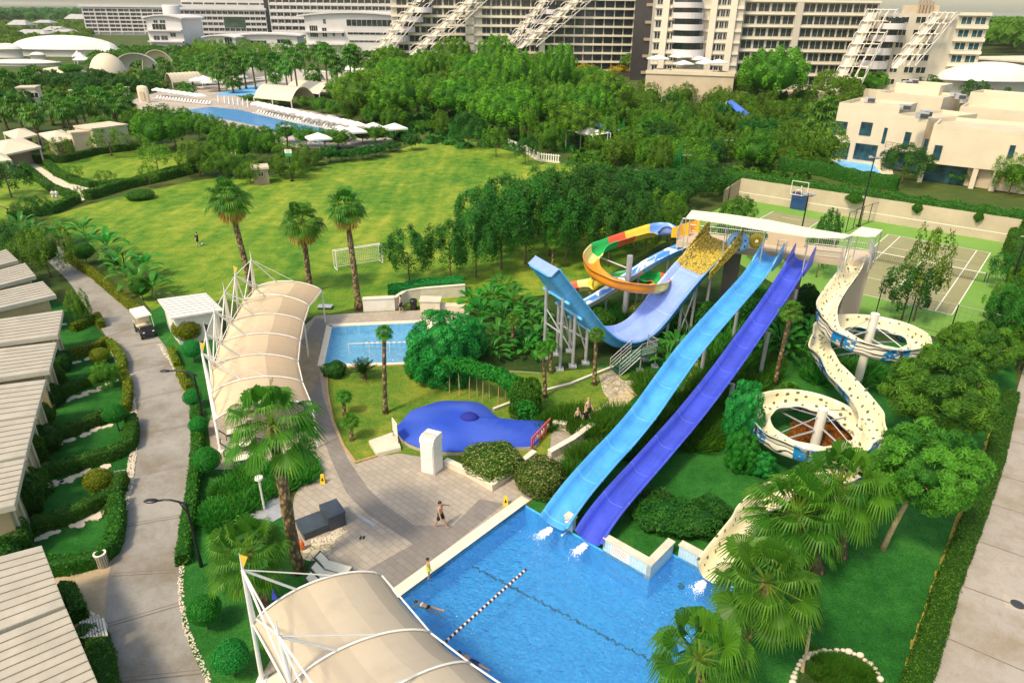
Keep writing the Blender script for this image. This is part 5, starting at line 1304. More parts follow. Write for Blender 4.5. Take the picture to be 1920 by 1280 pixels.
for k in range(10):
 a0,a1=2*pi*k/10,2*pi*(k+1)/10;mb.tube([(b.x+.2*cos(a0),b.y-.20,z+1.02+.2*sin(a0)),(b.x+.2*cos(a1),b.y-.20,z+1.02+.2*sin(a1))],.025,4,caps=False)
mb.build('notice_emblem',bpy.data.materials['green_board'],o)
# white garden hut
hp_=[G(x,y,2.6)for x,y in((386,549),(418,580),(320,596),(295,561))];o=thing('garden_hut','white garden hut with a ribbed flat roof beside the lane','hut',(hp_[2].x,hp_[2].y,0));c=sum(hp_,V())/4
mb=MB();mb.hexa([V((q.x,q.y,2.45))for q in hp_[::-1]],[V((q.x,q.y,2.6))for q in hp_[::-1]]);rf=mb.build('roof',M['white'],o)
mb=MB()
for i in range(1,8):
 t=i/8;s=hp_[0].lerp(hp_[1],t);f=hp_[3].lerp(hp_[2],t);w=(hp_[1]-hp_[0]).normalized()*.03;mb.hexa([V((q.x,q.y,2.601))for q in(s-w,f-w,f+w,s+w)][::-1],[V((q.x,q.y,2.63))for q in(s-w,f-w,f+w,s+w)][::-1])
mb.build('roof_seam',plain('grey_seam',(.30,.30,.32),.6,.1,2),rf)
w_=[c+(q-c)*.85 for q in hp_];mb=MB();mb.prism(w_,0,2.447);mb.build('wall',M['white'],o)
a=w_[3].lerp(w_[2],.2);b=w_[3].lerp(w_[2],.75);n=(w_[2]-w_[1]).normalized()*.03;mb=MB();mb.hexa([V((a.x,a.y,0)),V((b.x,b.y,0)),V((b.x,b.y,0))+n,V((a.x,a.y,0))+n],[V((a.x,a.y,2.1)),V((b.x,b.y,2.1)),V((b.x,b.y,2.1))+n,V((a.x,a.y,2.1))+n]);mb.build('door',M['umb'],o)
# litter bin, golf cart
b=G(194,1060);o=thing('litter_bin','round slatted cream litter bin at the corner of the driveway','litter bin',b);mb=MB();mb.lathe([(0,0),(.26,0),(.28,.78),(.22,.78),(.2,.3),(0,.3)],b,16);mb.build('body',M['cream'],o)
mb=MB()
for k in range(16):a=2*pi*k/16;q=b+V((cos(a)*.285,sin(a)*.285,0));mb.tube([q+V((0,0,.06)),q+V((0,0,.74))],.014,4)
mb.build('slat',M['dark'],o);mb=MB();mb.lathe([(.205,.781),(.295,.781),(.295,.82),(.205,.82),(.205,.781)],b,16);mb.build('rim',M['white'],o)
g1=G(287,642);g2=G(262,610);hd=(g1-g2);hd.z=0;hd.normalize();gc=(g1+g2)/2
ca=thing('golf_cart','white roofed golf cart with dark front parked on the lane','golf cart',gc,atan2(hd.y,hd.x))
def lc(mb,name,m,par=None,sm=False):
 par=par or ca;me=mb.mesh(name,M[m]if isinstance(m,str)else m,sm);return link(name,me,par)
mb=MB();mb.box((-.1,0,.42),(2.5,1.12,.22));mb.box((-.95,0,.65),(.7,1.1,.3));lc(mb,'chassis','black')
mb=MB();mb.hexa([(.75,-.55,.36),(1.35,-.48,.36),(1.35,.48,.36),(.75,.55,.36)],[(.75,-.55,.98),(1.18,-.45,.80),(1.18,.45,.80),(.75,.55,.98)]);lc(mb,'front_cowl','black')
mb=MB();mb.box((-.25,0,.74),(.5,1.1,.14));mb.box((-.52,0,1.02),(.1,1.1,.5));lc(mb,'seat','cream')
mb=MB();mb.box((-1.0,0,.88),(.5,1.1,.12));mb.box((-1.22,0,1.14),(.1,1.1,.45));lc(mb,'seat','cream')
mb=MB();mb.hexa([(-1.45,-.62,1.82),(.85,-.62,1.86),(.85,.62,1.86),(-1.45,.62,1.82)],[(-1.38,-.54,1.96),(.76,-.54,2.0),(.76,.54,2.0),(-1.38,.54,1.96)]);lc(mb,'roof','white')
mb=MB()
for y in(-.55,.55):
 mb.tube([(.95,y,.9),(.72,y,1.86)],.025,6);mb.tube([(-.55,y,.8),(-.55,y,1.85)],.022,6);mb.tube([(-1.38,y,.6),(-1.38,y,1.84)],.025,6)
lc(mb,'roof_strut','white');mb=MB();mb.quad((.98,-.52,.95),(.98,.52,.95),(.76,.52,1.8),(.76,-.52,1.8));mb.quad((.99,.52,.95),(.99,-.52,.95),(.77,-.52,1.8),(.77,.52,1.8));
mb=MB();mb.tube([(.62,.25,1.05),(.5,.25,1.16)],.02,6);mb.lathe([(.15,0),(.18,.02),(.15,.04)],(.5,.25,1.16),12);lc(mb,'steering_wheel','black')
for x in(-.95,.98):
 for y in(-.52,.52):
  w=MB();n=14;w.tube([(x,y-.09,.23),(x,y+.09,.23)],.23,n);wo=lc(w,'wheel','rubber');w=MB();w.tube([(x,y-.1,.23),(x,y+.1,.23)],.11,n);lc(w,'hub','galv',wo)
for y in(-.36,.36):mb=MB();mb.ball((1.31,y,.66),(.05,.09,.06),8,5);lc(mb,'headlight','white')
# bits of furniture on the paving
def local(o,mb,name,m,sm=False,par=None):return link(name,mb.mesh(name,M[m]if isinstance(m,str)else m,sm),par or o)
def lounger(label,foot,head,group='loungers under the awnings'):
 a,b=G(*foot),G(*head);d=a-b;o=thing('sun_lounger',label,'sun lounger',(a+b)/2,atan2(d.y,d.x),group)
 mb=MB();mb.box((.1,0,.33),(1.3,.66,.06));
 for y in(-.32,.32):mb.tube([(-.55,y*.86,.38),(.75,y*.9,.36)],.04,6)
 local(o,mb,'frame','dark')
 mb=MB();mb.box((.12,0,.40),(1.25,.54,.10));local(o,mb,'cushion','cloth')
 mb=MB();mb.hexa([(-.50,-.22,.37),(-.50,.22,.37),(-.95,.20,.86),(-.95,-.20,.86)],[(-.45,-.22,.44),(-.45,.22,.44),(-.90,.20,.93),(-.90,-.20,.93)]);local(o,mb,'backrest','cloth')
 mb=MB()
 for y in(-.33,.33):mb.tube([(-.5,y*.84,.38),(-.97,y*.76,.92)],.035,6)
 mb.tube([(-.98,-.26,.92),(-.98,.26,.92)],.035,6);local(o,mb,'back_frame','dark')
 for x in(-.55,.68):
  for y in(-.3,.3):mb=MB();mb.tube([(x,y,0),(x,y,.32)],.028,6);local(o,mb,'leg','dark')
 return o
lounger('cream sun lounger with raised back nearest the palm foot, farthest of three by the awning',(655,1082),(607,1068));lounger('cream sun lounger in the middle of three beside the foreground awning',(650,1100),(597,1086));lounger('cream sun lounger nearly hidden by the foreground awning edge',(640,1118),(590,1106))
for i,(fx,fy)in enumerate(((455,812),(462,838),(470,862))):lounger('cream dark framed sun lounger under the peach awning, %s'%('farthest of the row','middle of the row','nearest of the row')[i],(fx+8,fy+2),(fx-34,fy+10))
e=G(572,1014);d=G(649,983)-e;LB=d.length;d.normalize();n=V((-d.y,d.x,0));DB=abs((G(553,990)-e).dot(n));LS=LB*.58;fr=(e,d,n)
o=thing('pump_cover','dark blue grey stepped pump cover on white pebbles beside the palm','pump cover',e)
mb=MB();mb.fbox(fr,(0,0,0),(LS-.003,DB,.42));mb.build('low_box',M['blackbox'],o);mb=MB();mb.fbox(fr,(-.04,-.04,.42),(LS-.003,DB+.04,.50));mb.build('lid',M['blackbox'],o)
mb=MB();mb.fbox(fr,(LS,-.05,0),(LB,DB-.05,.85));mb.build('high_box',M['blackbox'],o);mb=MB();mb.fbox(fr,(LS,-.09,.85),(LB+.04,DB-.01,.93));mb.build('lid',M['blackbox'],o)
pebbles('pebbles',GP([(585,1018),(620,1010),(645,992)]),.55,260,.06,9)
sheetpx('crazy_patch',[(560,1022),(590,1020),(628,1004),(655,985),(610,1050),(580,1052),(560,1045)],.029,M['crazy'])
b=[G(789,886),G(815,893),G(832,877)];u=(b[1]-b[0]);v=(b[2]-b[1]);L=u.length;D=v.length;u.normalize();v.normalize();fr=(b[0],u,v);hc=TZ(b[1],836)
o=thing('changing_cabin','white changing cabin with louvred sloping top beside the blue covered paddling pool','cabin',b[0])
mb=MB();mb.fbox(fr,(.03,.03,.06),(L-.03,D-.03,hc));mb.build('wall',M['white'],o)
mb=MB();k=7;pr=[(0,0),(.02,.28),(.12,.46),(.3,.58),(D-.04,.60),(D-.0,.0)];lo=[]
lo=[fr[0]+v*a+V((0,0,hc+.003+z*.75))for a,z in pr];hi=[q+u*L for q in lo];mb.hexa(lo,hi);mb.build('top',M['white'],o)
mb=MB()
for i in range(4):
 t=.16+.09*i;q=fr[0]+v*(t+.02)+V((0,0,hc+.03+.75*(.50+.03*i)));mb.tube([q+u*.06,q+u*(L-.06)],.022,5)
mb.build('louvre',M['concrete'],o)
mb=MB();mb.fbox(fr,(.08,-.02,.12),(L-.08,.032,hc*.5));mb.fbox(fr,(.08,-.02,hc*.52),(L-.08,.032,hc-.06));mb.build('door',M['umb'],o)
mb=MB();mb.fbox(fr,(-.02,-.02,0),(L+.02,D+.02,.057));mb.build('plinth',M['concrete'],o)
q=GP([(692,833),(742,815),(752,846),(707,857)]);mb=MB();mb.prism([(p.x,p.y)for p in q],.02,.30);tag(mb.build('stone_platform',M['stone']),'low pale stone platform at the edge of the garden by the notice board','platform')
a,b=G(738,824),G(748,838);o=thing('notice_board','white notice board on legs in front of the blue covered paddling pool','notice board',a);d=(b-a).normalized();n=V((-d.y,d.x,0))*.02
mb=MB();h=TZ(a,782)
for q in(a,b):mb.tube([V((q.x,q.y,0)),V((q.x,q.y,h))],.025,6)
mb.build('leg',M['dark'],o);mb=MB();mb.hexa([V((q.x,q.y,.75))for q in(a-n,b-n,b+n,a+n)],[V((q.x,q.y,h))for q in(a-n,b-n,b+n,a+n)]);mb.build('panel',M['white'],o)
def wetsign(label,x,y):
 b=G(x,y);o=thing('wet_floor_sign',label,'wet floor sign',b)
 for sg in(-1,1):
  mb=MB();mb.hexa([(b.x-.16,b.y+sg*.14,0),(b.x+.16,b.y+sg*.14,0),(b.x+.16,b.y+sg*.14+.02,0),(b.x-.16,b.y+sg*.14+.02,0)],[(b.x-.09,b.y+sg*.015,.62),(b.x+.09,b.y+sg*.015,.62),(b.x+.09,b.y+sg*.015+.02,.62),(b.x-.09,b.y+sg*.015+.02,.62)]);mb.build('panel',M['yellow'],o)
 mb=MB();mb.hexa([(b.x-.07,b.y-.125,.25),(b.x+.07,b.y-.125,.25),(b.x,b.y-.125,.26)],[(b.x-.07,b.y-.115,.25),(b.x+.07,b.y-.115,.25),(b.x,b.y-.06,.46)]);mb.build('mark',M['black'],o)
wetsign('yellow wet floor sign beside the shrubs under the big palm',606,905);wetsign('yellow wet floor sign on the paving at the corner of the big pool',948,946)
def slippers(label,x,y):
 b=G(x,y);o=thing('flip_flops',label,'flip flops',b)
 for sg in(-1,1):mb=MB();mb.lathe([(0,.02),(.05,.02),(.055,.035),(0,.04)],(b.x+sg*.08,b.y+.02*sg,.025),10,sx=1,sy=2.4);mb.build('sole',M['black'],o);
 mb=MB();mb.tube([(b.x-.11,b.y+.06,.06),(b.x-.08,b.y+.1,.11),(b.x-.05,b.y+.06,.06)],.012,4);mb.tube([(b.x+.05,b.y+.06,.06),(b.x+.08,b.y+.1,.11),(b.x+.11,b.y+.06,.06)],.012,4);mb.build('strap',M['black'],o)
slippers('pair of dark flip flops on the open paving',679,1009);slippers('pair of dark flip flops behind the far lounger',598,1048);slippers('dark flip flops by the top edge of the foreground awning',697,1076)
b=G(567,1030);mb=MB();mb.ball((b.x,b.y,.28),(.16,.12,.3),8,6);mb.tube([(b.x-.1,b.y,.5),(b.x,b.y,.72),(b.x+.1,b.y,.5)],.02,5);tag(mb.build('beach_bag',M['orange']),'small orange bag leaning on the palm trunk','bag')
b=G(496,955);o=thing('garden_light','short white garden light post standing in the grey round bed','garden light',b);mb=MB();h=TZ(b,897);mb.tube([b,(b.x,b.y,h)],.06,8);mb.build('pole',M['white'],o);mb=MB();mb.lathe([(0,h+.12),(.22,h+.1),(.24,h),(.1,h-.05),(0,h-.05)][::-1],(b.x,b.y,0),12);mb.build('lamp_head',M['white'],o)
sheetpx('round_bed',[(440,945),(460,925),(500,918),(530,925),(535,965),(500,985),(450,975)],.03,M['galv']);rim('bed_kerb',GP([(440,945),(460,925),(500,918),(530,925)]),.14,0,.12,M['stone'])
b=GP([(214,884),(236,882),(236,900),(216,903)]);mb=MB();mb.prism([(p.x,p.y)for p in b],.01,.08);tag(mb.build('manhole_slab',M['galv']),'pale grey round slab in the lower hedge plot','slab')
b=G(1908,1133);mb=MB();mb.lathe([(0,.0221),(.30,.0221)],(b.x,b.y,0),20);mb.f=[f[::-1]for f in mb.f];tag(mb.build('manhole_cover',M['dark']),'round dark manhole cover in the service road','manhole cover')
mb=MB();mb.box((b.x,b.y,.018),(1.1,.95,.003),-.5);tag(mb.build('manhole_surround',M['concrete']),'square concrete patch round the manhole','road patch')
sheetpx('floor_grille',[(670,968),(675,966),(705,983),(700,988)],.032,M['galv'])
# tiled wall at the slide end of the pool, with the planter behind
def tilewall(pts,z0,z1,th,name='pool_wall'):
 o=thing(name,'low wall of pale blue tiles with sandstone coping, carrying the pool rules sign','pool wall',pts[0])
 for a,b in zip(pts,pts[1:]):
  t=(b-a).normalized();n=V((-t.y,t.x,0));n=n if n.y>0 or abs(n.y)<.3 and n.x>0 else-n
  mb=MB();mb.hexa([V((q.x,q.y,z0))for q in(a,b,b+n*th,a+n*th)],[V((q.x,q.y,z1))for q in(a,b,b+n*th,a+n*th)])
  for i,p in enumerate(mb.v):dlt=V(p)-a;mb.uv[i]=(dlt.dot(t),p[2])
  mb.build('tiled_face',M['uptile'],o)
  mb=MB();a2,b2=a-n*.05-t*.04,b-n*.05+t*.04;mb.hexa([V((q.x,q.y,z1+.001))for q in(a2,b2,b2+n*(th+.12),a2+n*(th+.12))],[V((q.x,q.y,z1+.09+.003*(a.x%1)))for q in(a2,b2,b2+n*(th+.12),a2+n*(th+.12))]);mb.build('coping',M['stone'],o)
 return o
q1=pp(0,w1[1]);bS=pab(G(1062,975))[1]
ZT=.72
WALL=tilewall([pp(0,pab(G(1147,1015))[1]),pp(0,w1[1])],-.22,ZT,.3);tilewall_step=tilewall([pp(0,w1[1]+.003),pp(step_a,w1[1]+.003)],-.22,ZT-.02,.3);tag(tilewall_step,'short return of the tiled pool wall stepping back towards the planter');wl3=tilewall([pp(step_a,w1[1]+.31),pp(step_a,w3[1]+.2)],-.22,ZT-.01,.3);tag(wl3,'rear stretch of the tiled pool wall beside the cream spotted slide')
wl4=tilewall([pp(0,pab(G(1074,975))[1]),pp(0,pab(G(1088,984))[1])],-.22,ZT+.05,.3);tag(wl4,'short tiled pier between the two racing slides carrying a round no diving sign')
def onwall(a0,b0,a1,b1):pass
t=PB.normalized();nf=PA.normalized()
bs0=pab(G(1172,1012))[1];bs1=pab(G(1207,1030))[1];P=pp(0,bs0);L=bs1-bs0
o=thing('pool_sign','white pool rules sign with rows of small red and grey writing on the tiled wall','sign',P)
mb=MB();a=P+nf*.012;b=a+t*L;mb.hexa([V((q.x,q.y,.02))for q in(a,b,b-nf*.010,a-nf*.010)],[V((q.x,q.y,.62))for q in(a,b,b-nf*.010,a-nf*.010)]);mb.build('panel',M['whitecl'],o)
wl_=[];rs=random.Random(3)
for r_ in range(6):
 z=.54-r_*.085;x=.16
 while x<L-.15:
  w=rs.uniform(.03,.10);
  if x+w>L-.1:break
  mb=MB();a=P+nf*.017+t*x;b=a+t*w;mb.quad(V((a.x,a.y,z)),V((b.x,b.y,z)),V((b.x,b.y,z+.028)),V((a.x,a.y,z+.028)),0 if r_ in(0,)or rs.random()<.3 else 1);x+=w+.025;wl_.append(mb)
 mb=MB();wl_.append(mb);a=P+nf*.017+t*.07;b=a+t*.05;mb.quad(V((a.x,a.y,z)),V((b.x,b.y,z)),V((b.x,b.y,z+.04)),V((a.x,a.y,z+.04)),0)
ink=plain('grey_ink',(.25,.22,.24),.7,.1,4)
for mb in wl_:mb.build('writing',[M['redpl'],ink],o)
bc=pab(G(1080,978))[1];P=pp(0,bc)+nf*.015;o=thing('no_diving_sign','round no diving sign with a red ring on the small tiled pier','sign',P)
mb=MB();zc=.42;n=20
mb.add([(P+t*(.20*cos(2*pi*k/n))+V((0,0,zc+.20*sin(2*pi*k/n))))for k in range(n)],[tuple(range(n))]);mb.build('panel',M['whitecl'],o)
mb=MB();mb.tube([P+nf*.006+t*(.19*cos(2*pi*k/n))+V((0,0,zc+.19*sin(2*pi*k/n)))for k in range(n+1)],.018,4,caps=False);mb.tube([P+nf*.006+t*.13+V((0,0,zc+.13)),P+nf*.006-t*.13+V((0,0,zc-.13))],.016,4);mb.build('ring',M['redpl'],o)
mb=MB();mb.tube([P+nf*.004+t*.07+V((0,0,zc+.07)),P+nf*.004-t*.05+V((0,0,zc-.03))],.022,4);mb.ball(P+nf*.004-t*.08+V((0,0,zc-.06)),.028,6,4);mb.build('diver',M['black'],o)
def rope(label,a,b,z,r,seg,m1,m2):
 A,B=G(*a,z),G(*b,z);L=(B-A).length;n=int(L/seg);o=thing('lane_rope',label,'lane rope',A);m0=MB();m1b=MB()
 for i in range(n):
  p=A.lerp(B,i/n);q=A.lerp(B,(i+.86)/n);(m0 if i%2 else m1b).tube([p,q],r,7)
 m0.build('float',m1,o);m1b.build('float',m2,o);mb=MB();mb.tube([A,B],.012,4);mb.build('line',M['black'],o)
rope('floating lane rope of white and dark red beads across the big pool',(986,1067),(822,1214),ZW+.04,.065,.13,M['white'],plain('maroon_float',(.10,.015,.02),.4,.1,4))
rope('short white and dark lane rope in the small pool',(680,643),(772,641),-.10,.06,.22,M['white'],M['dark'])
mb=MB();a,b=G(1054,1003,ZW),G(1072,988,.3);mb.tube([a,b],.012,4);mb.ball(a,.07,8,6);tag(mb.build('float_ball',M['white']),'small white float on a cord between the two racing slides','float')
mb=MB();p=GP([(655,663),(770,660)]);h=.9
for q in(p[0],p[1],p[0].lerp(p[1],.33),p[0].lerp(p[1],.66)):mb.tube([q,q+V((0,0,h))],.025,6)
mb.tube([p[0]+V((0,0,h)),p[1]+V((0,0,h))],.03,6);tag(mb.build('handrail',M['steel']),'thin white handrail along the near side of the small pool','handrail')
# blue covered paddling pool
cov=[(746,806),(770,779),(800,766),(840,759),(885,761),(915,774),(936,792),(980,796),(1028,800),(1015,820),(1003,842),(960,846),(905,850),(855,855),(800,850),(765,838),(748,822)]
poly=GP(cov);cen=G(860,808);mb=MB();n=64;RG=resample_n(spline(poly+[poly[0]],6),n+1)[:-1];K=9
def covz(s,p):
 c1=G(880,782);dd_=(V((p.x,p.y,0))-V((c1.x,c1.y,0))).length
 return .30+.75*(1-s)**.8+.28*math.exp(-(dd_/1.2)**2)+.05*sin(p.x*2.3)*sin(p.y*1.9)+.04*abs(sin(p.x*.9+p.y*1.3))
vs=[]
for j in range(K):
 s=1-j/K
 for i in range(n):p=cen.lerp(RG[i],s);vs.append((p.x,p.y,covz(s,p)))
vs.append((cen.x,cen.y,1.0));fs=[(j*n+i,j*n+(i+1)%n,(j+1)*n+(i+1)%n,(j+1)*n+i)for j in range(K-1)for i in range(n)]+[((K-1)*n+i,(K-1)*n+(i+1)%n,K*n)for i in range(n)]
for f in fs:
 c=vs[f[0]];w=noise_v=sin(c[0]*.55+c[1]*1.1);mb.f.append(f);mb.m.append(0);mb.a.append(.5+.38*sin(2.2*w)*cos(c[0]*.8-c[1]*.5))
mb.v=vs
o=thing('paddling_pool','round paddling pool under a bright blue mesh cover','paddling pool',cen);mb.build('cover',M['bluemat'],o,True)
mb=MB();mb.add([(p.x,p.y,0)for p in RG]+[(p.x,p.y,.30)for p in RG],[(i,(i+1)%n,n+(i+1)%n,n+i)for i in range(n)]);mb.build('basin_wall',M['concrete'],o)
c1=G(880,782,1.0);mb=MB();mb.ball((c1.x,c1.y,.98),(.62,.5,.32),16,8);mb.build('cover_cap',plain('deep_blue_mesh',(.012,.02,.26),.85,.1,6),o,True)
a,b=G(996,845),G(1031,806);o=thing('barrier','orange red plastic barrier with white patches at the edge of the blue cover','barrier',a);d=b-a;L=d.length;d.normalize();n_=V((-d.y,d.x,0));fr=(a,d,n_);h=.95
mb=MB();mb.fbox(fr,(0,-.03,h-.14),(L,.03,h));mb.fbox(fr,(0,-.028,.22),(L,.028,.36));k=9
for i in range(k):x=L*i/k;mb.fbox(fr,(x,-.025,.06),(x+L/k*.5,.025,h-.141)if i%3==0 else(x+.08,.025,h-.141))
mb.build('panel',plain('coral_plastic',(.72,.11,.06),.4,.08,3),o);mb=MB()
for x in(.28,.55,.8):mb.fbox(fr,(L*x,-.034,.42),(L*x+.3,.034,.66))
mb.build('reflector',M['white'],o)
for x in(.15,L-.25):mb=MB();mb.fbox(fr,(x,-.3,0),(x+.1,.3,.059));mb.build('foot',M['black'],o)
def lowwall(label,pts,h,th,m='stone',name='garden_wall',cat='wall'):
 P=GP(pts);o=thing(name,label,cat,P[0])
 for i,(a,b)in enumerate(zip(P,P[1:])):
  t=(b-a).normalized();n=V((-t.y,t.x,0))*th/2;e=t*th*.5 if i<len(P)-2 else t*0
  mb=MB();mb.hexa([V((q.x,q.y,0))for q in(a-n,b+e-n,b+e+n,a+n)],[V((q.x,q.y,h+.002*i))for q in(a-n,b+e-n,b+e+n,a+n)]);mb.build('wall',M[m],o)
  n=n*1.25;mb=MB();mb.hexa([V((q.x,q.y,h+.003+.002*i))for q in(a-n,b+e-n,b+e+n,a+n)],[V((q.x,q.y,h+.06+.002*i))for q in(a-n,b+e-n,b+e+n,a+n)]);mb.build('coping',M['coping'],o)
 return o
lowwall('low sandstone wall of the flower bed from the white cabin to the pool walk',[(836,872),(880,893),(923,918),(960,890),(1002,856)],.42,.28)
lowwall('straight sandstone wall beside the steps to the slides',[(1030,860),(1072,836),(1112,807)],.55,.3)
lowwall('short sandstone wall at the head of the steps',[(1036,802),(1062,806)],.5,.3)
lowwall('concrete edge crossing the garden below the half-pipe',[(925,770),(1010,738),(1070,722),(1150,690)],.16,.15,'concrete','garden_edge','edging')
for i in range(4):
 a,b=G(1064+8*i,822-7*i),G(1082+8*i,830-7*i)
mb=MB();sp_=[G(1060,832),G(1076,838),G(1110,808),G(1094,800)]
for i in range(4):
 t0,t1=i/4,(i+1)/4;q=[sp_[0].lerp(sp_[3],t0),sp_[1].lerp(sp_[2],t0),sp_[1].lerp(sp_[2],t1),sp_[0].lerp(sp_[3],t1)];mb.prism([(p.x,p.y)for p in q],.02,.12+.09*i)
tag(mb.build('stone_steps',M['stone']),'few stone steps leading from the pool walk up to the chequered path','steps')
lowwall('plain white block wall behind the small pool',[(682,583),(741,580)],TZ(G(682,583),560),.5,'white')
lowwall('sloping sand coloured wall with a bench niche behind the small pool',[(741,580),(762,566),(790,562),(872,555)],1.15,.3,'stone')
g=G(808,582);mb=MB();mb.box((g.x,g.y,.55),(1.8,1.2,1.1));mb.box((g.x,g.y,1.135),(1.95,1.35,.06));tag(mb.build('stone_block',M['stone']),'sandstone block standing against the screen wall by the small pool','stone block')
g=G(845,580);mb=MB();mb.box((g.x,g.y,.25),(2.6,.8,.5));tag(mb.build('stone_bench',M['stone']),'long low stone bench at the screen wall by the small pool','bench')
g=G(776,580);o=thing('waste_bin','dark waste bin leaning at the screen wall by the small pool','litter bin',g);mb=MB();mb.lathe([(0,0),(.28,0),(.34,.95),(.3,1.0),(0,.9)],g,12);mb.build('body',M['black'],o)
g=G(610,578);o=thing('floor_vent','flat grey metal vent box on the lawn by the tall palm','vent box',g);mb=MB();mb.box((g.x,g.y,.12),(1.2,.7,.2));mb.build('body',M['dark'],o);mb=MB();mb.box((g.x,g.y,.24),(1.3,.8,.035));mb.build('lid',M['galv'],o)
mb=MB();mb.box((605*0+G(592,588).x,G(592,588).y,.1),(.3,.3,.2));
a,b=G(633,507),G(718,493);h=TZ(a,471);d=(b-a);L=d.length;d.normalize();n_=V((-d.y,d.x,0));n_=n_ if n_.y<0 else-n_
o=thing('football_goal','white football goal with a net standing on the big lawn','football goal',a);bk=.0
dep=-n_*1.0
f0,f1=a-n_*0,b;mb=MB();mb.tube([f0,f0+V((0,0,h))],.06,8);mb.tube([f1,f1+V((0,0,h))],.06,8);mb.tube([f0+V((0,0,h)),f1+V((0,0,h))],.06,8);mb.build('goal_frame',M['white'],o)
k0,k1=f0+dep*1.1,f1+dep*1.1;mb=MB()
for p,q in((f0,k0),(f1,k1),(k0,k1),(f0+V((0,0,h)),k0+V((0,0,h*.9))),(f1+V((0,0,h)),k1+V((0,0,h*.9))),(k0,k0+V((0,0,h*.9))),(k1,k1+V((0,0,h*.9))),(k0+V((0,0,h*.9)),k1+V((0,0,h*.9)))):mb.tube([p,q],.04,6)
mb.build('back_frame',M['white'],o);mb=MB()
for i in range(1,24):p=k0.lerp(k1,i/24);mb.tube([p,p+V((0,0,h*.9))],.008,3,caps=False);q=f0.lerp(f1,i/24);mb.tube([p+V((0,0,h*.9)),q+V((0,0,h))],.008,3,caps=False)
for i in range(1,10):z=V((0,0,h*.9*i/10));mb.tube([k0+z,k1+z],.008,3,caps=False);mb.tube([f0+z,k0+z],.008,3,caps=False);mb.tube([f1+z,k1+z],.008,3,caps=False)
mb.build('net',M['white'],o)
# court: back wall, net, fences, basketball stand
a,b=G(1384,373),G(1904,458.5);t=(b-a).normalized();n_=V((-t.y,t.x,0));n_=n_ if n_.y>0 else-n_
b=b+t*3;hw=TZ(G(1500,392),352);L=(b-a).length;o=thing('court_wall','long high sand coloured wall with a painted white line behind the courts','wall',a)
mb=MB();mb.hexa([V((q.x,q.y,0))for q in(a,b,b+n_*.3,a+n_*.3)],[V((q.x,q.y,hw))for q in(a,b,b+n_*.3,a+n_*.3)])
mb.build('wall',plain('court_wall_render',(.52,.43,.31),.85,.10,.35,dirt=(.42,.33,.22)),o)
mb=MB();m_=n_*.006;mb.hexa([V((q.x,q.y,1.02))for q in(a-m_,b-m_,b,a)],[V((q.x,q.y,1.12))for q in(a-m_,b-m_,b,a)]);mb.build('painted_line',M['line'],o)
e=a+n_*-3.2-t*.8;mb=MB();mb.hexa([V((q.x,q.y,0))for q in(a,a+n_*.3,e-t*.3+n_*.0,e)],[V((q.x,q.y,z))for q,z in((a,hw),(a+n_*.3,hw),(e-t*.3,hw*.6),(e,hw*.6))]);mb.build('end_wall',M['brown'],o)
HWL=[a+n_*1.1-t*3.0,a+n_*1.0+t*8,b+n_*1.0]
hedge('tall_hedge',HWL,1.7,hw+.75,M['lf_hedge'],'tall hedge running along the top of the court wall',leaf=.16,dens=60)
for f,w in((.42,2.2),(.62,1.2),(.80,1.0),(.95,2.6)):
 p=a.lerp(b,f)-n_*.08;bsh=bush('shrub',(p.x,p.y,hw-.9),w*.5,1.3,'tuft of creeper hanging over the face of the court wall','creeper tufts on the court wall',name='creeper')
o=thing('tennis_net','dark tennis net with a white tape across the olive court','tennis net',ct(-.9,11.885));mb=MB()
for i in range(61):u=-.9+12.77*i/60;mb.tube([ct(u,11.885,.02),ct(u,11.885,.97)],.010,3,caps=False)
for i in range(9):mb.tube([ct(-.9,11.885,.05+.11*i),ct(11.87,11.885,.05+.11*i)],.010,3,caps=False)
mb.build('net',M['black'],o);mb=MB();mb.tube([ct(-.9,11.885,1.0),ct(11.87,11.885,1.0)],.04,6);mb.tube([ct(5.485,11.86,0),ct(5.485,11.86,.95)],.03,4);mb.build('tape',M['white'],o)
for u in(-.9,11.9):mb=MB();mb.tube([ct(u,11.885),ct(u,11.885,1.1)],.06,8);mb.tube([ct(u+.25,11.885),ct(u+.25,11.885,1.1)],.05,8);mb.build('net_post',M['dark'],o)
def chain_fence(label,pts,h,np_,r=.045,mesh=True):
 P=pts;o=thing('chain_fence',label,'fence',P[0]);
 for a_,b_ in zip(P,P[1:]):
  k=np_
  for i in range(k+1):q=a_.lerp(b_,i/k);mb=MB();mb.tube([q,q+V((0,0,h))],r,6);mb.ball(q+V((0,0,h)),r*1.3,6,4);mb.build('fence_post',M['black'],o)
  mb=MB();mb.tube([a_+V((0,0,h-.03)),b_+V((0,0,h-.03))],r*.7,5);mb.tube([a_+V((0,0,.08)),b_+V((0,0,.08))],.02,4);mb.build('rail',M['black'],o)
  if mesh:
   mb=MB();L=(b_-a_).length;n=int(L/.45);m=int(h/.45)
   for i in range(n):q=a_.lerp(b_,(i+.5)/n);mb.tube([q+V((0,0,.08)),q+V((0,0,h-.04))],.006,3,caps=False)
   for j in range(1,m):z=V((0,0,h*j/m));mb.tube([a_+z,b_+z],.006,3,caps=False)
   mb.build('wire_mesh',M['dark'],o)
 return o
hf=TZ(G(1778,628),571)
fa,fb=G(1650,598),G(1886,655);chain_fence('black chain link fence along the near side of the tennis court',[G(1640,595),G(1702,610),G(1779,629),G(1862,650)],hf,1)
chain_fence('black chain link fence panel between the basketball and tennis courts',[G(1585,436),G(1612,424),G(1642,414)],2.6,2)
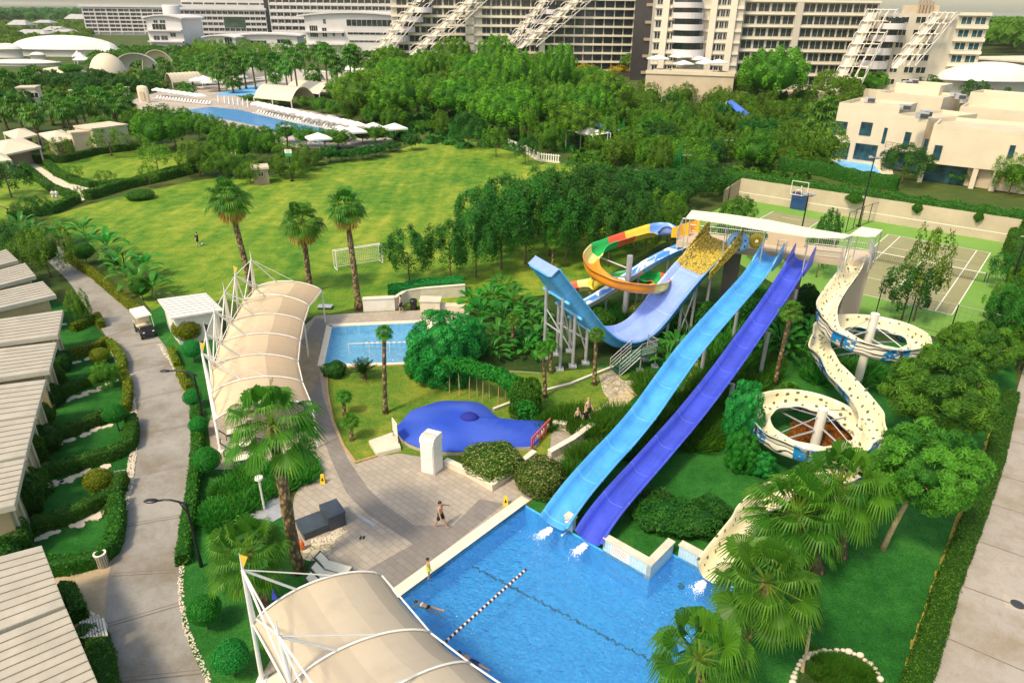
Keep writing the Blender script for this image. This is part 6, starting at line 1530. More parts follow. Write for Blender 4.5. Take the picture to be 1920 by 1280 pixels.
chain_fence('dark chain link fence at the left end of the court wall',[G(1365,378),G(1383,372)],2.8,1)
g=G(1496,392);o=thing('basketball_stand','blue padded basketball stand with a clear backboard in front of the court wall','basketball stand',g);mb=MB();mb.box((g.x,g.y,1.2),(2.0,1.1,2.3),-.65);mb.build('pad',M['bluepad'],o)
q=V((g.x,g.y,0));dn=-n_;hb=TZ(g,362);mb=MB();mb.tube([q+V((0,0,2.3)),q+dn*.2+V((0,0,hb+1.0))],.09,8);mb.tube([q+V((0,0,2.2)),q+dn*1.2+V((0,0,hb+.6))],.06,6);mb.build('arm',M['white'],o)
c=q+dn*1.2;mb=MB();z0,z1=TZ(c,366),TZ(c,341);A_,B_=c-t*1.1,c+t*1.1
for p0,p1 in((A_+V((0,0,z0)),B_+V((0,0,z0))),(A_+V((0,0,z1)),B_+V((0,0,z1))),(A_+V((0,0,z0)),A_+V((0,0,z1))),(B_+V((0,0,z0)),B_+V((0,0,z1))),(c-t*.4+V((0,0,z0+.1)),c-t*.4+V((0,0,z0+.7))),(c+t*.4+V((0,0,z0+.1)),c+t*.4+V((0,0,z0+.7))),(c-t*.4+V((0,0,z0+.7)),c+t*.4+V((0,0,z0+.7)))):mb.tube([p0,p1],.045,5)
mb.build('backboard',M['white'],o);mb=MB();r0=c+dn*.35+V((0,0,z0+.1));mb.tube([r0+V((.24*cos(a_),.24*sin(a_),0))for a_ in[2*pi*k/14 for k in range(15)]],.02,4,caps=False);mb.build('hoop',M['orange'],o)
hedge('tall_hedge',[G(1900,470),G(1915,540),G(1890,640)],2.2,2.6,M['lf_hedge'],'tall hedge at the right end of the tennis court',leaf=.13,dens=80)
hedge('clipped_hedge',GP([(1893,745),(1862,870),(1830,960),(1775,1100),(1735,1230),(1700,1330)]),1.0,.6,M['lf_hedge'],'low clipped hedge along the service road',leaf=.06,dens=420)
band('dry_grass_edge',GP([(1880,752),(1845,860),(1808,950),(1755,1100),(1715,1220),(1685,1320)]),.38,.014,M['dryedge'],'structure')
hedge('clipped_hedge',GP([(735,566),(780,556),(830,550),(868,548)]),1.6,1.5,M['lf_emerald'],'fresh green hedge behind the screen wall by the small pool',leaf=.11,dens=110)
# tall dense shrubs of the pool garden
def bigbush(cx,base,ty,wpx,label,kind='emshrub',lx=0):return pbush(kind,cx,base,ty,wpx,label)
bigbush(832,735,583,135,'large dense bright green bush between the small pool and the half-pipe');bigbush(790,718,640,60,'lower lobe of dense green bush by the garden palm');bigbush(878,680,590,70,'dense green bush behind the arched hedge')
arch_px=[(835,655),(870,665),(905,678),(940,695),(968,715),(985,740),(987,770)]
o=thing('arched_hedge','arched cypress hedge on bare thin stems curving down beside the blue cover','hedge',G(930,770))
gx=[G(835,735),G(870,742),G(905,750),G(938,757),G(962,765),G(978,775),G(988,785)]
rs=np.random.RandomState(8);C=[];Nn=[]
zs=[(1.9,3.0),(1.9,3.0),(1.85,2.9),(1.75,2.75),(1.3,2.5),(.5,2.1),(0,1.5)]
cen_=[]
for g,(z0,z1)in zip(gx,zs):cen_.append((V((g.x,g.y,(z0+z1)/2)),(z1-z0)/2))
cs=[]
for(p,r),(q,s)in zip(cen_,cen_[1:]):
 for k in range(4):f=k/4;cs.append((p.lerp(q,f),r+(s-r)*f))
cs.append(cen_[-1])
for p,r in cs:
 nl=520;d=unit(rs.normal(0,1,(nl,3)));rr=np.array([max(.6,min(.85,r)),max(.6,min(.85,r)),r])*rs.uniform(.85,1.08,(nl,1));C.append(np.array(p)+d*rr);Nn.append(d)
C=np.concatenate(C);Nn=np.concatenate(Nn);Cl=C-np.array(o.location)
link('foliage',npmesh('arched_foliage',leafquads(Cl,Nn,.10,.05,rs,.6),len(Cl),4,M['lf_emerald'],rs.uniform(0,.85,len(Cl))),o)
for i,(x,y)in enumerate(((843,738),(862,744),(880,747),(895,743),(905,752),(918,748),(934,758),(948,752),(960,765))):p=G(x,y);mb=MB();mb.tube([p,p+V((.05*(-1)**i,0,2.0))],[.04,.03],5);mb.build('stem',M['palebark'],o)
bigbush(985,788,708,62,'dense green bush at the foot of the arched hedge','shrub')
pbush('shrubdark',630,712,676,42,'dark round shrub at the corner of the small pool')
pbush('bud',925,905,838,120,'flower bed shrub with pale buds behind the sandstone wall');pbush('bud',1012,938,862,100,'big rounded shrub with pale buds at the corner of the big pool')
pbush('emshrub',1382,850,712,72,'tall fresh green bush beside the lower loop of the cream slide');pbush('emshrub',1383,892,805,62,'lower fresh green bush in front of the cream slide loop',);pbush('emshrub',1425,900,848,50,'small fresh green bush tucked under the cream slide loop')
for i,(x,y,ty,w)in enumerate(((1510,835,795,60),(1575,840,800,70),(1490,842,805,40),(1545,850,815,50))):pbush('copper',x,y,ty,w,'copper leaved shrub inside the lower loop of the cream slide','copper shrubs inside the slide loop')
for i,(x,y,ty,w)in enumerate(((1222,998,950,80),(1250,1010,948,100),(1300,1015,955,90),(1230,985,935,90),(1330,985,940,70))):pbush('shrubdark',x,y,ty,w,'dark shrub with tiny pale flowers in the planter behind the tiled pool wall','planter shrubs behind the tiled wall')
GRS=[grassy('strap_leaves',M['lf_hedge'],600+i,560,.85,.022,.7)for i in range(3)];GRL=[grassy('lily_leaves',M['lf_paddle'],610+i,200,.9,.05,.55)for i in range(2)]
def tuft(p,s,label,group,lib_=GRS):
 name='leafy_plant' if lib_ is GRL else 'grass_tuft' if 'tuft' in label else 'border_plant'
 o=link(name,R.choice(lib_));o.location=(p[0],p[1],0);o.scale=(s,s,s);o.rotation_euler=(0,0,R.uniform(0,6));return tag(o,label,'plant',group)
def border(pts,w,n,label,group,s=(.8,1.3),lib_=GRS):
 P=resample(GP(pts),.2);rs=random.Random(len(P))
 for i in range(n):
  q=P[int(rs.random()*(len(P)-1))];q=V((q.x+rs.uniform(-w,w),q.y+rs.uniform(-w,w),0))
  if any((V((z_.x,z_.y,0))-q).length<1.3 for pt_ in(path1,path2)for z_ in pt_ if z_.z<1.5):continue
  tuft((q.x,q.y),rs.uniform(*s),label,group,lib_)
border([(1085,965),(1140,905),(1200,845),(1260,790),(1320,735),(1370,680)],.7,105,'strap leaved plant in the border between the two racing slides','border plants between the racing slides')
border([(1170,955),(1230,900),(1290,845),(1340,795),(1390,740),(1440,690)],.55,95,'strap leaved plant in the border on the right of the violet slide','border plants right of the violet slide')
border([(1090,870),(1120,850),(1060,905),(1150,830)],.5,16,'strap leaved plant on the left of the light blue slide','border plants left of the light blue slide')
border([(1110,815),(1150,800),(1185,780)],.5,18,'strap leaved plant beside the chequered path','border plants beside the chequered path');border([(1025,795),(1050,790),(1075,785)],.4,12,'strap leaved plant by the head of the steps','border plants by the steps')
border([(1210,720),(1235,740),(1215,760)],.5,12,'yellowish bush plant between the chequered path and the slide','border plants by the chequered path')
border([(420,925),(440,905),(470,890),(560,880),(590,890),(565,900),(420,960),(400,960),(430,985)],.6,130,'broad leaved plant in the shrub bed under the big palm','bed plants under the big palm',(.45,.8),GRL)
border([(1310,640),(1380,600),(1420,560),(1340,690),(1470,640)],1.2,50,'leafy plant in the shade below the slides','shade plants below the slides',(1,1.8),GRL)
border([(1120,590),(1180,600),(1230,590),(1260,640)],.9,30,'leafy plant under the half-pipe','plants under the half-pipe',(.9,1.5),GRL)
border([(1630,720),(1660,700),(1500,700),(1640,740)],.9,22,'leafy plant under the cream slide','plants under the cream slide',(.9,1.5),GRL)
border([(1535,1255),(1580,1250),(1625,1262),(1560,1285),(1610,1290)],.35,30,'tuft of dark grass in the stone ringed bed','grass tufts in the ringed bed',(.28,.42));border([(1540,1235),(1600,1238)],.3,8,'tuft of dark grass in the stone ringed bed','grass tufts in the ringed bed',(.28,.4))
sheetpx('flower_bed',[(1490,1300),(1500,1255),(1535,1228),(1580,1222),(1625,1235),(1655,1290),(1640,1340),(1500,1340)],.02,M['soil'])
rs=random.Random(12);ringp=resample(GP([(1483,1290),(1490,1262),(1502,1240),(1520,1228),(1545,1222),(1580,1220),(1612,1230),(1640,1255),(1658,1295)]),.33)
for i,p in enumerate(ringp):
 r=rs.uniform(.10,.19);mb=MB();mb.ball((p.x,p.y,r*.5),(r,r*.8,r*.75),8,6);tag(mb.build('edging_stone',M['stone'],smooth=True),'pale rounded stone in the ring edging the grass bed','stone','edging stones of the ringed bed')
a,b=G(1504,1258),G(1525,1198,.0);mb=MB();mb.tube([(a.x,a.y,0),(a.x+.12,a.y+.3,1.0),(a.x+.30,a.y+.8,1.8)],[.09,.075,.06],7);tag(mb.build('dead_stump',M['palebark']),'broken bare palm stem leaning beside the ringed bed','stump')
# people
def person(label,base,h=1.75,rz=0,legs=(0,0),arms=(0,0),elbow=(20,20),spread=8,skin='skin',hair='hair',shorts='blackcl',shirt=None,lean=0,lie=False,bikini=False,zoff=0,armside=(10,10),knee=(5,5)):
 o=thing('person',label,'person',(base[0],base[1],zoff),rz)
 k=h/1.75;vs=[];es=[];rr=[]
 def v(p,r):vs.append(V(p));rr.append(r);return len(vs)-1
 def e(a,b):es.append((a,b))
 ln=radians(lean)
 def tr(x,y,z):return(x,y+(z-.95)*sin(ln),.95+(z-.95)*cos(ln))if z>.95 else(x,y,z)
 pel=v((0,0,.95),.125);wa=v(tr(0,.01,1.12),.115);ch=v(tr(0,0,1.32),.135);nk=v(tr(0,.0,1.48),.058);hd=v(tr(0,.02,1.58),.085);h2=v(tr(0,.02,1.68),.09)
 e(pel,wa);e(wa,ch);e(ch,nk);e(nk,hd);e(hd,h2)
 for s,la,aa,el_,asd,kn in((-1,legs[0],arms[0],elbow[0],armside[0],knee[0]),(1,legs[1],arms[1],elbow[1],armside[1],knee[1])):
  a=radians(la);hip=v((s*.095,0,.88),.092);kx=(s*.11,sin(a)*.43,.88-cos(a)*.43);kp=v(kx,.062);a2=a-radians(kn);ax=(s*.115,kx[1]+sin(a2)*.42,kx[2]-cos(a2)*.42);ap=v(ax,.042)
  t=v((s*.13,ax[1]+.14,max(.02,ax[2]-.03)),.034);e(pel,hip);e(hip,kp);e(kp,ap);e(ap,t)
  sh0=tr(s*.18,0,1.41);sp_=v(sh0,.058);a=radians(aa);b=radians(asd)
  ex=(sh0[0]+s*sin(b)*.29,sh0[1]+sin(a)*.29*cos(b),sh0[2]-cos(a)*.29*cos(b));ep=v(ex,.043);a3=a+radians(el_)
  wx=(ex[0]+s*sin(b)*.24,ex[1]+sin(a3)*.24*cos(b),ex[2]-cos(a3)*.24*cos(b));wp=v(wx,.030);dr=V(wx)-V(ex);dr.normalize()
  pm=v(V(wx)+dr*.06,.034);e(ch,sp_);e(sp_,ep);e(ep,wp);e(wp,pm);sd=dr.cross(V((0,1,0))if abs(dr.y)<.8 else V((1,0,0))).normalized()
  for f,fl in((-.024,.065),(-.008,.08),(.008,.085),(.024,.07)):m=v(V(wx)+dr*(.075+fl*.5)+sd*f*1.2,.009);n2=v(V(wx)+dr*(.07+fl)+sd*f*1.3+V((0,.012,0)),.008);e(pm,m);e(m,n2)
  th_=v(V(wx)+dr*.07+sd*.05,.010);e(pm,th_)
 me=bpy.data.meshes.new('person_body');me.from_pydata([tuple(p*k)for p in vs],es,[]);me.materials.append(M[skin])
 b=link('body',me,o);sk=b.modifiers.new('skin','SKIN');sk.use_smooth_shade=True
 lay=me.skin_vertices[0].data if me.skin_vertices else None
 if lay is None:
  bm_=__import__('bmesh').new();bm_.from_mesh(me);bm_.verts.layers.skin.verify();bm_.to_mesh(me);bm_.free();lay=me.skin_vertices[0].data
 for i,r in enumerate(rr):lay[i].radius=(r*k,r*k);lay[i].use_root=(i==0)
 sb=b.modifiers.new('sub','SUBSURF');sb.levels=1;sb.render_levels=1
 hp2=V(tr(0,-.015,1.71))*k;mb=MB();mb.ball(hp2,(.098*k,.108*k,.075*k),10,7);mb.ball(hp2+V((0,-.04*k,-.05*k)),(.09*k,.08*k,.09*k),10,6);link('hair',mb.mesh('hair',M[hair],True),b)
 f=V(tr(0,.105,1.63))*k;mb=MB()
 for s in(-1,1):mb.ball(f+V((s*.034*k,.0,.025*k)),.012*k,6,4)
 link('eyes',mb.mesh('eyes',M['blackcl'],True),b);mb=MB();mb.ball(f+V((0,.008*k,-.012*k)),(.013*k,.02*k,.022*k),6,5);mb.ball(f+V((0,-.008*k,-.05*k)),(.026*k,.008*k,.007*k),6,4)
 for s in(-1,1):mb.ball(V(tr(s*.094,.0,1.64))*k,(.014*k,.024*k,.034*k),6,5)
 link('face',mb.mesh('face',M[skin],True),b)
 if shorts:
  mb=MB();top_=1.04 if not bikini else .98;mb.tube([V((0,0,top_))*k,V((0,0,.93))*k,V((0,0,.84))*k],[.15*k,.165*k,.13*k],12)
  if not bikini:
   for s,la in((-1,legs[0]),(1,legs[1])):a=radians(la);mb.tube([V((s*.095,0,.90))*k,V((s*.105,sin(a)*.26,.88-cos(a)*.28))*k],[.112*k,.10*k],10)
  link('shorts',mb.mesh('shorts',M[shorts],True),b)
 if shirt:
  mb=MB();mb.tube([V(tr(0,0,z))*k for z in(.93,1.12,1.30,1.42,1.48)],[q*k for q in(.165,.155,.185,.165,.07)],12)
  for s,aa in((-1,arms[0]),(1,arms[1])):a=radians(aa);sh0=V(tr(s*.16,0,1.40));mb.tube([sh0*k,(sh0+V((s*.07,sin(a)*.18,-cos(a)*.2)))*k],[.078*k,.066*k],8)
  link('shirt',mb.mesh('shirt',M[shirt],True),b)
 if bikini:
  mb=MB();mb.tube([V(tr(0,.005,1.26))*k,V(tr(0,.005,1.35))*k],[.158*k,.152*k],12);link('bikini_top',mb.mesh('bikini_top',M[bikini],True),b)
 if lie:o.rotation_euler=(radians(-84 if lie>0 else 84),0,rz)
 return o
person('bare chested person in dark shorts walking across the paving with one arm stretched out',G(827,989),1.74,radians(-115),(22,-20),(15,20),(10,10),armside=(55,15),shorts='blackcl')
person('boy in lime green shorts standing at the edge of the big pool',G(804,1083),1.28,radians(-60),(6,-4),(10,-5),(15,30),shorts='limecl')
o=person('dark haired person in a light top swimming at the left of the big pool',G(782,1131,ZW),1.62,radians(0),(6,-8),(165,150),(0,20),shorts='blackcl',bikini='whitecl',lie=1,zoff=ZW-.03);
def lay(o,head_px,feet_px):
 a,b=G(*head_px,ZW),G(*feet_px,ZW);d=(a-b).normalized();o.location=b+V((0,0,-.07));X=d.cross(V((0,0,1)));o.rotation_mode='QUATERNION'
 m=Matrix((X,-V((0,0,1)),d)).transposed();m.col[0]=X;m.col[1]=V((0,0,-1));m.col[2]=d
 if m.determinant()<0:m.col[0]=-X
 o.rotation_quaternion=m.to_quaternion()
lay(o,(778,1126),(832,1150))
o=person('bare shouldered person with dark hair swimming beside the edge of the foreground awning',G(866,1223,ZW),1.72,0,(8,-8),(140,120),(20,30),shorts='navycl',lie=1);lay(o,(856,1218),(915,1262))
person('boy with fair hair at the foot of the steps, nearest of the three walkers',G(1082,797),1.35,radians(200),(14,-12),(10,-8),skin='skin2',hair='blond',shorts='blackcl')
person('pale person in black shorts leading the three on the steps',G(1101,787),1.72,radians(215),(16,-12),(12,-10),skin='skin2',hair='blond',shorts='blackcl')
person('person in a black swimsuit between the two fair haired walkers',G(1097,800),1.5,radians(210),(10,-8),(8,-8),skin='skin2',hair='blond',shorts='blackcl',shirt='blackcl')
person('person with bare back and black shorts walking along the screen wall by the small pool',G(752,586),1.72,radians(95),(12,-10),(8,-10),skin='skin2',shorts='blackcl')
person('footballer in dark clothes standing on the big lawn',G(372,462),1.7,radians(120),(16,-12),(15,-12),skin='skin2',shorts='blackcl',shirt='blackcl')
for i,(x,y)in enumerate(((103,378),(110,378))):person(('left of two people in white walking by the far left path hedge','right of two people in white walking by the far left path hedge')[i],G(x,y),1.75,radians(60),(12,-10),(10,-8),skin='skin2',shorts='whitecl',shirt='whitecl')
b=G(380,459);mb=MB();mb.ball((b.x,b.y,.11),.13,10,6);tag(mb.build('football',M['white'],smooth=True),'white football on the big lawn beside the footballer','ball')
# palms near the camera
def px_top(base,cx,cy):
 h=4.0
 b=V(base)
 d=ray(cx,cy);t=b.y/d.y;return CAM+d*t
def ppalm(bx,by,cx,cy,wpx,label,crown_me=None,skirt=None,r0=.26,r1=.19,group=None,name='fan_palm',dy=0):
 b=G(bx,by);t=px_top(b,cx,cy);r=wpx/2*ZC(t)/F*.92
 return palm(b,t,r,label,group=group,crown_me=crown_me,skirt=skirt,r0=r0,r1=r1,name=name)
ppalm(558,1068,510,795,212,'big fan palm with a curved trunk beside the dark pump cover',NEARCROWN[0],None,.30,.24)
ppalm(500,1148,465,1035,185,'low fan palm on the lawn behind the mast of the foreground awning',NEARCROWN[1],None,.26,.22)
ppalm(476,562,428,372,112,'tall fan palm with a dry skirt, left of the three on the big lawn',TALLCROWN[0],SKIRT[0],.30,.22)
ppalm(582,548,566,415,108,'fan palm in the middle of the three on the big lawn',TALLCROWN[1],SKIRT[1],.30,.22)
ppalm(673,580,648,388,104,'tall fan palm with a dry skirt standing by the football goal',TALLCROWN[0],SKIRT[1],.30,.22)
ppalm(1532,1068,1494,964,225,'fan palm over the foot of the cream slide, upper left of the right hand clump',NEARCROWN[1],None,.26,.22)
ppalm(1575,1040,1575,908,205,'fan palm at the right of the clump in front of the cream slide loop',NEARCROWN[2],None,.26,.22)
ppalm(1382,1245,1438,1092,232,'fan palm leaning over the pool corner, lower of the right hand clump',NEARCROWN[0],None,.26,.22)
ppalm(1320,1370,1312,1232,232,'fan palm at the bottom edge in front of the big pool',NEARCROWN[2],None,.26,.22)
ppalm(723,775,720,622,48,'slender palm with a long thin trunk in the garden by the small pool',SMALLCROWN[0],SMALLSKIRT,.16,.13)
ppalm(646,778,643,742,44,'young palm with a stubby trunk in the garden, upper of the pair',SMALLCROWN[1],None,.13,.13);ppalm(660,826,656,788,46,'young palm with a stubby trunk in the garden, lower of the pair',SMALLCROWN[0],None,.13,.13)
ppalm(1452,722,1484,582,62,'slender leaning palm between the violet slide and the cream slide',SMALLCROWN[0],SMALLSKIRT,.17,.14)
ppalm(1022,745,1018,655,48,'small palm with a dry skirt left of the half-pipe supports',SMALLCROWN[0],SMALLSKIRT,.15,.12);ppalm(1033,700,1030,645,40,'small palm close behind the one left of the half-pipe supports',SMALLCROWN[1],SMALLSKIRT,.14,.12)
ppalm(1114,722,1118,625,44,'small palm in front of the bottom of the half-pipe',SMALLCROWN[1],SMALLSKIRT,.16,.13);ppalm(1036,505,1038,455,36,'small pale palm on the grass in front of the dark grove',SMALLCROWN[0],SMALLSKIRT,.16,.13)
ppalm(962,660,962,598,46,'small palm with a dry skirt among the banana plants',SMALLCROWN[1],SMALLSKIRT,.15,.13);ppalm(1475,760,1478,735,70,'low trunkless palm under the violet slide',SMALLCROWN[0],None,.12,.12)
b=G(683,712);o=thing('sago_palm','dark sago palm with stiff feather fronds beside the small pool','palm tree',b);Q=[];v_=[];rs=np.random.RandomState(4)
for i in range(44):
 az=i*2.39996;e=1.3-1.2*i/44;p=np.array([0,0,.0]);L=1.25;K=12;side=np.array([-sin(az),cos(az),0])
 for k in range(K):
  ee=e-.5*(k/K)**2;d=np.array([cos(az)*cos(ee),sin(az)*cos(ee),sin(ee)]);q=p+d*L/K
  for s in(-1,1):w=.20*sin(pi*(k+1)/(K+1.5));Q.append([p,p+d*.045,p+d*.10+side*s*w+np.array([0,0,.03]),p+d*.07+side*s*w]);v_.append(rs.uniform(0,.8))
  Q.append([p-side*.012,p+side*.012,q+side*.012,q-side*.012]);v_.append(.5);p=q
c=link('crown',qmesh('sago_crown',Q,v_,M['lf_cycas']),o);c.location=(0,0,.6);mb=MB();mb.tube([(0,0,0),(0,0,.65)],[.24,.2],9);link('trunk',mb.mesh('sago_trunk',M['palmbark']),o)
BAN=[paddle_mesh('banana_leaves',M['lf_paddle'],700+i,12,1.7,.30,.9,(1.45,.55))for i in range(3)];STR=[paddle_mesh('paddle_leaves',M['lf_paddle'],710+i,22,.9,.20,1.2,(1.5,.6))for i in range(3)]
def paddle(label,x,y,s,group,lib_=STR,name='banana_plant',stem=0.0):
 b=G(x,y);o=thing(name,label,'plant',b,R.uniform(0,6),group);c=link('leaves',R.choice(lib_),o);c.scale=(s,s,s);c.location=(0,0,stem)
 if stem:mb=MB();mb.tube([(0,0,0),(0,0,stem+.2)],[.13,.09],7);link('trunk',mb.mesh('banana_stem',M['palebark'],True),o)
 return o
GB='banana plants along the top of the lane'
for x,y,s in((85,475,1.4),(110,460,1.3),(160,450,1.3),(175,470,1.2),(205,480,1.4),(235,520,1.5),(262,548,1.5),(290,560,1.2),(65,455,1.2),(225,500,1.1),(275,520,1.2),(45,440,1.2)):paddle('broad leaved banana plant beside the golden hedge at the top of the lane',x,y,s*.78,GB,BAN,stem=.8)
GP_='bird of paradise plants left of the half-pipe'
for x,y,s in((905,600,1.2),(920,575,1.3),(945,610,1.3),(970,590,1.3),(985,620,1.2),(1000,600,1.1),(935,645,1.2),(965,640,1.1),(1000,650,1.1),(920,670,1.0),(1010,630,1.0),(955,570,1.2),(985,665,1.0),(890,575,1.1),(940,545,1.0)):paddle('tall bird of paradise plant between the big green bush and the half-pipe wing',x,y,s,GP_,name='paddle_plant')
for x,y,s in((1252,682,1.1),(1268,668,1.15),(1285,640,1.0)):paddle('bird of paradise plant in front of the half-pipe beside the exit stair',x,y,s,'bird of paradise plants by the exit stair',name='paddle_plant')
for x,y,s in((1440,625,1.2),(1460,660,1.3),(1500,670,1.2),(1420,660,1.1),(1485,620,1.1),(1515,640,1.2)):paddle('bird of paradise plant in the shade between the violet and cream slides',x,y,s,'bird of paradise plants by the violet slide',name='paddle_plant')
NEED=[crown('needle_crown',M['lf_needle'],720+i,84,330,.06,(1,1,.74),0,.19,-.8,.5,jit=.65,asp=.2,shell=(.7,1.02),up=.6,zs=1.0)for i in range(2)]
def needletree(label,bx,by,cx,cy,wpx,hpx,lean=True,vi=0):
 b=G(bx,by);t=px_top(b,cx,cy);r=wpx/2*ZC(t)/F;o=thing('pine_tree',label,'tree',b);c=link('crown',NEED[vi],o);c.location=t-b;c.scale=(r*.9,r*.9,hpx/2*ZC(t)/F*1.05);c.rotation_euler=(0,0,R.uniform(0,6))
 d=t-b;mb=MB();pts=[(d.x*s**1.4,d.y*s,d.z*s)for s in(0,.2,.45,.7,.9)];mb.tube(pts,[.17,.13,.12,.10,.06],8)
 for k in range(9):a=k*2.4;q=V(pts[3+k%2]);mb.tube([q,q+V((cos(a)*r*.5,sin(a)*r*.5,r*.15)),q+V((cos(a)*r*.8,sin(a)*r*.8,r*.3))],[.06,.04,.02],5)
 link('trunk',mb.mesh('pine_trunk',M['palebark'],True),o);return o
needletree('rounded pine with a pale leaning trunk on the lawn beside the service road',1655,1030,1738,880,205,190,vi=0);needletree('rounded pine behind, between the service road and the cream slide',1740,860,1765,735,212,175,vi=1)
needletree('pine with upright shoots at the corner of the tennis court fence',1835,730,1835,650,130,110,vi=0)
# single trees
ptree('sparse',1712,602,445,85,'tall loose tree in front of the tennis court beside the slide tower',name='tree');ptree('sparse_dark',1690,600,500,100,'darker loose tree at the tower end of the court fence')
ptree('dark_near',768,530,440,88,'small tree of separate dark tufts on bare branches right of the goal',vi=0);ptree('dark_near',845,528,430,90,'dark tree with forked bare trunk at the left end of the grove');ptree('dark_near',893,520,415,92,'dark drooping tree second in the grove')
GD='dark drooping trees of the grove behind the slides'
for bx,by,ty,w in((940,505,385,105),(985,495,360,115),(1030,480,345,120),(1075,470,330,120),(1010,440,335,110),(905,470,365,100),(950,450,345,110),(1120,470,345,115),(1160,455,350,105),(1120,420,325,115),(1170,415,330,110),(1215,420,335,115),(1060,420,325,110),(1250,395,330,100),(1290,380,320,105),(1200,380,320,100),(1140,500,390,90),(1190,480,390,90),(1060,500,385,90),(1320,360,310,90)):ptree('dark_near',bx,by,ty,w,'dark drooping tree in the dense grove between the lawn and the slides',GD)
ptree('olive_near',1250,452,362,85,'yellowish leafy tree behind the amber slide entry');ptree('green_near',1375,440,375,70,'small loose tree behind the shade roof');ptree('olive_near',1210,470,400,55,'low leafy tree left of the amber slide entry')
for x,y,ty,w in((1350,470,425,70),(1420,485,440,60),(1470,505,440,60),(1530,520,420,60),(1540,500,395,45),(1400,470,410,50),(1395,395,372,40)):ptree('sparse_dark',x,y,ty,w,'small loose tree growing behind the slide platform','small trees behind the slide platform')
for x,y,ty,w in((1385,620,540,70),(1430,640,560,60),(1320,640,560,60),(1500,600,530,60),(1470,615,545,55),(1545,605,545,45)):pbush('shrubdark',x,y,ty,w,'dark shrub in the shade under the slide platform','dark shrubs under the slide platform')
pbush('bud',1190,605,565,60,'shrub full of small white flowers beside the wave painted slide');pbush('shrub',1125,618,580,50,'green shrub at the low end of the wave painted slide')
pbush('darkball',265,377,355,52,'low oval clipped shrub alone on the big lawn');pbush('shrubdark',855,272,258,32,'low dark clipped shrub at the far edge of the big lawn')
ptree('dark_near',22,370,312,85,'dark spreading tree on the far left meadow');ptree('dark_near',70,420,375,60,'dark bush tree behind the first bungalows');ptree('olive_near',95,520,425,95,'leafy tree at the bend of the lane',vi=0);ptree('dark_near',45,500,430,80,'dark tree beside the first bungalow roof');ptree('olive_near',15,480,415,60,'leafy tree behind the first bungalow roof')
for x,y,ty,w,k,l in((283,352,312,40,'small palm pair','small tree by the hedge on the far lawn'),(200,345,322,40,'','small dark tree inside the far meadow'),(298,325,272,60,'','thin pale tree on the far meadow'),(210,293,245,75,'','thin feathery tree by the cabanas'),(120,305,262,50,'','yellowish thin tree by the cabanas'),(140,340,312,40,'','light thin tree beside the pale footpath'),(155,383,352,22,'','small clipped post tree at the footpath corner')):ptree('sparse',x,y,ty,w,l)
GC='olive bushes round the pool bar'
for x,y,ty,w in((375,330,265,75),(415,335,285,70),(450,330,290,70),(400,310,270,60),(470,345,305,50),(525,330,295,55),(550,335,290,60),(545,310,268,70),(575,320,280,55)):ptree('olive_near',x,y,ty,w,'rounded olive green tree beside the pool bar above the big lawn',GC)
for x,y,ty,w in((300,285,218,78),(265,270,208,60),(330,275,225,50),(200,270,222,58),(375,262,215,55),(400,268,220,55),(432,278,232,55),(458,275,238,60),(495,285,240,70),(345,250,205,60),(300,245,200,60),(425,300,245,55),(460,310,245,50),(505,300,255,50)):ptree('round_far',x,y,ty,w,'dense round green tree beside the activity pool','round trees beside the activity pool')
for x,y,ty,w in((635,278,245,64),(705,268,240,58),(790,248,228,52),(680,268,242,40)):ptree('round_far',x,y,ty,w,'table topped clipped tree at the end of the activity pool','table topped trees by the activity pool')
for x,y,ty,w in((540,268,232,46),(575,275,240,44),(610,276,244,46)):ptree('round_far',x,y,ty,w,'rounded tree on the near bank of the activity pool','near bank trees of the activity pool')
for x,y,ty,w in((648,302,280,40),(705,295,270,42),(680,300,275,36),(773,282,250,34),(735,285,265,36),(590,310,285,38),(620,305,275,40)):ptree('dark_far',x,y,ty,w,'dark shrub along the far edge of the big lawn','dark shrubs along the far lawn edge',name='shrub',cat='shrub')
for x,y,ty,w,k,l in((827,258,210,32,'yellow_far','yellowing small tree at the far edge of the lawn'),(878,278,215,60,'dark_near','dark layered tree at the far edge of the lawn'),(930,296,240,55,'sparse','thin young tree with layered branches on the far lawn'),(990,300,200,40,'sparse','tall thin tree behind the small white fence'),(985,308,262,42,'dark_near','small dark tree in front of the white fence'),(1032,285,230,60,'olive_near','yellowish leafy tree inside the white fence')):ptree(k,x,y,ty,w,l)
for pts,h,lb in(([(50,318),(75,340),(100,358),(140,372)],.9,'low hedge along the left of the pale footpath'),([(90,310),(110,330),(150,345),(175,352)],.9,'low hedge along the right of the pale footpath'),([(55,305),(120,305),(180,290),(260,280)],1.2,'hedge in front of the cabanas'),([(165,375),(230,355),(300,340),(370,322)],1.3,'dark hedge between the big lawn and the far meadow'),([(180,352),(250,345),(300,330),(360,315)],.9,'second low hedge beside the far meadow'),([(20,415),(100,400),(145,378)],1.1,'hedge at the lower edge of the far left meadow')):hedge('clipped_hedge',GP(pts),1.2,h,M['lf_hedge'],lb,group='hedges of the far gardens',leaf=.15,dens=60)
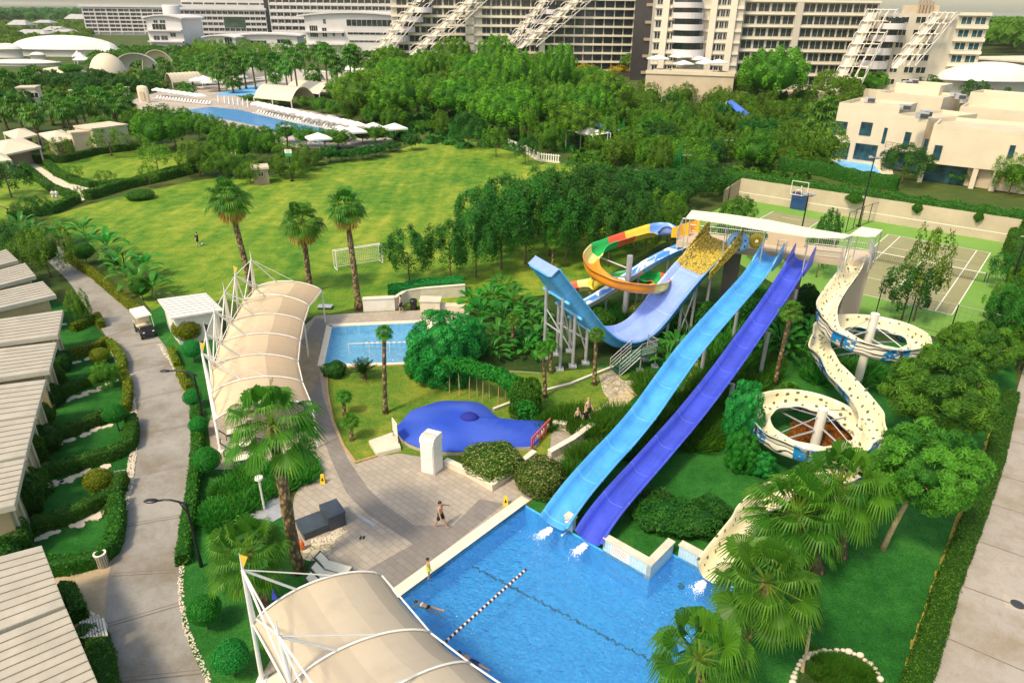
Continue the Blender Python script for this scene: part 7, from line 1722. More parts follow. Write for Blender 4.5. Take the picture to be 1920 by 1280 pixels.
# woods filled by ground regions
FARWOOD=[]
def fill(poly_px,n,kinds,hr,rr,label,group,seed,mind=.75,name='tree',avoid=()):
 P=GP(poly_px);rs=random.Random(seed);xs=[p.x for p in P];ys=[p.y for p in P];c=0;pl=[(p.x,p.y)for p in P]
 for _ in range(n*60):
  if c>=n:break
  x,y=rs.uniform(min(xs),max(xs)),rs.uniform(min(ys),max(ys))
  if not inside(x,y,pl):continue
  r=rs.uniform(*rr)
  if any((x-a)**2+(y-b)**2<(mind*(r+q))**2 for a,b,q in TREES[-260:]):continue
  tree(rs.choice(kinds),(x,y),rs.uniform(*hr),r,label,group,name=name);c+=1
 return c
fill([(690,262),(860,254),(960,280),(1060,296),(1140,235),(1110,180),(1000,165),(860,160),(720,180),(640,205)],54,['pine_far'],(7.5,11),(4.6,7.2),'bright green umbrella pine in the dense wood behind the big lawn','umbrella pines of the central wood',21,.70)
for x,y,ty,w in((735,165,95,80),(850,165,78,75),(930,175,75,75),(965,220,105,85),(1045,205,92,68),(800,180,100,70),(890,190,110,80),(1010,185,105,60),(870,160,110,60)):ptree('pine_far',x,y,ty,w,'tall umbrella pine rising above the central wood','tall pines above the central wood')
for x,y,ty,w in((1110,255,178,85),(1085,250,185,70),(1150,250,190,60)):ptree('pine_far',x,y,ty,w,'pale round topped pine by the small stage canopies','round pines by the stage canopies')
for i,(x,y,ty,w)in enumerate(((575,205,182,34),(605,213,185,38),(632,222,188,40),(660,232,193,42),(700,240,198,44),(740,250,203,50),(500,197,178,36),(530,200,180,34),(470,195,178,30))):ptree('round_far',x,y,ty,w,'clipped round topped tree in the row behind the white parasols','clipped trees behind the parasols')
fill([(1060,300),(1190,330),(1350,372),(1385,330),(1480,320),(1550,318),(1560,262),(1500,200),(1240,190),(1160,200),(1150,250)],95,['olive_far','olive_far','round_far','dark_far','yellow_far'],(3.5,7),(2.0,3.6),'leafy green tree in the mixed garden wood behind the courts','mixed trees behind the courts',22,.62)
FARWOOD.append(([(1150,195),(1240,190),(1500,200),(1560,240),(1640,160),(1500,165),(1380,170),(1240,180)],34,(5,9),(2.8,4.6),23,'lf_olive'))
for x,y,ty,w,k,l in((1440,215,98,118,'pine_far','big bright umbrella pine in front of the right hand hotel'),(1410,200,115,70,'pine_far','left lobe pine beside the big bright umbrella pine'),(1620,185,135,70,'pine_far','round pine at the foot of the slanting trellis'),(1690,345,280,88,'dark_near','broad dark conifer in front of the villa windows'),(1542,320,235,70,'yellow_far','yellowing tree at the left corner of the villa'),(1890,365,292,72,'olive_near','rounded yellowish tree at the right edge before the villa'),(1800,345,318,60,'green_near','low leafy tree under the villa balcony'),(1482,320,275,34,'cone','conical clipped tree beside the tall hedge'),(1270,330,265,30,'cone','small conical tree among the olive trees'),(1165,280,220,28,'cone','narrow conical tree by the stage canopies'),(1245,310,262,26,'cone','second small conical tree among the olive trees')):ptree(k,x,y,ty,w,l)
hedge('tall_hedge',GP([(1385,262),(1440,275),(1510,288)]),3,3.2,M['lf_hedge'],'tall clipped hedge across the gardens left of the villa',leaf=.2,dens=34);hedge('tall_hedge',GP([(1460,318),(1540,330),(1600,345),(1680,358)]),1.4,2.2,M['lf_hedge'],'hedge between the villa pool and the courts',leaf=.16,dens=50)
FARWOOD.append(([(0,182),(250,178),(300,166),(330,150),(140,150),(0,160)],44,(3,4.6),(2.4,4),24,'lf_dark'))
FARWOOD.append(([(340,125),(480,118),(600,115),(700,108),(700,95),(560,88),(430,90),(330,100)],40,(5,9),(3.5,6),25,'lf_wood'))
FARWOOD.append(([(700,165),(860,150),(1090,135),(1180,150),(1180,118),(1090,112),(860,110),(700,120)],40,(6,9),(4,6),26,'lf_wood'))
FARWOOD.append(([(1690,190),(1920,210),(1940,160),(1800,150),(1690,150)],22,(5,8),(3.2,5),27,'lf_dark'))
FARWOOD.append(([(0,215),(60,225),(60,190),(0,185)],8,(4,6),(2.5,4),28,'lf_dark'))
fill([(1095,150),(1190,145),(1190,128),(1095,128)],6,['autumn_far'],(4,6),(4,6),'yellow and rust tinted tree beside the cream hotel','autumn tinted trees',29,.6)
fill([(1880,540),(1935,560),(1935,700),(1880,700),(1860,640)],9,['dark_near','green_near'],(2.5,4.5),(1.4,2.2),'leafy tree at the right end of the court','trees at the right end of the court',30,.6)
fill([(1850,350),(1960,380),(1960,340),(1850,330)],5,['green_near','olive_near'],(3,5),(2,3),'leafy tree between the hedge and the villa at the right','trees before the villa',31,.6)
FARW2=0
def belt(name,poly_px,n,hr,rr,seed,mat,z=0):
 P=GP(poly_px);pl=[(p.x,p.y)for p in P];rs=np.random.RandomState(seed);xs=[p.x for p in P];ys=[p.y for p in P];C=[];Nn=[];v=[];c=0
 while c<n:
  x,y=rs.uniform(min(xs),max(xs)),rs.uniform(min(ys),max(ys))
  if not inside(x,y,pl):continue
  c+=1;h=rs.uniform(*hr);r=rs.uniform(*rr);k=46;d=unit(rs.normal(0,1,(k,3)));d[:,2]=np.abs(d[:,2])*1.0-.15
  C.append(np.array([x,y,h-r*.9])+d*np.array([r,r,r*.9]));Nn.append(d);v.append(np.clip(rs.uniform(.1,.5)+rs.uniform(0,.35,k),0,1))
 C=np.concatenate(C);Nn=np.concatenate(Nn);v=np.concatenate(v);ls=np.mean(rr)*.42
 o=link(name,npmesh(name,leafquads(C,Nn,ls,ls*.7,rs,.4),len(C),4,M[mat],v));o['kind']='stuff';return o
def woodstuff(lst):
 mats=sorted({q[5]for q in lst});C=[];Nn=[];v=[];mi_=[]
 for mname in mats:
  n0=sum(map(len,C))
  for poly,n,hr,rr,seed,mt in lst:
   if mt!=mname:continue
   P=GP(poly);pl=[(p.x,p.y)for p in P];rs=np.random.RandomState(seed);xs=[p.x for p in P];ys=[p.y for p in P];c=0;pos=[];tries=0
   while c<n and tries<n*60:
    tries+=1;x,y=rs.uniform(min(xs),max(xs)),rs.uniform(min(ys),max(ys));r=rs.uniform(*rr)
    if not inside(x,y,pl)or any((x-a)**2+(y-b)**2<(.6*(r+q))**2 for a,b,q in pos):continue
    pos.append((x,y,r));c+=1;h=rs.uniform(*hr);tone=rs.uniform(0,.3)
    for i in range(26):
     d=rs.normal(0,1,3);d[2]=abs(d[2])*.9-.25;d/=np.linalg.norm(d);cc=np.array([x,y,h-r*.8])+d*np.array([r,r,r*.8])*.78;k=34
     n_=unit(rs.normal(0,1,(k,3))+d*.9+np.array([0,0,.3]));C.append(cc+n_*r*.3*rs.uniform(.7,1.05,(k,1)));Nn.append(n_);v.append(np.clip(tone+rs.uniform(0,.25)+rs.uniform(0,.4,k),0,1))
  mi_+=[mats.index(mname)]*(sum(map(len,C))-n0)
 C=np.concatenate(C);Nn=np.concatenate(Nn);v=np.concatenate(v);me=npmesh('far_trees',leafquads(C,Nn,.36,.17,np.random.RandomState(3),.38),len(C),4,M[mats[0]],v)
 for m in mats[1:]:me.materials.append(M[m])
 me.polygons.foreach_set('material_index',np.array(mi_,dtype=np.int32));o=link('far_trees',me);o['kind']='stuff'
woodstuff(FARWOOD)
belt('far_wood',[(-30,105),(170,78),(170,42),(-30,46)],420,(3,6),(3,6),31,'lf_olive');belt('distant_wood',[(-150,46),(200,40),(380,36),(380,27.5),(-150,22.5)],900,(9,16),(8,16),32,'lf_dark')
belt('ground_cover',[(170,104),(280,98),(420,102),(420,128),(330,130),(180,126)],170,(2.5,5),(2.5,4.5),38,'lf_hedge');belt('far_wood',[(1790,100),(2050,122),(2100,80),(1780,66)],420,(16,24),(6,10),33,'lf_olive');belt('distant_wood',[(1500,80),(2200,90),(2300,42),(1500,40)],500,(10,18),(9,16),34,'lf_dark')
belt('ground_cover',[(1060,305),(1385,375),(1560,320),(1560,230),(1240,185),(1150,200)],600,(.8,1.6),(1.0,1.8),35,'lf_hedge');belt('ground_cover',[(690,262),(1060,296),(1140,235),(1110,180),(720,180)],300,(1,2),(1.4,2.4),36,'lf_dark');belt('ground_cover',[(0,190),(300,170),(330,140),(0,150)],260,(1.2,2.5),(1.5,2.5),37,'lf_olive')
# far palms
def fpalm(bx,by,cy,wpx,label,group):
 b=G(bx,by);z=TZ(b,cy);r=1.25*wpx/2*ZC((b.x,b.y,z))/F;dx=R.uniform(-.03,.03)*z
 return palm(b,(b.x+dx,b.y,z),max(1.7,r),label,group=group,crown_me=R.choice(FARCROWN),r0=.3,r1=.22)
GPL='palms of the cabana garden';LPL='fan palm rising from the cabana garden at the far left'
for x,y,cy,w in((15,245,205,44),(45,250,200,48),(72,262,212,46),(40,232,190,42),(100,235,200,44),(120,240,205,46),(135,255,205,40),(150,250,200,44),(162,240,185,46),(175,225,180,44),(190,228,182,44),(205,232,190,48),(215,222,178,44),(232,230,190,50),(238,222,178,46),(245,235,200,40),(28,200,150,42),(8,190,140,42),(62,190,148,44),(80,185,140,40),(78,270,215,44),(0,230,180,44),(110,225,185,40),(222,240,200,40),(185,245,200,40)):fpalm(x,y,cy,w,LPL,GPL)
GPU='palms of the upper pool terrace';LPU='tall fan palm on the terrace above the activity pool'
for x,y,cy,w in((315,162,125,34),(338,158,128,34),(362,160,130,36),(390,160,118,38),(412,172,132,38),(438,175,148,40),(462,167,112,40),(480,168,110,38),(500,160,115,42),(520,165,118,42),(518,170,140,34),(548,160,88,30),(560,185,112,44),(592,178,138,40),(615,170,100,42),(625,172,105,40),(635,172,125,36),(660,165,108,40),(668,165,100,38),(692,165,112,38),(715,165,108,38),(725,160,112,40),(735,160,105,42),(748,158,108,38),(430,160,105,36),(445,150,100,34),(575,160,98,36),(600,160,100,36),(450,168,125,34),(702,172,130,34),(540,172,125,36),(290,170,160,30),(348,175,165,26),(358,178,168,24)):fpalm(x,y,cy,w,LPU,GPU)
for x,y,cy,w in((1525,280,212,60),(1510,300,245,48),(1540,275,200,44)):fpalm(x,y,cy,w,'fan palm left of the villa','palms left of the villa')
ppalm(1760,228,1762,170,46,'fan palm with a hanging skirt growing between the two villas',FARCROWN[0],SKIRT[0],.4,.4)
for x,y,cy,w in((1210,285,245,44),(1195,290,262,46),(1230,270,240,40)):fpalm(x,y,cy,w,'low fan palm among the olive trees','low palms among the olive trees')
# buildings
def away(A,B):
 t=V((B.x-A.x,B.y-A.y,0)).normalized();n=V((-t.y,t.x,0));return t,(n if n.y>0 else-n)
def block(o,name,A,B,dep,z0,z1,mat,over=0,front=0):
 t,n=away(A,B);a=V((A.x,A.y,0))-t*over-n*front;b=V((B.x,B.y,0))+t*over-n*front
 mb=MB();mb.prism([a,b,b+n*(dep+front),a+n*(dep+front)],z0,z1);return mb.build(name,M[mat]if isinstance(mat,str)else mat,o)
WIN={}
def winmesh(w,h,frame,glass,mull=1):
 k=(round(w,1),round(h,1),frame,glass,mull)
 if k in WIN:return WIN[k]
 mb=MB();f=min(.12,w*.06);mb.box((0,-.03,0),(w,.06,h),0,1);mb.v=[(x,y,z)for x,y,z in mb.v]
 for x in([-w/2+f/2,w/2-f/2]+[w*(i+1)/(mull+1)-w/2 for i in range(mull)]):mb.box((x,-.065,0),(f,.07,h-2*f),0,0)
 for z in(-h/2+f/2,h/2-f/2):mb.box((0,-.068,z),(w,.076,f),0,0)
 WIN[k]=mb.mesh('window',[M[frame],M[glass]]);return WIN[k]
def setwin(o,p,w,h,t,n,frame='hotelband',glass='glass',mull=1,name='window'):
 c=link(name,winmesh(w,h,frame,glass,mull),o);c.location=V(p)-n*.012-o.location;c.rotation_euler=(0,0,atan2(t.y,t.x));return c
def winpx(o,A,B,x0,y0,x1,y1,**kw):
 t,n=away(A,B);p=PL(x0,y1,A,B);q=PL(x1,(y0+y1)/2,A,B);r=PL((x0+x1)/2,y0,A,B);s=PL((x0+x1)/2,y1,A,B)
 c=(p+q)/2;w=hypot(q.x-p.x,q.y-p.y);h=abs(r.z-s.z);return setwin(o,(c.x,c.y,(r.z+s.z)/2),w,h,t,n,**kw)
def grid(o,A,B,z0,fh,rows,cols,ww,wh,u0=0.0,u1=1.0,skip=None,budget=None,**kw):
 """rows x cols of windows on the facade A-B; past 100 in one building the rest become one part"""
 t,n=away(A,B);L=hypot(B.x-A.x,B.y-A.y);cw=L*(u1-u0)/cols;rest=MB();cnt=budget if budget is not None else[0]
 order=sorted(((r,c)for r in range(rows)for c in range(cols)),key=lambda q:(q[0]*.01+q[1]*0))
 for r,c in order:
  if skip and skip(r,c):continue
  p=V((A.x,A.y,0))+t*(L*u0+cw*(c+.5))+V((0,0,z0+fh*(r+.5)))
  if cnt[0]<100:setwin(o,p,cw*ww,fh*wh,t,n,**kw);cnt[0]+=1
  else:
   w,h=cw*ww/2,fh*wh/2;q=p-n*.07;rest.quad(q-t*w-V((0,0,h)),q+t*w-V((0,0,h)),q+t*w+V((0,0,h)),q-t*w+V((0,0,h)))
 if rest.f:w_=rest.build('windows',M[kw.get('glass','glass')],o);w_['kind']='stuff'
def bands(o,A,B,z0,fh,rows,hgt,mat='hotelband',proj=.7,name='floor_band',u0=0,u1=1):
 t,n=away(A,B);a=V((A.x,A.y,0));L=hypot(B.x-A.x,B.y-A.y);a,b=a+t*L*u0,a+t*L*u1
 for r in range(rows+1):
  mb=MB();z=z0+fh*r;mb.prism([a-n*proj,b-n*proj,b-n*.003,a-n*.003],z-hgt/2,z+hgt/2);mb.build(name,M[mat],o)
def fins(o,A,B,z0,z1,cols,w,mat='hotelband',proj=.6,name='fin',u0=0,u1=1):
 t,n=away(A,B);L=hypot(B.x-A.x,B.y-A.y);mb=MB()
 for c in range(cols+1):p=V((A.x,A.y,0))+t*(L*(u0+(u1-u0)*c/cols));mb.prism([p-t*w/2-n*proj,p+t*w/2-n*proj,p+t*w/2-n*.004,p-t*w/2-n*.004],z0,z1)
 return mb.build(name,M[mat],o)
def hotel(label,a,b,ty,dep,mat='hotelwhite',name='hotel',group=None):
 A,B=G(*a),G(*b);o=thing(name,label,'hotel',(A.x,A.y,0),0,group);z=TZ((A+B)/2,ty);return o,A,B,z
o,A,B,z=hotel('far white hotel wing at the left with rows of dark balconies',(166,66),(338,67),14,25);block(o,'wall',A,B,22,0,z,'hotelwhite');block(o,'roof',A,B,24,z+.003,z+2.0,'hotelwhite',2,2.4)
fh=(z-4)/6;grid(o,A,B,3,fh,6,16,.9,.66,frame='hotelwhite',mull=2);bands(o,A,B,3,fh,6,.9,'hotelwhite',1.5);fins(o,A,B,1,z-.1,8,.9,'hotelwhite',1.4)
o,A,B,z=hotel('long white hotel facade in the middle of the far complex with five balcony rows',(335,79),(505,80),19,25);block(o,'wall',A,B,20,0,z,'hotelwhite');block(o,'roof',A,B,22,z+.003,z+1.4,'hotelwhite',1,2)
fh=(z-3)/5;grid(o,A,B,3,fh,5,17,.86,.52,frame='hotelwhite');bands(o,A,B,3,fh,5,1.5,'hotelwhite',1.3);fins(o,A,B,2,z,17,.35,'hotelwhite',1.1)
winpx(o,A-away(A,B)[1]*1.4,B-away(A,B)[1]*1.4,422,33,460,52,frame='dark',glass='glassgreen',mull=4,name='glazed_bay')
o,A,B,z=hotel('white hotel wing at the right of the dark slit with six balcony rows',(514,80),(765,83),-4,25);block(o,'wall',A,B,20,0,z,'hotelwhite');fh=(z-3)/6;grid(o,A,B,3,fh,6,20,.86,.5,frame='hotelwhite');bands(o,A,B,3,fh,6,1.6,'hotelwhite',1.3);fins(o,A,B,2,z,20,.4,'hotelwhite',1.1)
a1=G(504,80);a2=G(513,80);mb=MB();block(o,'glass_slit',a1,a2,14,0,z-1,'glass')
o,A,B,z=hotel('upper rear storeys of the far white hotel rising above the roofs',(350,66),(640,69),-6,25);block(o,'wall',A,B,20,0,z,'hotelwhite');fh=z/8;grid(o,A,B,fh*6,fh,2,14,.9,.4,frame='hotelwhite',mull=0)
b=G(333,82);o=thing('stair_tower','round white stair tower with small square windows','tower',b);h=TZ(b,12);r=15*ZC(b)/F;mb=MB();mb.lathe([(r,0),(r,h),(r*.9,h+.8),(0,h+.8)],b,24);mb.build('wall',M['hotelwhite'],o,True)
for i,(x,y)in enumerate(((326,35),(333,35),(326,46),(333,46))):c=PL(x,y,b-V((5,r+.1,0)),b+V((5,-r-.1,0)));setwin(o,c,1.5,1.5,V((1,0,0)),V((0,1,0)),frame='hotelwhite',mull=0)
def pavilion(label,a,b,ty,dep,wins,roof=3.0):
 A,B=G(*a),G(*b);t,n=away(A,B);o=thing('pavilion',label,'building',(A.x,A.y,0));z=TZ((A+B)/2,ty);block(o,'wall',A,B,dep,0,z,'hotelwhite')
 L=hypot(B.x-A.x,B.y-A.y);K=10;lo=[];hi=[]
 for i in range(K+1):s=i/K;p=A+t*(L*(s*1.14-.07))-n*1.5;zz=z+roof*(1-(2*s-1)**2);lo.append(V((p.x,p.y,zz+.05)));hi.append(V((p.x,p.y,zz+.8)))
 mb=MB();dv=n*(dep+3)
 for i in range(K):mb.hexa([lo[i],lo[i+1],lo[i+1]+dv,lo[i]+dv],[hi[i],hi[i+1],hi[i+1]+dv,hi[i]+dv])
 mb.build('roof',M['hotelwhite'],o,False);mb=MB();mb.hexa([V((q.x,q.y,0+0))for q in(A,A+t*.01,A+t*.01,A)],[V((q.x,q.y,.01))for q in(A,A+t*.01,A+t*.01,A)])
 mb=MB();pr=[A]+[A+t*(L*i/K)for i in range(K+1)];f0=[V((A.x,A.y,z))];vs=[V(((A+t*(L*i/K)).x,(A+t*(L*i/K)).y,z+.003))for i in range(K+1)]+[V(((A+t*(L*i/K)).x,(A+t*(L*i/K)).y,z+roof*(1-(2*(i/K*.877+.061)-1)**2)))for i in range(K,-1,-1)]
 mb.hexa(vs,[q+n*.5 for q in vs]);mb.build('gable',M['hotelwhite'],o)
 for w in wins:winpx(o,A,B,*w[:4],frame='hotelwhite',mull=w[4]if len(w)>4 else 1)
 return o,A,B,z
o,A,B,z=pavilion('white pavilion with a curved roof and balconies at the left of the hotel gardens',(285,98),(350,99),36,25,((287,45,311,58,3),(289,67,300,76,1),(303,67,315,76,1),(320,62,330,70),(288,30+8,296,44+0),(300,38,310,44)),1.6);bands(o,A,B,z*.33,z*.33,1,.8,'hotelwhite',2.2)
o,A,B,z=pavilion('big white pavilion with long dark glazing strips and a curved roof before the cream hotel',(578,108),(757,110),33,40,((582,48,596,70,3),(605,52,613,70),(606,36,611,45),(624,60,628,69),(641,60,645,69),(650,37,745,50,9),(652,61,735,66,7),(655,76,720,80,6)),2.0);bands(o,A,B,z*.34,z*.3,1,.8,'hotelwhite',2.0,u0=0,u1=.4)
o,A,B,z=pavilion('low white house with a dark glass front among the palms',(388,98),(445,99),72,15,((400,77,406,84),(412,77,417,84),(423,70,436,88,2)),1.2)
o,A,B,z=pavilion('low white pavilion wing right of the glass fronted house',(446,97),(560,98),68,18,((470,76,500,82,4),(520,74,545,82,3)),.8)
o,A,B,z=hotel('long cream hotel with a grid of dark windows behind the umbrella pines',(740,140),(1186,142),-6,20);z+=3;block(o,'wall',A,B,18,0,z,'hotelcream');rows=10;fh=3.35;bud=[0]
z0=z-fh*rows-1
for(u0,u1,cols)in((.02,.30,6),(.36,.60,6),(.62,.985,9)):grid(o,A,B,max(2,z0),fh,rows-1,cols,.88,.72,u0,u1,budget=bud,frame='hotelcream')
bands(o,A,B,max(2,z0),fh,rows-1,.7,'hotelband',.9)
t,n=away(A,B);p=A.lerp(B,.325);mb=MB();mb.prism([p-t*3-n*.9,p+t*.6-n*.9,p+t*.6-n*.01,p-t*3-n*.01],0,z-.05);mb.build('stair_panel',M['hotelcream'],o);p=A.lerp(B,.61)
mb=MB();mb.prism([p-t*1-n*1.2,p+t*1-n*1.2,p+t*1-n*.01,p-t*1-n*.01],0,z-.06);mb.build('stair_panel',M['hotelband'],o)
HA,HB,HN=A,B,n
def trellis(label,base_px,top_px,nstep,w,hotel_top,group='slanting white trellises on the hotels',z_top=None,nr=3,curved=True,half=False):
 """slanting white frame climbing from the gardens to the roof, stepped pergola bays between rails"""
 b=PL(*top_px,*hotel_top);hn=away(*hotel_top)[1];a=PL(*base_px,hotel_top[0]-hn*11,hotel_top[1]-hn*11);o=thing('slanting_trellis',label,'trellis',(a.x,a.y,0),0,group)
 d=V((b.x-a.x,b.y-a.y,0));side=V((1,0,0))-FW*0;t=(hotel_top[1]-hotel_top[0]);t.z=0;t.normalize();mb=MB()
 for k in range(nr):
  off=t*(w*k/(nr-1));mb.tube([a+off,b+off],.2,5)
 mb.build('rail',M['hotelwhite'],o);mb=MB();dn=V((0,0,-.7));mb.hexa([a+dn,a+t*w*.28+dn,b+t*w*.28+dn,b+dn],[p-dn*.4+dn for p in(a,a+t*w*.28,b+t*w*.28,b)]);mb.build('slope_panel',M['hotelband'],o);mb=MB()
 for i in range(nstep):
  s0,s1=i/nstep,(i+1)/nstep;p,q=a.lerp(b,s0),a.lerp(b,s1);c=V((p.x,p.y,q.z))
  for k in range(nr+1):
   off=t*(w*k/nr);c2=p.lerp(q,.55);c2.z=q.z+.3;mb.tube([p+off+V((0,0,.4)),p.lerp(q,.12)+V((0,0,(q.z-p.z)*.6))+off,c2+off,q+off+V((0,0,.5))],.13,4)
  mb.quad(c2-V((0,0,.1)),c2+t*w-V((0,0,.1)),q+t*w+V((0,0,.4)),q+V((0,0,.4)))
 mb.build('pergola_bay',M['hotelband'],o);return o,a,b,t
for lb,bp,tp_,w in(('left slanting white trellis climbing the cream hotel, reaching down to the palms',(690,107),(786,-8),7),('second slanting white trellis of the cream hotel, right of the round balconies',(768,100),(884,-8),8),('small slanting white trellis on the middle of the cream hotel',(950,82),(1022,-8),5),('slanting white trellis right of the middle balconies of the cream hotel',(968,88),(1082,-8),8)):trellis(lb,bp,tp_,7,w,(HA-HN*1.5,HB-HN*1.5))
def balcony_stack(label,items,plane,dep,r=.5):
 o=None
 for i,(x,y,w,h)in enumerate(items):
  p=PL(x,y,*plane);s=ZC(p)/F
  if o is None:o=thing('balcony_tower',label,'balcony',(p.x,p.y,0))
  W_,H_=w*s/2,h*s;K=9;t,n=away(*plane);arc=[p+t*(W_*(2*k/K-1))-n*(dep*(1-(2*k/K-1)**2)+.6+.5*i)for k in range(K+1)]
  base=arc+[arc[-1]+n*(dep+1+.5*i),arc[0]+n*(dep+1+.5*i)]
  mb=MB();mb.hexa([V((q.x,q.y,p.z-H_))for q in base],[V((q.x,q.y,p.z))for q in base]);mb.build('balcony',M['hotelwhite'],o,False)
  mb=MB();e=[q+n*.6 for q in base];c=p;mb.hexa([V((c.x+(q.x-c.x)*.9,c.y+(q.y-c.y)*.9+.3,p.z+.004))for q in e],[V((c.x+(q.x-c.x)*.9,c.y+(q.y-c.y)*.9+.3,p.z+H_*.95))for q in e]);mb.build('glazing',M['glass'],o)
 return o
balcony_stack('curved white balconies between the two left trellises of the cream hotel',((750,66,34,12),(761,50,34,10),(776,31,34,10),(793,14,34,9)),(HA-HN*1,HB-HN*1),2.5)
balcony_stack('white balconies between the middle trellises of the cream hotel',((966,67,26,8),(1002,54,30,9),(1014,36,32,8),(1030,18,32,8)),(HA-HN*1,HB-HN*1),2.5)
o,A,B,z=hotel('dark glass joint between the cream hotel and the balcony tower',(1180,150),(1222,152),-8,20,name='hotel');block(o,'wall',A,B,20,0,z+2,plain('dark_brown_glass',(.045,.04,.045),.2,.2,.1));bands(o,A.lerp(B,.5),B,3,6,5,1,'brown',.6)
o,A,B,z=hotel('pale hotel tower with a stack of curved white balconies',(1214,176),(1372,180),-6,20);z+=4;block(o,'wall',A,B,16,0,z,'hotelcream');fh=3.3;bud=[0]
rows=int((z-3)/fh)
for u0,u1,c in((.14,.32,3),(.68,.86,3)):grid(o,A,B,3,fh,rows,c,.86,.6,u0,u1,budget=bud,frame='hotelwhite')
grid(o,A,B,3,fh,rows,1,.8,.6,.01,.09,budget=bud,frame='hotelwhite');bands(o,A,B,3,fh,rows,.8,'hotelband',.5)
fins(o,A,B,0,z,1,2.0,'hotelband',1.0,'pier',.12,.34);fins(o,A,B,0,z,1,2.0,'hotelband',1.0,'pier',.66,.88)
balcony_stack('stack of six curved white balconies on the pale hotel tower',((1290,93,60,12),(1290,68,58,11),(1290,46,56,10),(1290,24,55,10),(1290,5,55,9)),(A-away(A,B)[1]*1,B-away(A,B)[1]*1),3.0)
o,A,B,z=hotel('brown and cream hotel wing with long window rows right of the balcony tower',(1368,178),(1612,182),3,20);block(o,'wall',A,B,18,0,z,'hotelcream');fh=3.6;rows=int((z-2)/fh);bud=[0];z0=z-fh*rows
grid(o,A,B,z0,fh,rows,4,.88,.72,.02,.40,budget=bud,frame='hotelcream');grid(o,A,B,z0,fh,rows,6,.93,.72,.45,.99,budget=bud,frame='hotelcream');bands(o,A,B,z0,fh,rows,.6,'hotelband',.9)
t,n=away(A,B);p=A.lerp(B,.42);mb=MB();mb.prism([p-t*1-n*1.1,p+t*1-n*1.1,p+t*1-n*.01,p-t*1-n*.01],0,z-.05);mb.build('stair_panel',M['hotelcream'],o)
o,A,B,z=hotel('stepped hotel block at the right with slanting trellises on both sides',(1612,184),(1812,190),26,20);block(o,'wall',A,B,16,0,z,'hotelcream');fh=3.6;rows=int((z-2)/fh);bud=[0];z0=z-fh*rows
grid(o,A,B,z0,fh,rows,2,.8,.62,.74,.985,budget=bud,frame='hotelband',glass='glassblue');grid(o,A,B,z0,fh,rows,2,.84,.55,.34,.56,budget=bud,frame='hotelband');grid(o,A,B,z0,fh,rows,3,.8,.5,.02,.30,budget=bud,frame='hotelband');bands(o,A,B,z0,fh,rows,.9,'hotelband',.9,u0=.72)
HA,HB,HN=A,B,n=A,B,away(A,B)[1]
mb=MB();p=A.lerp(B,.45)+HN*8;mb.box((p.x,p.y,z+1.2),(9,5,2.4));mb.build('roof_plant',M['sand'],o)
for k in range(5):mb=MB();q=A.lerp(B,.4+.03*k)+HN*5;mb.tube([(q.x,q.y,z),(q.x,q.y,z+5-k*.4)],.35,8);mb.build('vent_pipe',M['brown'],o)
trellis('long slanting white trellis running down the left of the right hand hotel',(1555,168),(1628,20),7,8.5,(A-HN*1.2,B-HN*1.2),nr=4);trellis('slanting white trellis at the right of the right hand hotel',(1672,124),(1752,26),5,6.5,(A-HN*1.2,B-HN*1.2),nr=4)
balcony_stack('curved balconies stepping up the middle of the right hand hotel',((1640,114,46,14),(1648,90,44,12),(1660,66,44,11),(1674,44,42,10)),(A-HN*1,B-HN*1),2.2)
A,B=G(1206,197),G(1368,205);o=thing('terrace_podium','sand coloured raised terrace in front of the balcony tower','terrace',(A.x,A.y,0));zt=TZ(A,138);block(o,'wall',A,B,22,0,zt,'sand');block(o,'parapet',A,B,.4,zt+.003,zt+.9,'cream',.1,.3)
A2,B2=G(1458,205),G(1540,205);block(o,'lower_wall',A2,B2,12,0,TZ(A2,172),'sand')
ZTT=zt
A,B=G(1648,186),G(1745,190);o=thing('curved_terrace','low curved sand coloured terrace walls at the foot of the right hand hotel','terrace',(A.x,A.y,0));c=(A+B)/2;mb=MB();mb.lathe([(13,0),(13,3.5),(12.4,3.5),(12.4,3),(0,3)],c,28,sx=1.1,sy=.5);mb.build('wall',M['cream'],o);
A,B=G(1800,150),G(2080,178);o=thing('sports_hall','long pale flat roofed hall beyond the right hand hotel','building',(A.x,A.y,0));block(o,'wall',A,B,40,0,TZ(A,110),'concrete');block(o,'roof',A,B,42,TZ(A,110)+.003,TZ(A,107),'cream',2,1)
def shell(label,base,cz,rx,ry,h,mat='dome',name='dome',cat='dome',half=1.0,n=28,rot=0):
 o=thing(name,label,cat,(base.x,base.y,0));mb=MB();k=8;pr=[(cos(pi/2*i/k),sin(pi/2*i/k))for i in range(k+1)]
 mb.lathe([(rx*a,cz+h*b)for a,b in pr],base,n,sx=1,sy=ry/rx);mb.build('shell',M[mat],o,True);mb=MB();mb.lathe([(rx*1.0,0),(rx*1.0,cz),(rx*1.06,cz),(rx*1.06,cz+.5),(rx*.99,cz+.5)],base,n,sx=1,sy=ry/rx);mb.build('rim',M['hotelwhite'],o,True);return o
b=G(1840,190);w=95*ZC(b)/F;shell('wide white domed hall roof at the right edge',b,TZ(b,150),w,w*.5,TZ(b,116)-TZ(b,150));b=G(1925,205);w=18*ZC(b)/F;shell('small round white dome cut by the right edge',b,TZ(b,193),w,w,w*.9)
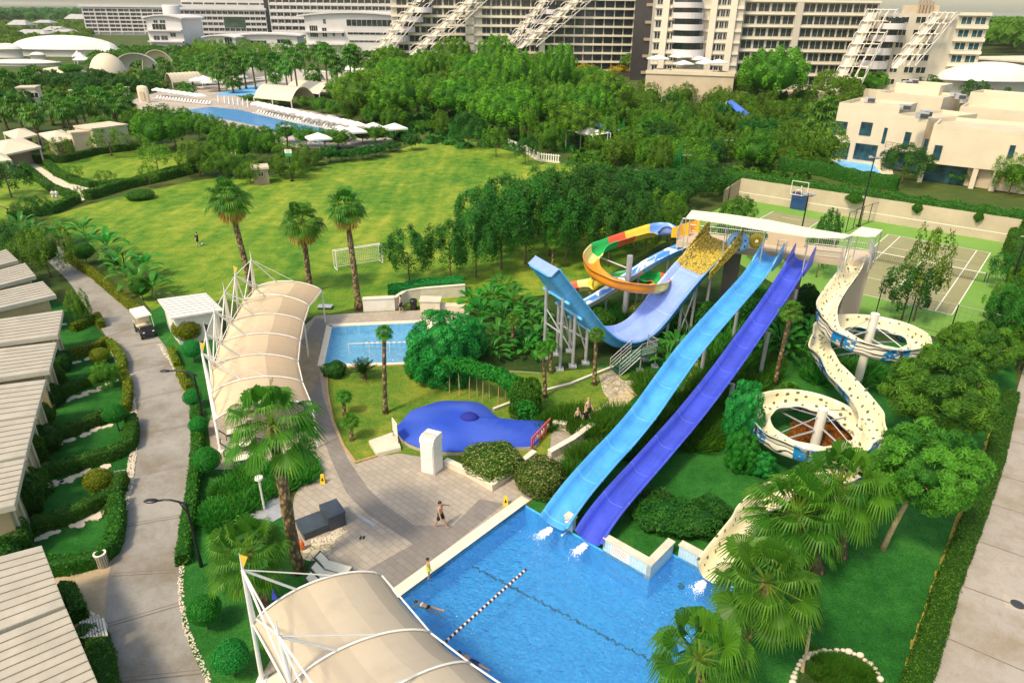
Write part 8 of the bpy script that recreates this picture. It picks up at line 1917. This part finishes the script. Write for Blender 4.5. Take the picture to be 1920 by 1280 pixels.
# villas on the right
def villa(label,parts):pass
V1A,V1B=G(1552,298),G(1660,313);t,n=away(V1A,V1B)
o=thing('villa','cream flat roofed villa with stepped blocks and blue glass windows above the courts','villa',(V1A.x,V1A.y,0))
def vblock(A,B,dep,ty,over=.0,z0=0,cap=True):
 z=TZ(A,ty);block(o,'wall',A,B,dep,z0,z,'cream');block(o,'roof',A,B,dep-.8,z+.003-.25,z+.008,'slabtop',-.4,-.4)
 tt,nn=away(A,B);L=hypot(B.x-A.x,B.y-A.y);a=V((A.x,A.y,0));mb=MB()
 for p,q in((a,a+tt*L),(a+nn*(dep-.3),a+tt*L+nn*(dep-.3))):mb.prism([p,q,q+nn*.3,p+nn*.3],z+.012,z+.55)
 for p in(a,a+tt*(L-.3)):mb.prism([p+nn*.302,p+tt*.3+nn*.302,p+tt*.3+nn*(dep-.302),p+nn*(dep-.302)],z+.012,z+.545)
 mb.build('parapet',M['cream'],o);return z
zA=vblock(V1A,V1B,11,198)
for w in((1553,227,1588,252,2),(1610,229,1635,254,1)):winpx(o,V1A,V1B,*w[:4],frame='dark',glass='glassblue',mull=w[4])
for w in((1560,266,1592,297,2),(1598,270,1644,300,3)):winpx(o,V1A,V1B,*w[:4],frame='dark',glass='glassblue',mull=w[4],name='glass_door')
V2A,V2B=G(1650,318),G(1712,331);zz=TZ(V2A,275);vblock(V2A,V2B,14,220,z0=zz)
for w in((1644+8,239,1662,270,0),(1690,247,1706,282,0)):winpx(o,V2A,V2B,*w[:4],frame='dark',glass='glassblue',mull=w[4])
aa=V2A+n*1.5;mb=MB();block(o,'glass_front',V2A+n*2,V2B+n*2,.2,.1,zz-.01,'glassblue')
t2,n2=away(V2A,V2B);p,q=PL(1668,275,V2A,V2B),PL(1704,284,V2A,V2B);rl=MB();p,q=p-n2*1.2,q-n2*1.2
mb=MB();mb.prism([p+n2*1.15,q+n2*1.15,q,p],p.z-.3,p.z-.05);mb.build('balcony',M['cream'],o);rail(o,V((p.x,p.y,p.z-.05)),V((q.x,q.y,p.z-.05)),1.0,.2,'balcony_railing','black')
V3A,V3B=G(1722,342),G(1962,372);zz=TZ(V3A,305);vblock(V3A,V3B,12,240,z0=zz)
for w in((1726,260,1738,294,1),(1746,272,1765,300,1),(1887,272,1902,296,1)):winpx(o,V3A,V3B,*w[:4],frame='dark',glass='glassblue',mull=w[4])
block(o,'glass_front',V3A+away(V3A,V3B)[1]*1.6,V3A.lerp(V3B,.36)+away(V3A,V3B)[1]*1.6,.2,.1,zz-.01,'glassblue');block(o,'wall',V3A.lerp(V3B,.36)+away(V3A,V3B)[1]*1.6,V3B,9,.1,zz-.012,'sand')
for f in(.02,.44,.6):p=V3A.lerp(V3B,f);mb=MB();mb.box((p.x,p.y+.5,zz/2),(.7,.7,zz-.02),-.5);mb.build('column',M['cream'],o)
V4A,V4B=G(1836,352),G(1892,360);tt,nn=away(V4A,V4B);mb=MB();p,q=V4A-nn*.9,V4B-nn*.9;mb.prism([p,q,q+nn*.89,p+nn*.89],zz+.3,TZ(V4A,270));mb.build('bay',M['cream'],o)
def roofbox(x,y,z,s=1.2,hh=.9):
 p=G(x,y,z);mb=MB();mb.box((p.x,p.y,z+hh/2),(s*1.5,s,hh),-.6);k=mb.build('air_conditioner',M['galv'],o);mb=MB();mb.box((p.x-.1,p.y-s*.5-.25,z+hh/2),(s,.1,hh*.7),-.6);mb.build('fan_grille',M['dark'],k)
for x,y in((1630,192),(1696,206),(1728,222),(1735,218)):roofbox(x,y,zA+.1)
o=thing('villa','second cream flat roofed villa behind, with a rear roof block and rooftop units','villa',G(1640,265));B1,B2_=G(1622,268),G(1742,284);z4=vblock(B1,B2_,11,178);
for w in((1650,188,1680,200,1),(1697,191,1717,203,1)):winpx(o,B1,B2_,*w[:4],frame='dark',glass='glassblue',mull=w[4])
B1,B2_=G(1655,260),G(1735,270);vblock(B1,B2_,8,160);roofbox(1700,160,TZ(B1,160));roofbox(1712,157,TZ(B1,160))
o=thing('villa','third cream flat roofed villa at the right edge behind the hanging palm','villa',G(1790,290));B1,B2_=G(1776,288),G(1990,312);vblock(B1,B2_,12,205);B1,B2_=G(1790,278),G(1900,292);vblock(B1,B2_,8,178);roofbox(1800,186,TZ(B1,185));roofbox(1790,183,TZ(B1,185));roofbox(1880,196,TZ(B1,195))
for w in((1778,210,1800,222,2),(1806,216,1830,226,2)):winpx(o,G(1776,288),G(1990,312),*w[:4],frame='dark',glass='glassblue',mull=1)
# parasols and loungers
mb=MB();mb.tube([(0,0,0),(0,0,2.9)],.05,5);UP=mb.mesh('parasol_pole',M['white']);mb=MB();q=[(-1.75,-1.75,2.25),(1.75,-1.75,2.25),(1.75,1.75,2.25),(-1.75,1.75,2.25)]
for i in range(4):mb.add([q[i],q[(i+1)%4],(0,0,3.0)],[(0,1,2)]);mb.quad(q[i],q[(i+1)%4],tuple(V(q[(i+1)%4])-V((0,0,.25))),tuple(V(q[i])-V((0,0,.25))))
UC=mb.mesh('parasol_canopy',M['umb'])
mb=MB();mb.lathe([(.08,.9),(.28,1.2),(.22,2.4),(.03,3.2)],(0,0,0),8);UF=mb.mesh('parasol_folded',M['umb'])
def parasol(x,y,label,group,s=1.0,z=0,folded=False,rz=.5):
 b=G(x,y,z);o=thing('parasol',label,'parasol',b,rz,group);o.scale=(s,s,s);link('canopy',UF if folded else UC,o);link('pole',UP,o);return o
def line_px(a,b,n):return[(a[0]+(b[0]-a[0])*i/(n-1),a[1]+(b[1]-a[1])*i/(n-1))for i in range(n)]
UL='square white parasol in the row along the activity pool';UG='white parasols along the activity pool'
for x,y in line_px((297,181),(378,193),9):parasol(x,y,'square white parasol in the far row at the left end of the activity pool','white parasols at the far end of the activity pool',.85)
for x,y in line_px((486,211),(553,227),7)+line_px((572,232),(600,238),3)+line_px((620,241),(672,253),5)+[(702,255)]:parasol(x,y,UL,UG,.95)
for x,y in((412,200),(424,202),(432,204),(440,205),(449,206),(458,207),(467,209)):parasol(x,y,'folded white parasol standing on the activity pool terrace','folded parasols of the activity pool',1.0,folded=True)
for x,y in((372,168),(385,165),(400,168),(395,172),(452,160),(640,150),(655,145),(665,152),(680,146),(600,150),(648,140),(700,150)):parasol(x,y,'white parasol on the upper terrace between the palms','parasols of the upper terrace',1.3)
for x,y,s in((600,285,1.2),(665,272,1.25),(742,264,1.2),(640,266,1.1)):parasol(x,y,'large white canopy parasol beside the table topped trees','large parasols by the table topped trees',s)
for x,y,s in((1232,130,1.4),(1275,127,1.5),(1280,138,1.2),(1323,138,1.3),(1310,128,1.2),(1345,135,1.2)):parasol(x,y,'white parasol on the raised hotel terrace','parasols of the hotel terrace',s,ZTT)
for x,y in((1490,142),(1512,148),(1530,145),(1545,148)):parasol(x,y+30,'white parasol in front of the right hand hotel wing','parasols below the right hotel wing',1.4)
mb=MB();mb.box((.2,0,.32),(1.5,.65,.12));mb.hexa([(-.5,-.32,.3),(-.5,.32,.3),(-1.0,.32,.8),(-1.0,-.32,.8)],[(-.5,-.32,.42),(-.5,.32,.42),(-1.0,.32,.92),(-1.0,-.32,.92)])
for x in(-.5,.8):
 for y in(-.28,.28):mb.tube([(x,y,0),(x,y,.3)],.04,4)
LF=mb.mesh('far_lounger',M['umb'])
def flounger(x,y,group,label,rz):b=G(x,y);o=link('sun_lounger',LF);o.location=b;o.rotation_euler=(0,0,rz);tag(o,label,'sun lounger',group)
for x,y in line_px((480,214),(560,232),16)+line_px((565,233),(680,256),22)+line_px((520,220),(640,243),14):flounger(x,y,'loungers along the activity pool','small white sun lounger in the rows under the pool parasols',-2.2)
for x,y in line_px((292,186),(390,197),18):flounger(x,y,'loungers at the far end of the activity pool','small white sun lounger at the far end of the activity pool',-2.0)
# cabanas, bar and pavilions of the left gardens
def cabana(label,pts,z=2.9,peak=.9,mat='cream',group='cabanas at the far left',posts=True):
 p=[G(x,y,z)for x,y in pts];c=sum(p,V())/4;o=thing('cabana',label,'cabana',(c.x,c.y,0),0,group);mb=MB()
 lo=[q-V((0,0,.3))for q in p];mb.hexa([V((q.x,q.y,z-.3))for q in p],[V((q.x,q.y,z))for q in p])
 e=[c+(q-c)*.96 for q in p]
 for i in range(4):mb.add([(e[i].x,e[i].y,z+.003),(e[(i+1)%4].x,e[(i+1)%4].y,z+.003),(c.x,c.y,z+peak)],[(0,1,2)])
 mb.build('roof',M[mat],o)
 for q in p:q=c+(q-c)*.93;mb=MB();mb.tube([(q.x,q.y,0),(q.x,q.y,z-.3)],.14,6);mb.build('post',M['white'],o)
 mb=MB();w=[c+(q-c)*.6 for q in p];mb.prism(w,0,z-.31);mb.build('back_wall',M['brown'],o);return o
cabana('cream cabana roof at the left edge nearest the pale footpath',[(0,292),(78,275),(40,258),(-45,270)]);cabana('cream cabana roof between the palms left of the white wall',[(100,268),(142,258),(115,243),(72,250)]);cabana('cream cabana roof farther back at the left edge',[(30,262),(70,252),(45,240),(5,248)]);cabana('small cream cabana roof cut by the left edge',[(-30,305),(22,300),(5,285),(-50,290)])
def house(label,a,b,ty,dep,mat='cream',name='garden_building',wins=(),cat='building'):
 A,B=G(*a),G(*b);o=thing(name,label,cat,(A.x,A.y,0));z=TZ((A+B)/2,ty);block(o,'wall',A,B,dep,0,z,mat);block(o,'roof',A,B,dep,z+.003,z+.3,'slabtop',.2,.2)
 for w in wins:winpx(o,A,B,*w,frame='white',glass='glass')
 return o
house('tall sand coloured screen wall block beside the cabanas',(145,292),(182,288),250,2.5,'sand');house('low cream service building behind the round trees',(185,290),(248,280),240,6,'cream');house('white tank block with a double window among the palms',(43,214),(78,213),166,5,'cream',wins=((58,173,73,184),));house('pool bar with a pale flat roof behind the olive bushes',(478,347),(506,345),318,3,'brown',wins=((485,322,494,331),));house('low cream pergola wall beyond the tank block',(135,185),(245,178),168,1.5,'cream')
b=G(272,192);o=thing('kiosk','narrow white upright kiosk at the left end of the activity pool','kiosk',b);mb=MB();hh=TZ(b,160);mb.lathe([(1.6,0),(1.6,hh-.8),(1.2,hh-.2),(0,hh)],b,16,sy=.5);mb.build('body',M['cream'],o,True);mb=MB();mb.box((b.x,b.y-.9,hh*.4),(1.2,.1,hh*.5));mb.build('door',M['sand'],o)
def vault(label,a,b,ty,dep,mat,n=10,name='vaulted_pergola',ribs=0):
 A,B=G(*a),G(*b);o=thing(name,label,'pergola',(A.x,A.y,0));t,nn=away(A,B);h=TZ((A+B)/2,ty);K=12;mb=MB();pr=[(dep*(i/K),h*sin(pi*(.08+.84*i/K))**.7)for i in range(K+1)]
 L=hypot(B.x-A.x,B.y-A.y)
 for(u0,z0),(u1,z1)in zip(pr,pr[1:]):p0,p1=A+nn*u0,A+nn*u1;mb.hexa([V((p0.x,p0.y,z0)),V((p0.x,p0.y,z0))+t*L,V((p1.x,p1.y,z1))+t*L,V((p1.x,p1.y,z1))],[V((p0.x,p0.y,z0+.15)),V((p0.x,p0.y,z0+.15))+t*L,V((p1.x,p1.y,z1+.15))+t*L,V((p1.x,p1.y,z1+.15))])
 mb.build('vault',M[mat],o,False)
 for s in(0,.5,1):mb=MB();q=A+t*(L*s);mb.tube([q,(q.x,q.y,h*.45)],.15,6);mb.build('post',M['white'],o)
 if ribs:
  mb=MB()
  for i in range(ribs+1):
   q=A+t*(L*i/ribs);mb.tube([V((q.x,q.y,z+.2))+nn*u for u,z in pr],.07,4)
  mb.build('rib',M['hotelband'],o)
 return o
vault('ribbed cream vaulted pergola behind the clipped trees',(478,198),(548,205),164,9,'shell',ribs=12);vault('smooth cream vaulted roof beside the ribbed pergola',(535,180),(600,188),156,10,'shell');vault('ribbed cream vault below the terrace palms',(660,178),(738,182),152,9,'shell',ribs=12);vault('curved cream pergola of the upper terrace',(325,166),(432,158),136,5,'shell',ribs=16);vault('small cream curved pergola beside the upper pool',(452,160),(500,152),130,5,'shell',ribs=6)
def arcshell(label,base_px,wpx,ty,depf,thick=.6,mat='shell',name='shell_roof',rot=0.0,cut=.5,k0=0.0):
 """part of an ellipsoid shell standing on its edge, open in front"""
 b=G(*base_px);s=ZC(b)/F;rx=wpx/2*s;h=TZ(b,ty);o=thing(name,label,'shell roof',b,rot);mb=MB();n=20;K=8;vs=[]
 for j in range(K+1):
  ph=pi/2*(k0+(1-k0)*j/K)*cut*2
  for i in range(n+1):
   th=pi*i/n;c=cos(ph*.5)if cut<1 else cos(ph)
   vs.append((-rx*cos(th)*cos(ph*.55),rx*depf*sin(ph*.55)*1.3,h*sin(th)**.9*cos(ph*.55)))
 ins=[(x*.96,y+.2,z*.96)for x,y,z in vs];m=n+1;fs=[(j*m+i,j*m+i+1,(j+1)*m+i+1,(j+1)*m+i)for j in range(K)for i in range(n)]
 off=len(vs);fs+=[tuple(q+off for q in f[::-1])for f in fs];fs+=[(i,i+1,off+i+1,off+i)for i in range(n)]
 mb.add(vs+ins,fs);link('shell',mb.mesh('shell',M[mat],True),o);return o
b=G(206,146);r_=33*ZC(b)/F;shell('big cream domed shell roof among the far left gardens',b,.3,r_,r_*.9,TZ(b,101),'shell','shell_roof','shell roof');arcshell('wide white arched shell right of the big cream dome',(258,140),92,99,.5,mat='hotelwhite');arcshell('rear cream arched shell with louvres right of the white arch',(298,132),62,93,.5)
b=G(120,152);r_=44*ZC(b)/F;shell('flat round cream roof with a garden on top below the big dome',b,TZ(b,138),r_,r_*.55,2.2,'shell','round_pavilion','pavilion');bush('farclip',(b.x+6,b.y-4,TZ(b,132)),r_*.45,2.5,'planting on the flat round cream roof')
for lb,bp,w,ty0,ty1,m in(('long low white curved roof, upper of the two at the far left',(125,104),98,92,66,'dome'),('long low white curved roof, lower of the two at the far left',(40,122),70,118,112,'dome'),('white round roofed pavilion at the left edge',(18,108),26,93,81,'hotelwhite'),('small white round roofed kiosk among the far gardens',(74,116),14,104,98,'hotelwhite')):
 b=G(*bp);r_=w*ZC(b)/F;shell(lb,b,TZ(b,ty0),r_,r_*.42,max(1.5,TZ(b,ty1)-TZ(b,ty0)),m,'curved_roof','building')
def tent(label,base,w,ty,eave=.35,mat='tent',n=8):
 b=G(*base);r=w/2*ZC(b)/F;h=TZ(b,ty);o=thing('tent',label,'tent',b);mb=MB();mb.lathe([(r,h*eave),(r*.55,h*(eave+.22)),(r*.2,h*.8),(0,h)],b,n);mb.build('canopy',M[mat],o)
 for k in range(0,n,2):a=2*pi*k/n;mb=MB();mb.tube([(b.x+r*.92*cos(a),b.y+r*.92*sin(a),0),(b.x+r*.92*cos(a),b.y+r*.92*sin(a),h*eave)],.15,5);mb.build('pole',M['white'],o)
 return o
tent('small cream pointed tent in front of the far shells',(155,120),32,98);tent('grey pointed tent behind the cream one',(148,112),24,94,mat='hotelwhite');tent('large white tent membrane beside the long curved roof',(208,108),62,79,.1);tent('white pointed canopy behind the table topped trees at the lawn edge',(447,288),26,263)
def grayhouse(label,a,w,d,eave_y,top_y):
 b=G(*a);s=ZC(b)/F;o=thing('roofed_house',label,'house',b,0,'grey roofed houses in the far woods');ze,zt_=TZ(b,eave_y),TZ(b,top_y);W_=w/2*s;mb=MB();mb.box((b.x,b.y+6,ze/2),(W_*1.7,10,ze));mb.build('wall',M['hotelwhite'],o)
 mb=MB();mb.hexa([V((b.x-W_,b.y-2,ze+.003)),V((b.x+W_,b.y-2,ze+.003)),V((b.x+W_,b.y+14,ze+.003)),V((b.x-W_,b.y+14,ze+.003))],[V((b.x-W_*.55,b.y+5.5,zt_)),V((b.x+W_*.55,b.y+5.5,zt_)),V((b.x+W_*.55,b.y+6.5,zt_)),V((b.x-W_*.55,b.y+6.5,zt_))]);mb.build('roof',plain('grey_tiles',(.42,.40,.40),.8,.1,.2)if 'grey_tiles' not in bpy.data.materials else bpy.data.materials['grey_tiles'],o)
grayhouse('grey roofed house in the far woods, farthest left',(35,58),38,10,47,38);grayhouse('grey roofed house in the far woods beside the tall tree',(82,55),34,10,43,38);grayhouse('low grey roofed house in the far woods nearest the curved roofs',(58,72),64,10,64,56);grayhouse('grey roofed house in the far woods right of the low one',(100,66),40,10,57,50);grayhouse('grey roofed house beside the far hotel wing',(142,44),40,10,36,27);grayhouse('small grey roofed house below the far hotel wing',(118,70),40,10,60,55)
def sail(label,pts,m,posts):
 o=thing('shade_sail',label,'shade sail',G(*posts[0]));P=[G(posts[0][0],posts[0][1])]*0;q=[G(x,y,z)for x,y,z in pts];K=6;mb=MB();n=K+1;vs=[]
 for i in range(n):
  for j in range(n):s,t=i/K,j/K;p=q[0].lerp(q[1],s).lerp(q[3].lerp(q[2],s),t);vs.append(p-V((0,0,.9*sin(pi*s)*sin(pi*t))))
 mb.add(vs+[v-V((0,0,.04))for v in vs],[(i*n+j,(i+1)*n+j,(i+1)*n+j+1,i*n+j+1)for i in range(K)for j in range(K)]+[tuple(n*n+k for k in(i*n+j,i*n+j+1,(i+1)*n+j+1,(i+1)*n+j))for i in range(K)for j in range(K)]);mb.build('cloth',m,o,True)
 for p in q:mb=MB();mb.tube([(p.x,p.y,0),p],.09,6);mb.build('post',M['white'],o)
bl=plain('blue_sailcloth',(.06,.16,.62),.7,.05,1)
sail('cream shade sail over the small stage in the wood',[(1062,245,4),(1090,236,4.5),(1145,249,4),(1112,255,3.6)],M['umb'],[(1062,275)]);sail('blue shade sail beside the cream one over the small stage',[(1108,233,5),(1125,230,5),(1160,243,4.4),(1140,247,4.2)],bl,[(1140,280)]);sail('blue and white striped shade sail among the olive trees',[(1362,190,5.5),(1372,188,5.5),(1407,213,3.4),(1395,224,3)],bl,[(1385,250)])
mb=MB();P=GP([(953,275),(985,287),(1010,302),(1050,306)]);o=thing('picket_fence','small white picket fence at the far edge of the big lawn','fence',P[0]);k=0
for a,b in zip(P,P[1:]):
 L=(b-a).length;d=(b-a).normalized();nn=V((-d.y,d.x,0))*.05;nb=int(L/.45)
 for i in range(nb):q=a.lerp(b,i/nb);mb.prism([q-nn,q+d*.2-nn,q+d*.2+nn,q+nn],0,1.5)
 mb.prism([a-nn*1.6,b-nn*1.6,b-nn*1.05,a-nn*1.05],1.2,1.35)
mb.build('pickets',M['white'],o);mb=MB()
for a,b in zip(P,P[1:]):d=(b-a).normalized();nn=V((-d.y,d.x,0))*.3;mb.prism([a-nn,b-nn,b+nn,a+nn],.01,.25+.002*len(mb.f))
mb.build('plinth',M['stone'],o)
b=G(1137,195);o=thing('kiosk','round white kiosk with a dark top in the wood before the cream hotel','kiosk',b);h=TZ(b,176);mb=MB();mb.lathe([(3.4,0),(3.4,h),(3.0,h+.1),(0,h+.1)],b,16);mb.build('wall',M['cream'],o);mb=MB();mb.lathe([(2.6,h+.11),(2.9,h+1.2),(1.2,h+2.2),(0,h+2.4)],b,12);mb.build('roof',M['dark'],o)
b=G(1300,267);o=thing('parked_car','dark parked car half hidden among the olive trees','car',b);mb=MB();mb.box((b.x,b.y,.55),(4.2,1.8,.7),.2);mb.box((b.x,b.y,1.1),(2.2,1.6,.45),.2);mb.build('body',M['dark'],o)
for k in range(4):a=(-1.3,1.3)[k%2];c=(-.85,.85)[k//2];q=(b.x+a*cos(.2)-c*sin(.2),b.y+a*sin(.2)+c*cos(.2));mb=MB();mb.tube([(q[0]-sin(.2)*-.1,q[1]-.1,.32),(q[0],q[1]+.1,.32)],.32,12);mb.build('wheel',M['rubber'],o)
# haze
hz=bpy.data.materials.new('haze_air');hz.use_nodes=True;nt=hz.node_tree;nt.nodes.clear();pv=nt.nodes.new('ShaderNodeVolumePrincipled');pv.inputs['Color'].default_value=(.95,.90,.80,1);pv.inputs['Density'].default_value=HAZE;pv.inputs['Anisotropy'].default_value=.2
oo=nt.nodes.new('ShaderNodeOutputMaterial');nt.links.new(pv.outputs[0],oo.inputs['Volume'])
if HAZE>0:
 mb=MB();mb.prism([(-9500,-9500),(9500,-9500),(9500,14500),(-9500,14500)],-3.0,46.0);o=mb.build('haze',hz);o['kind']='stuff'
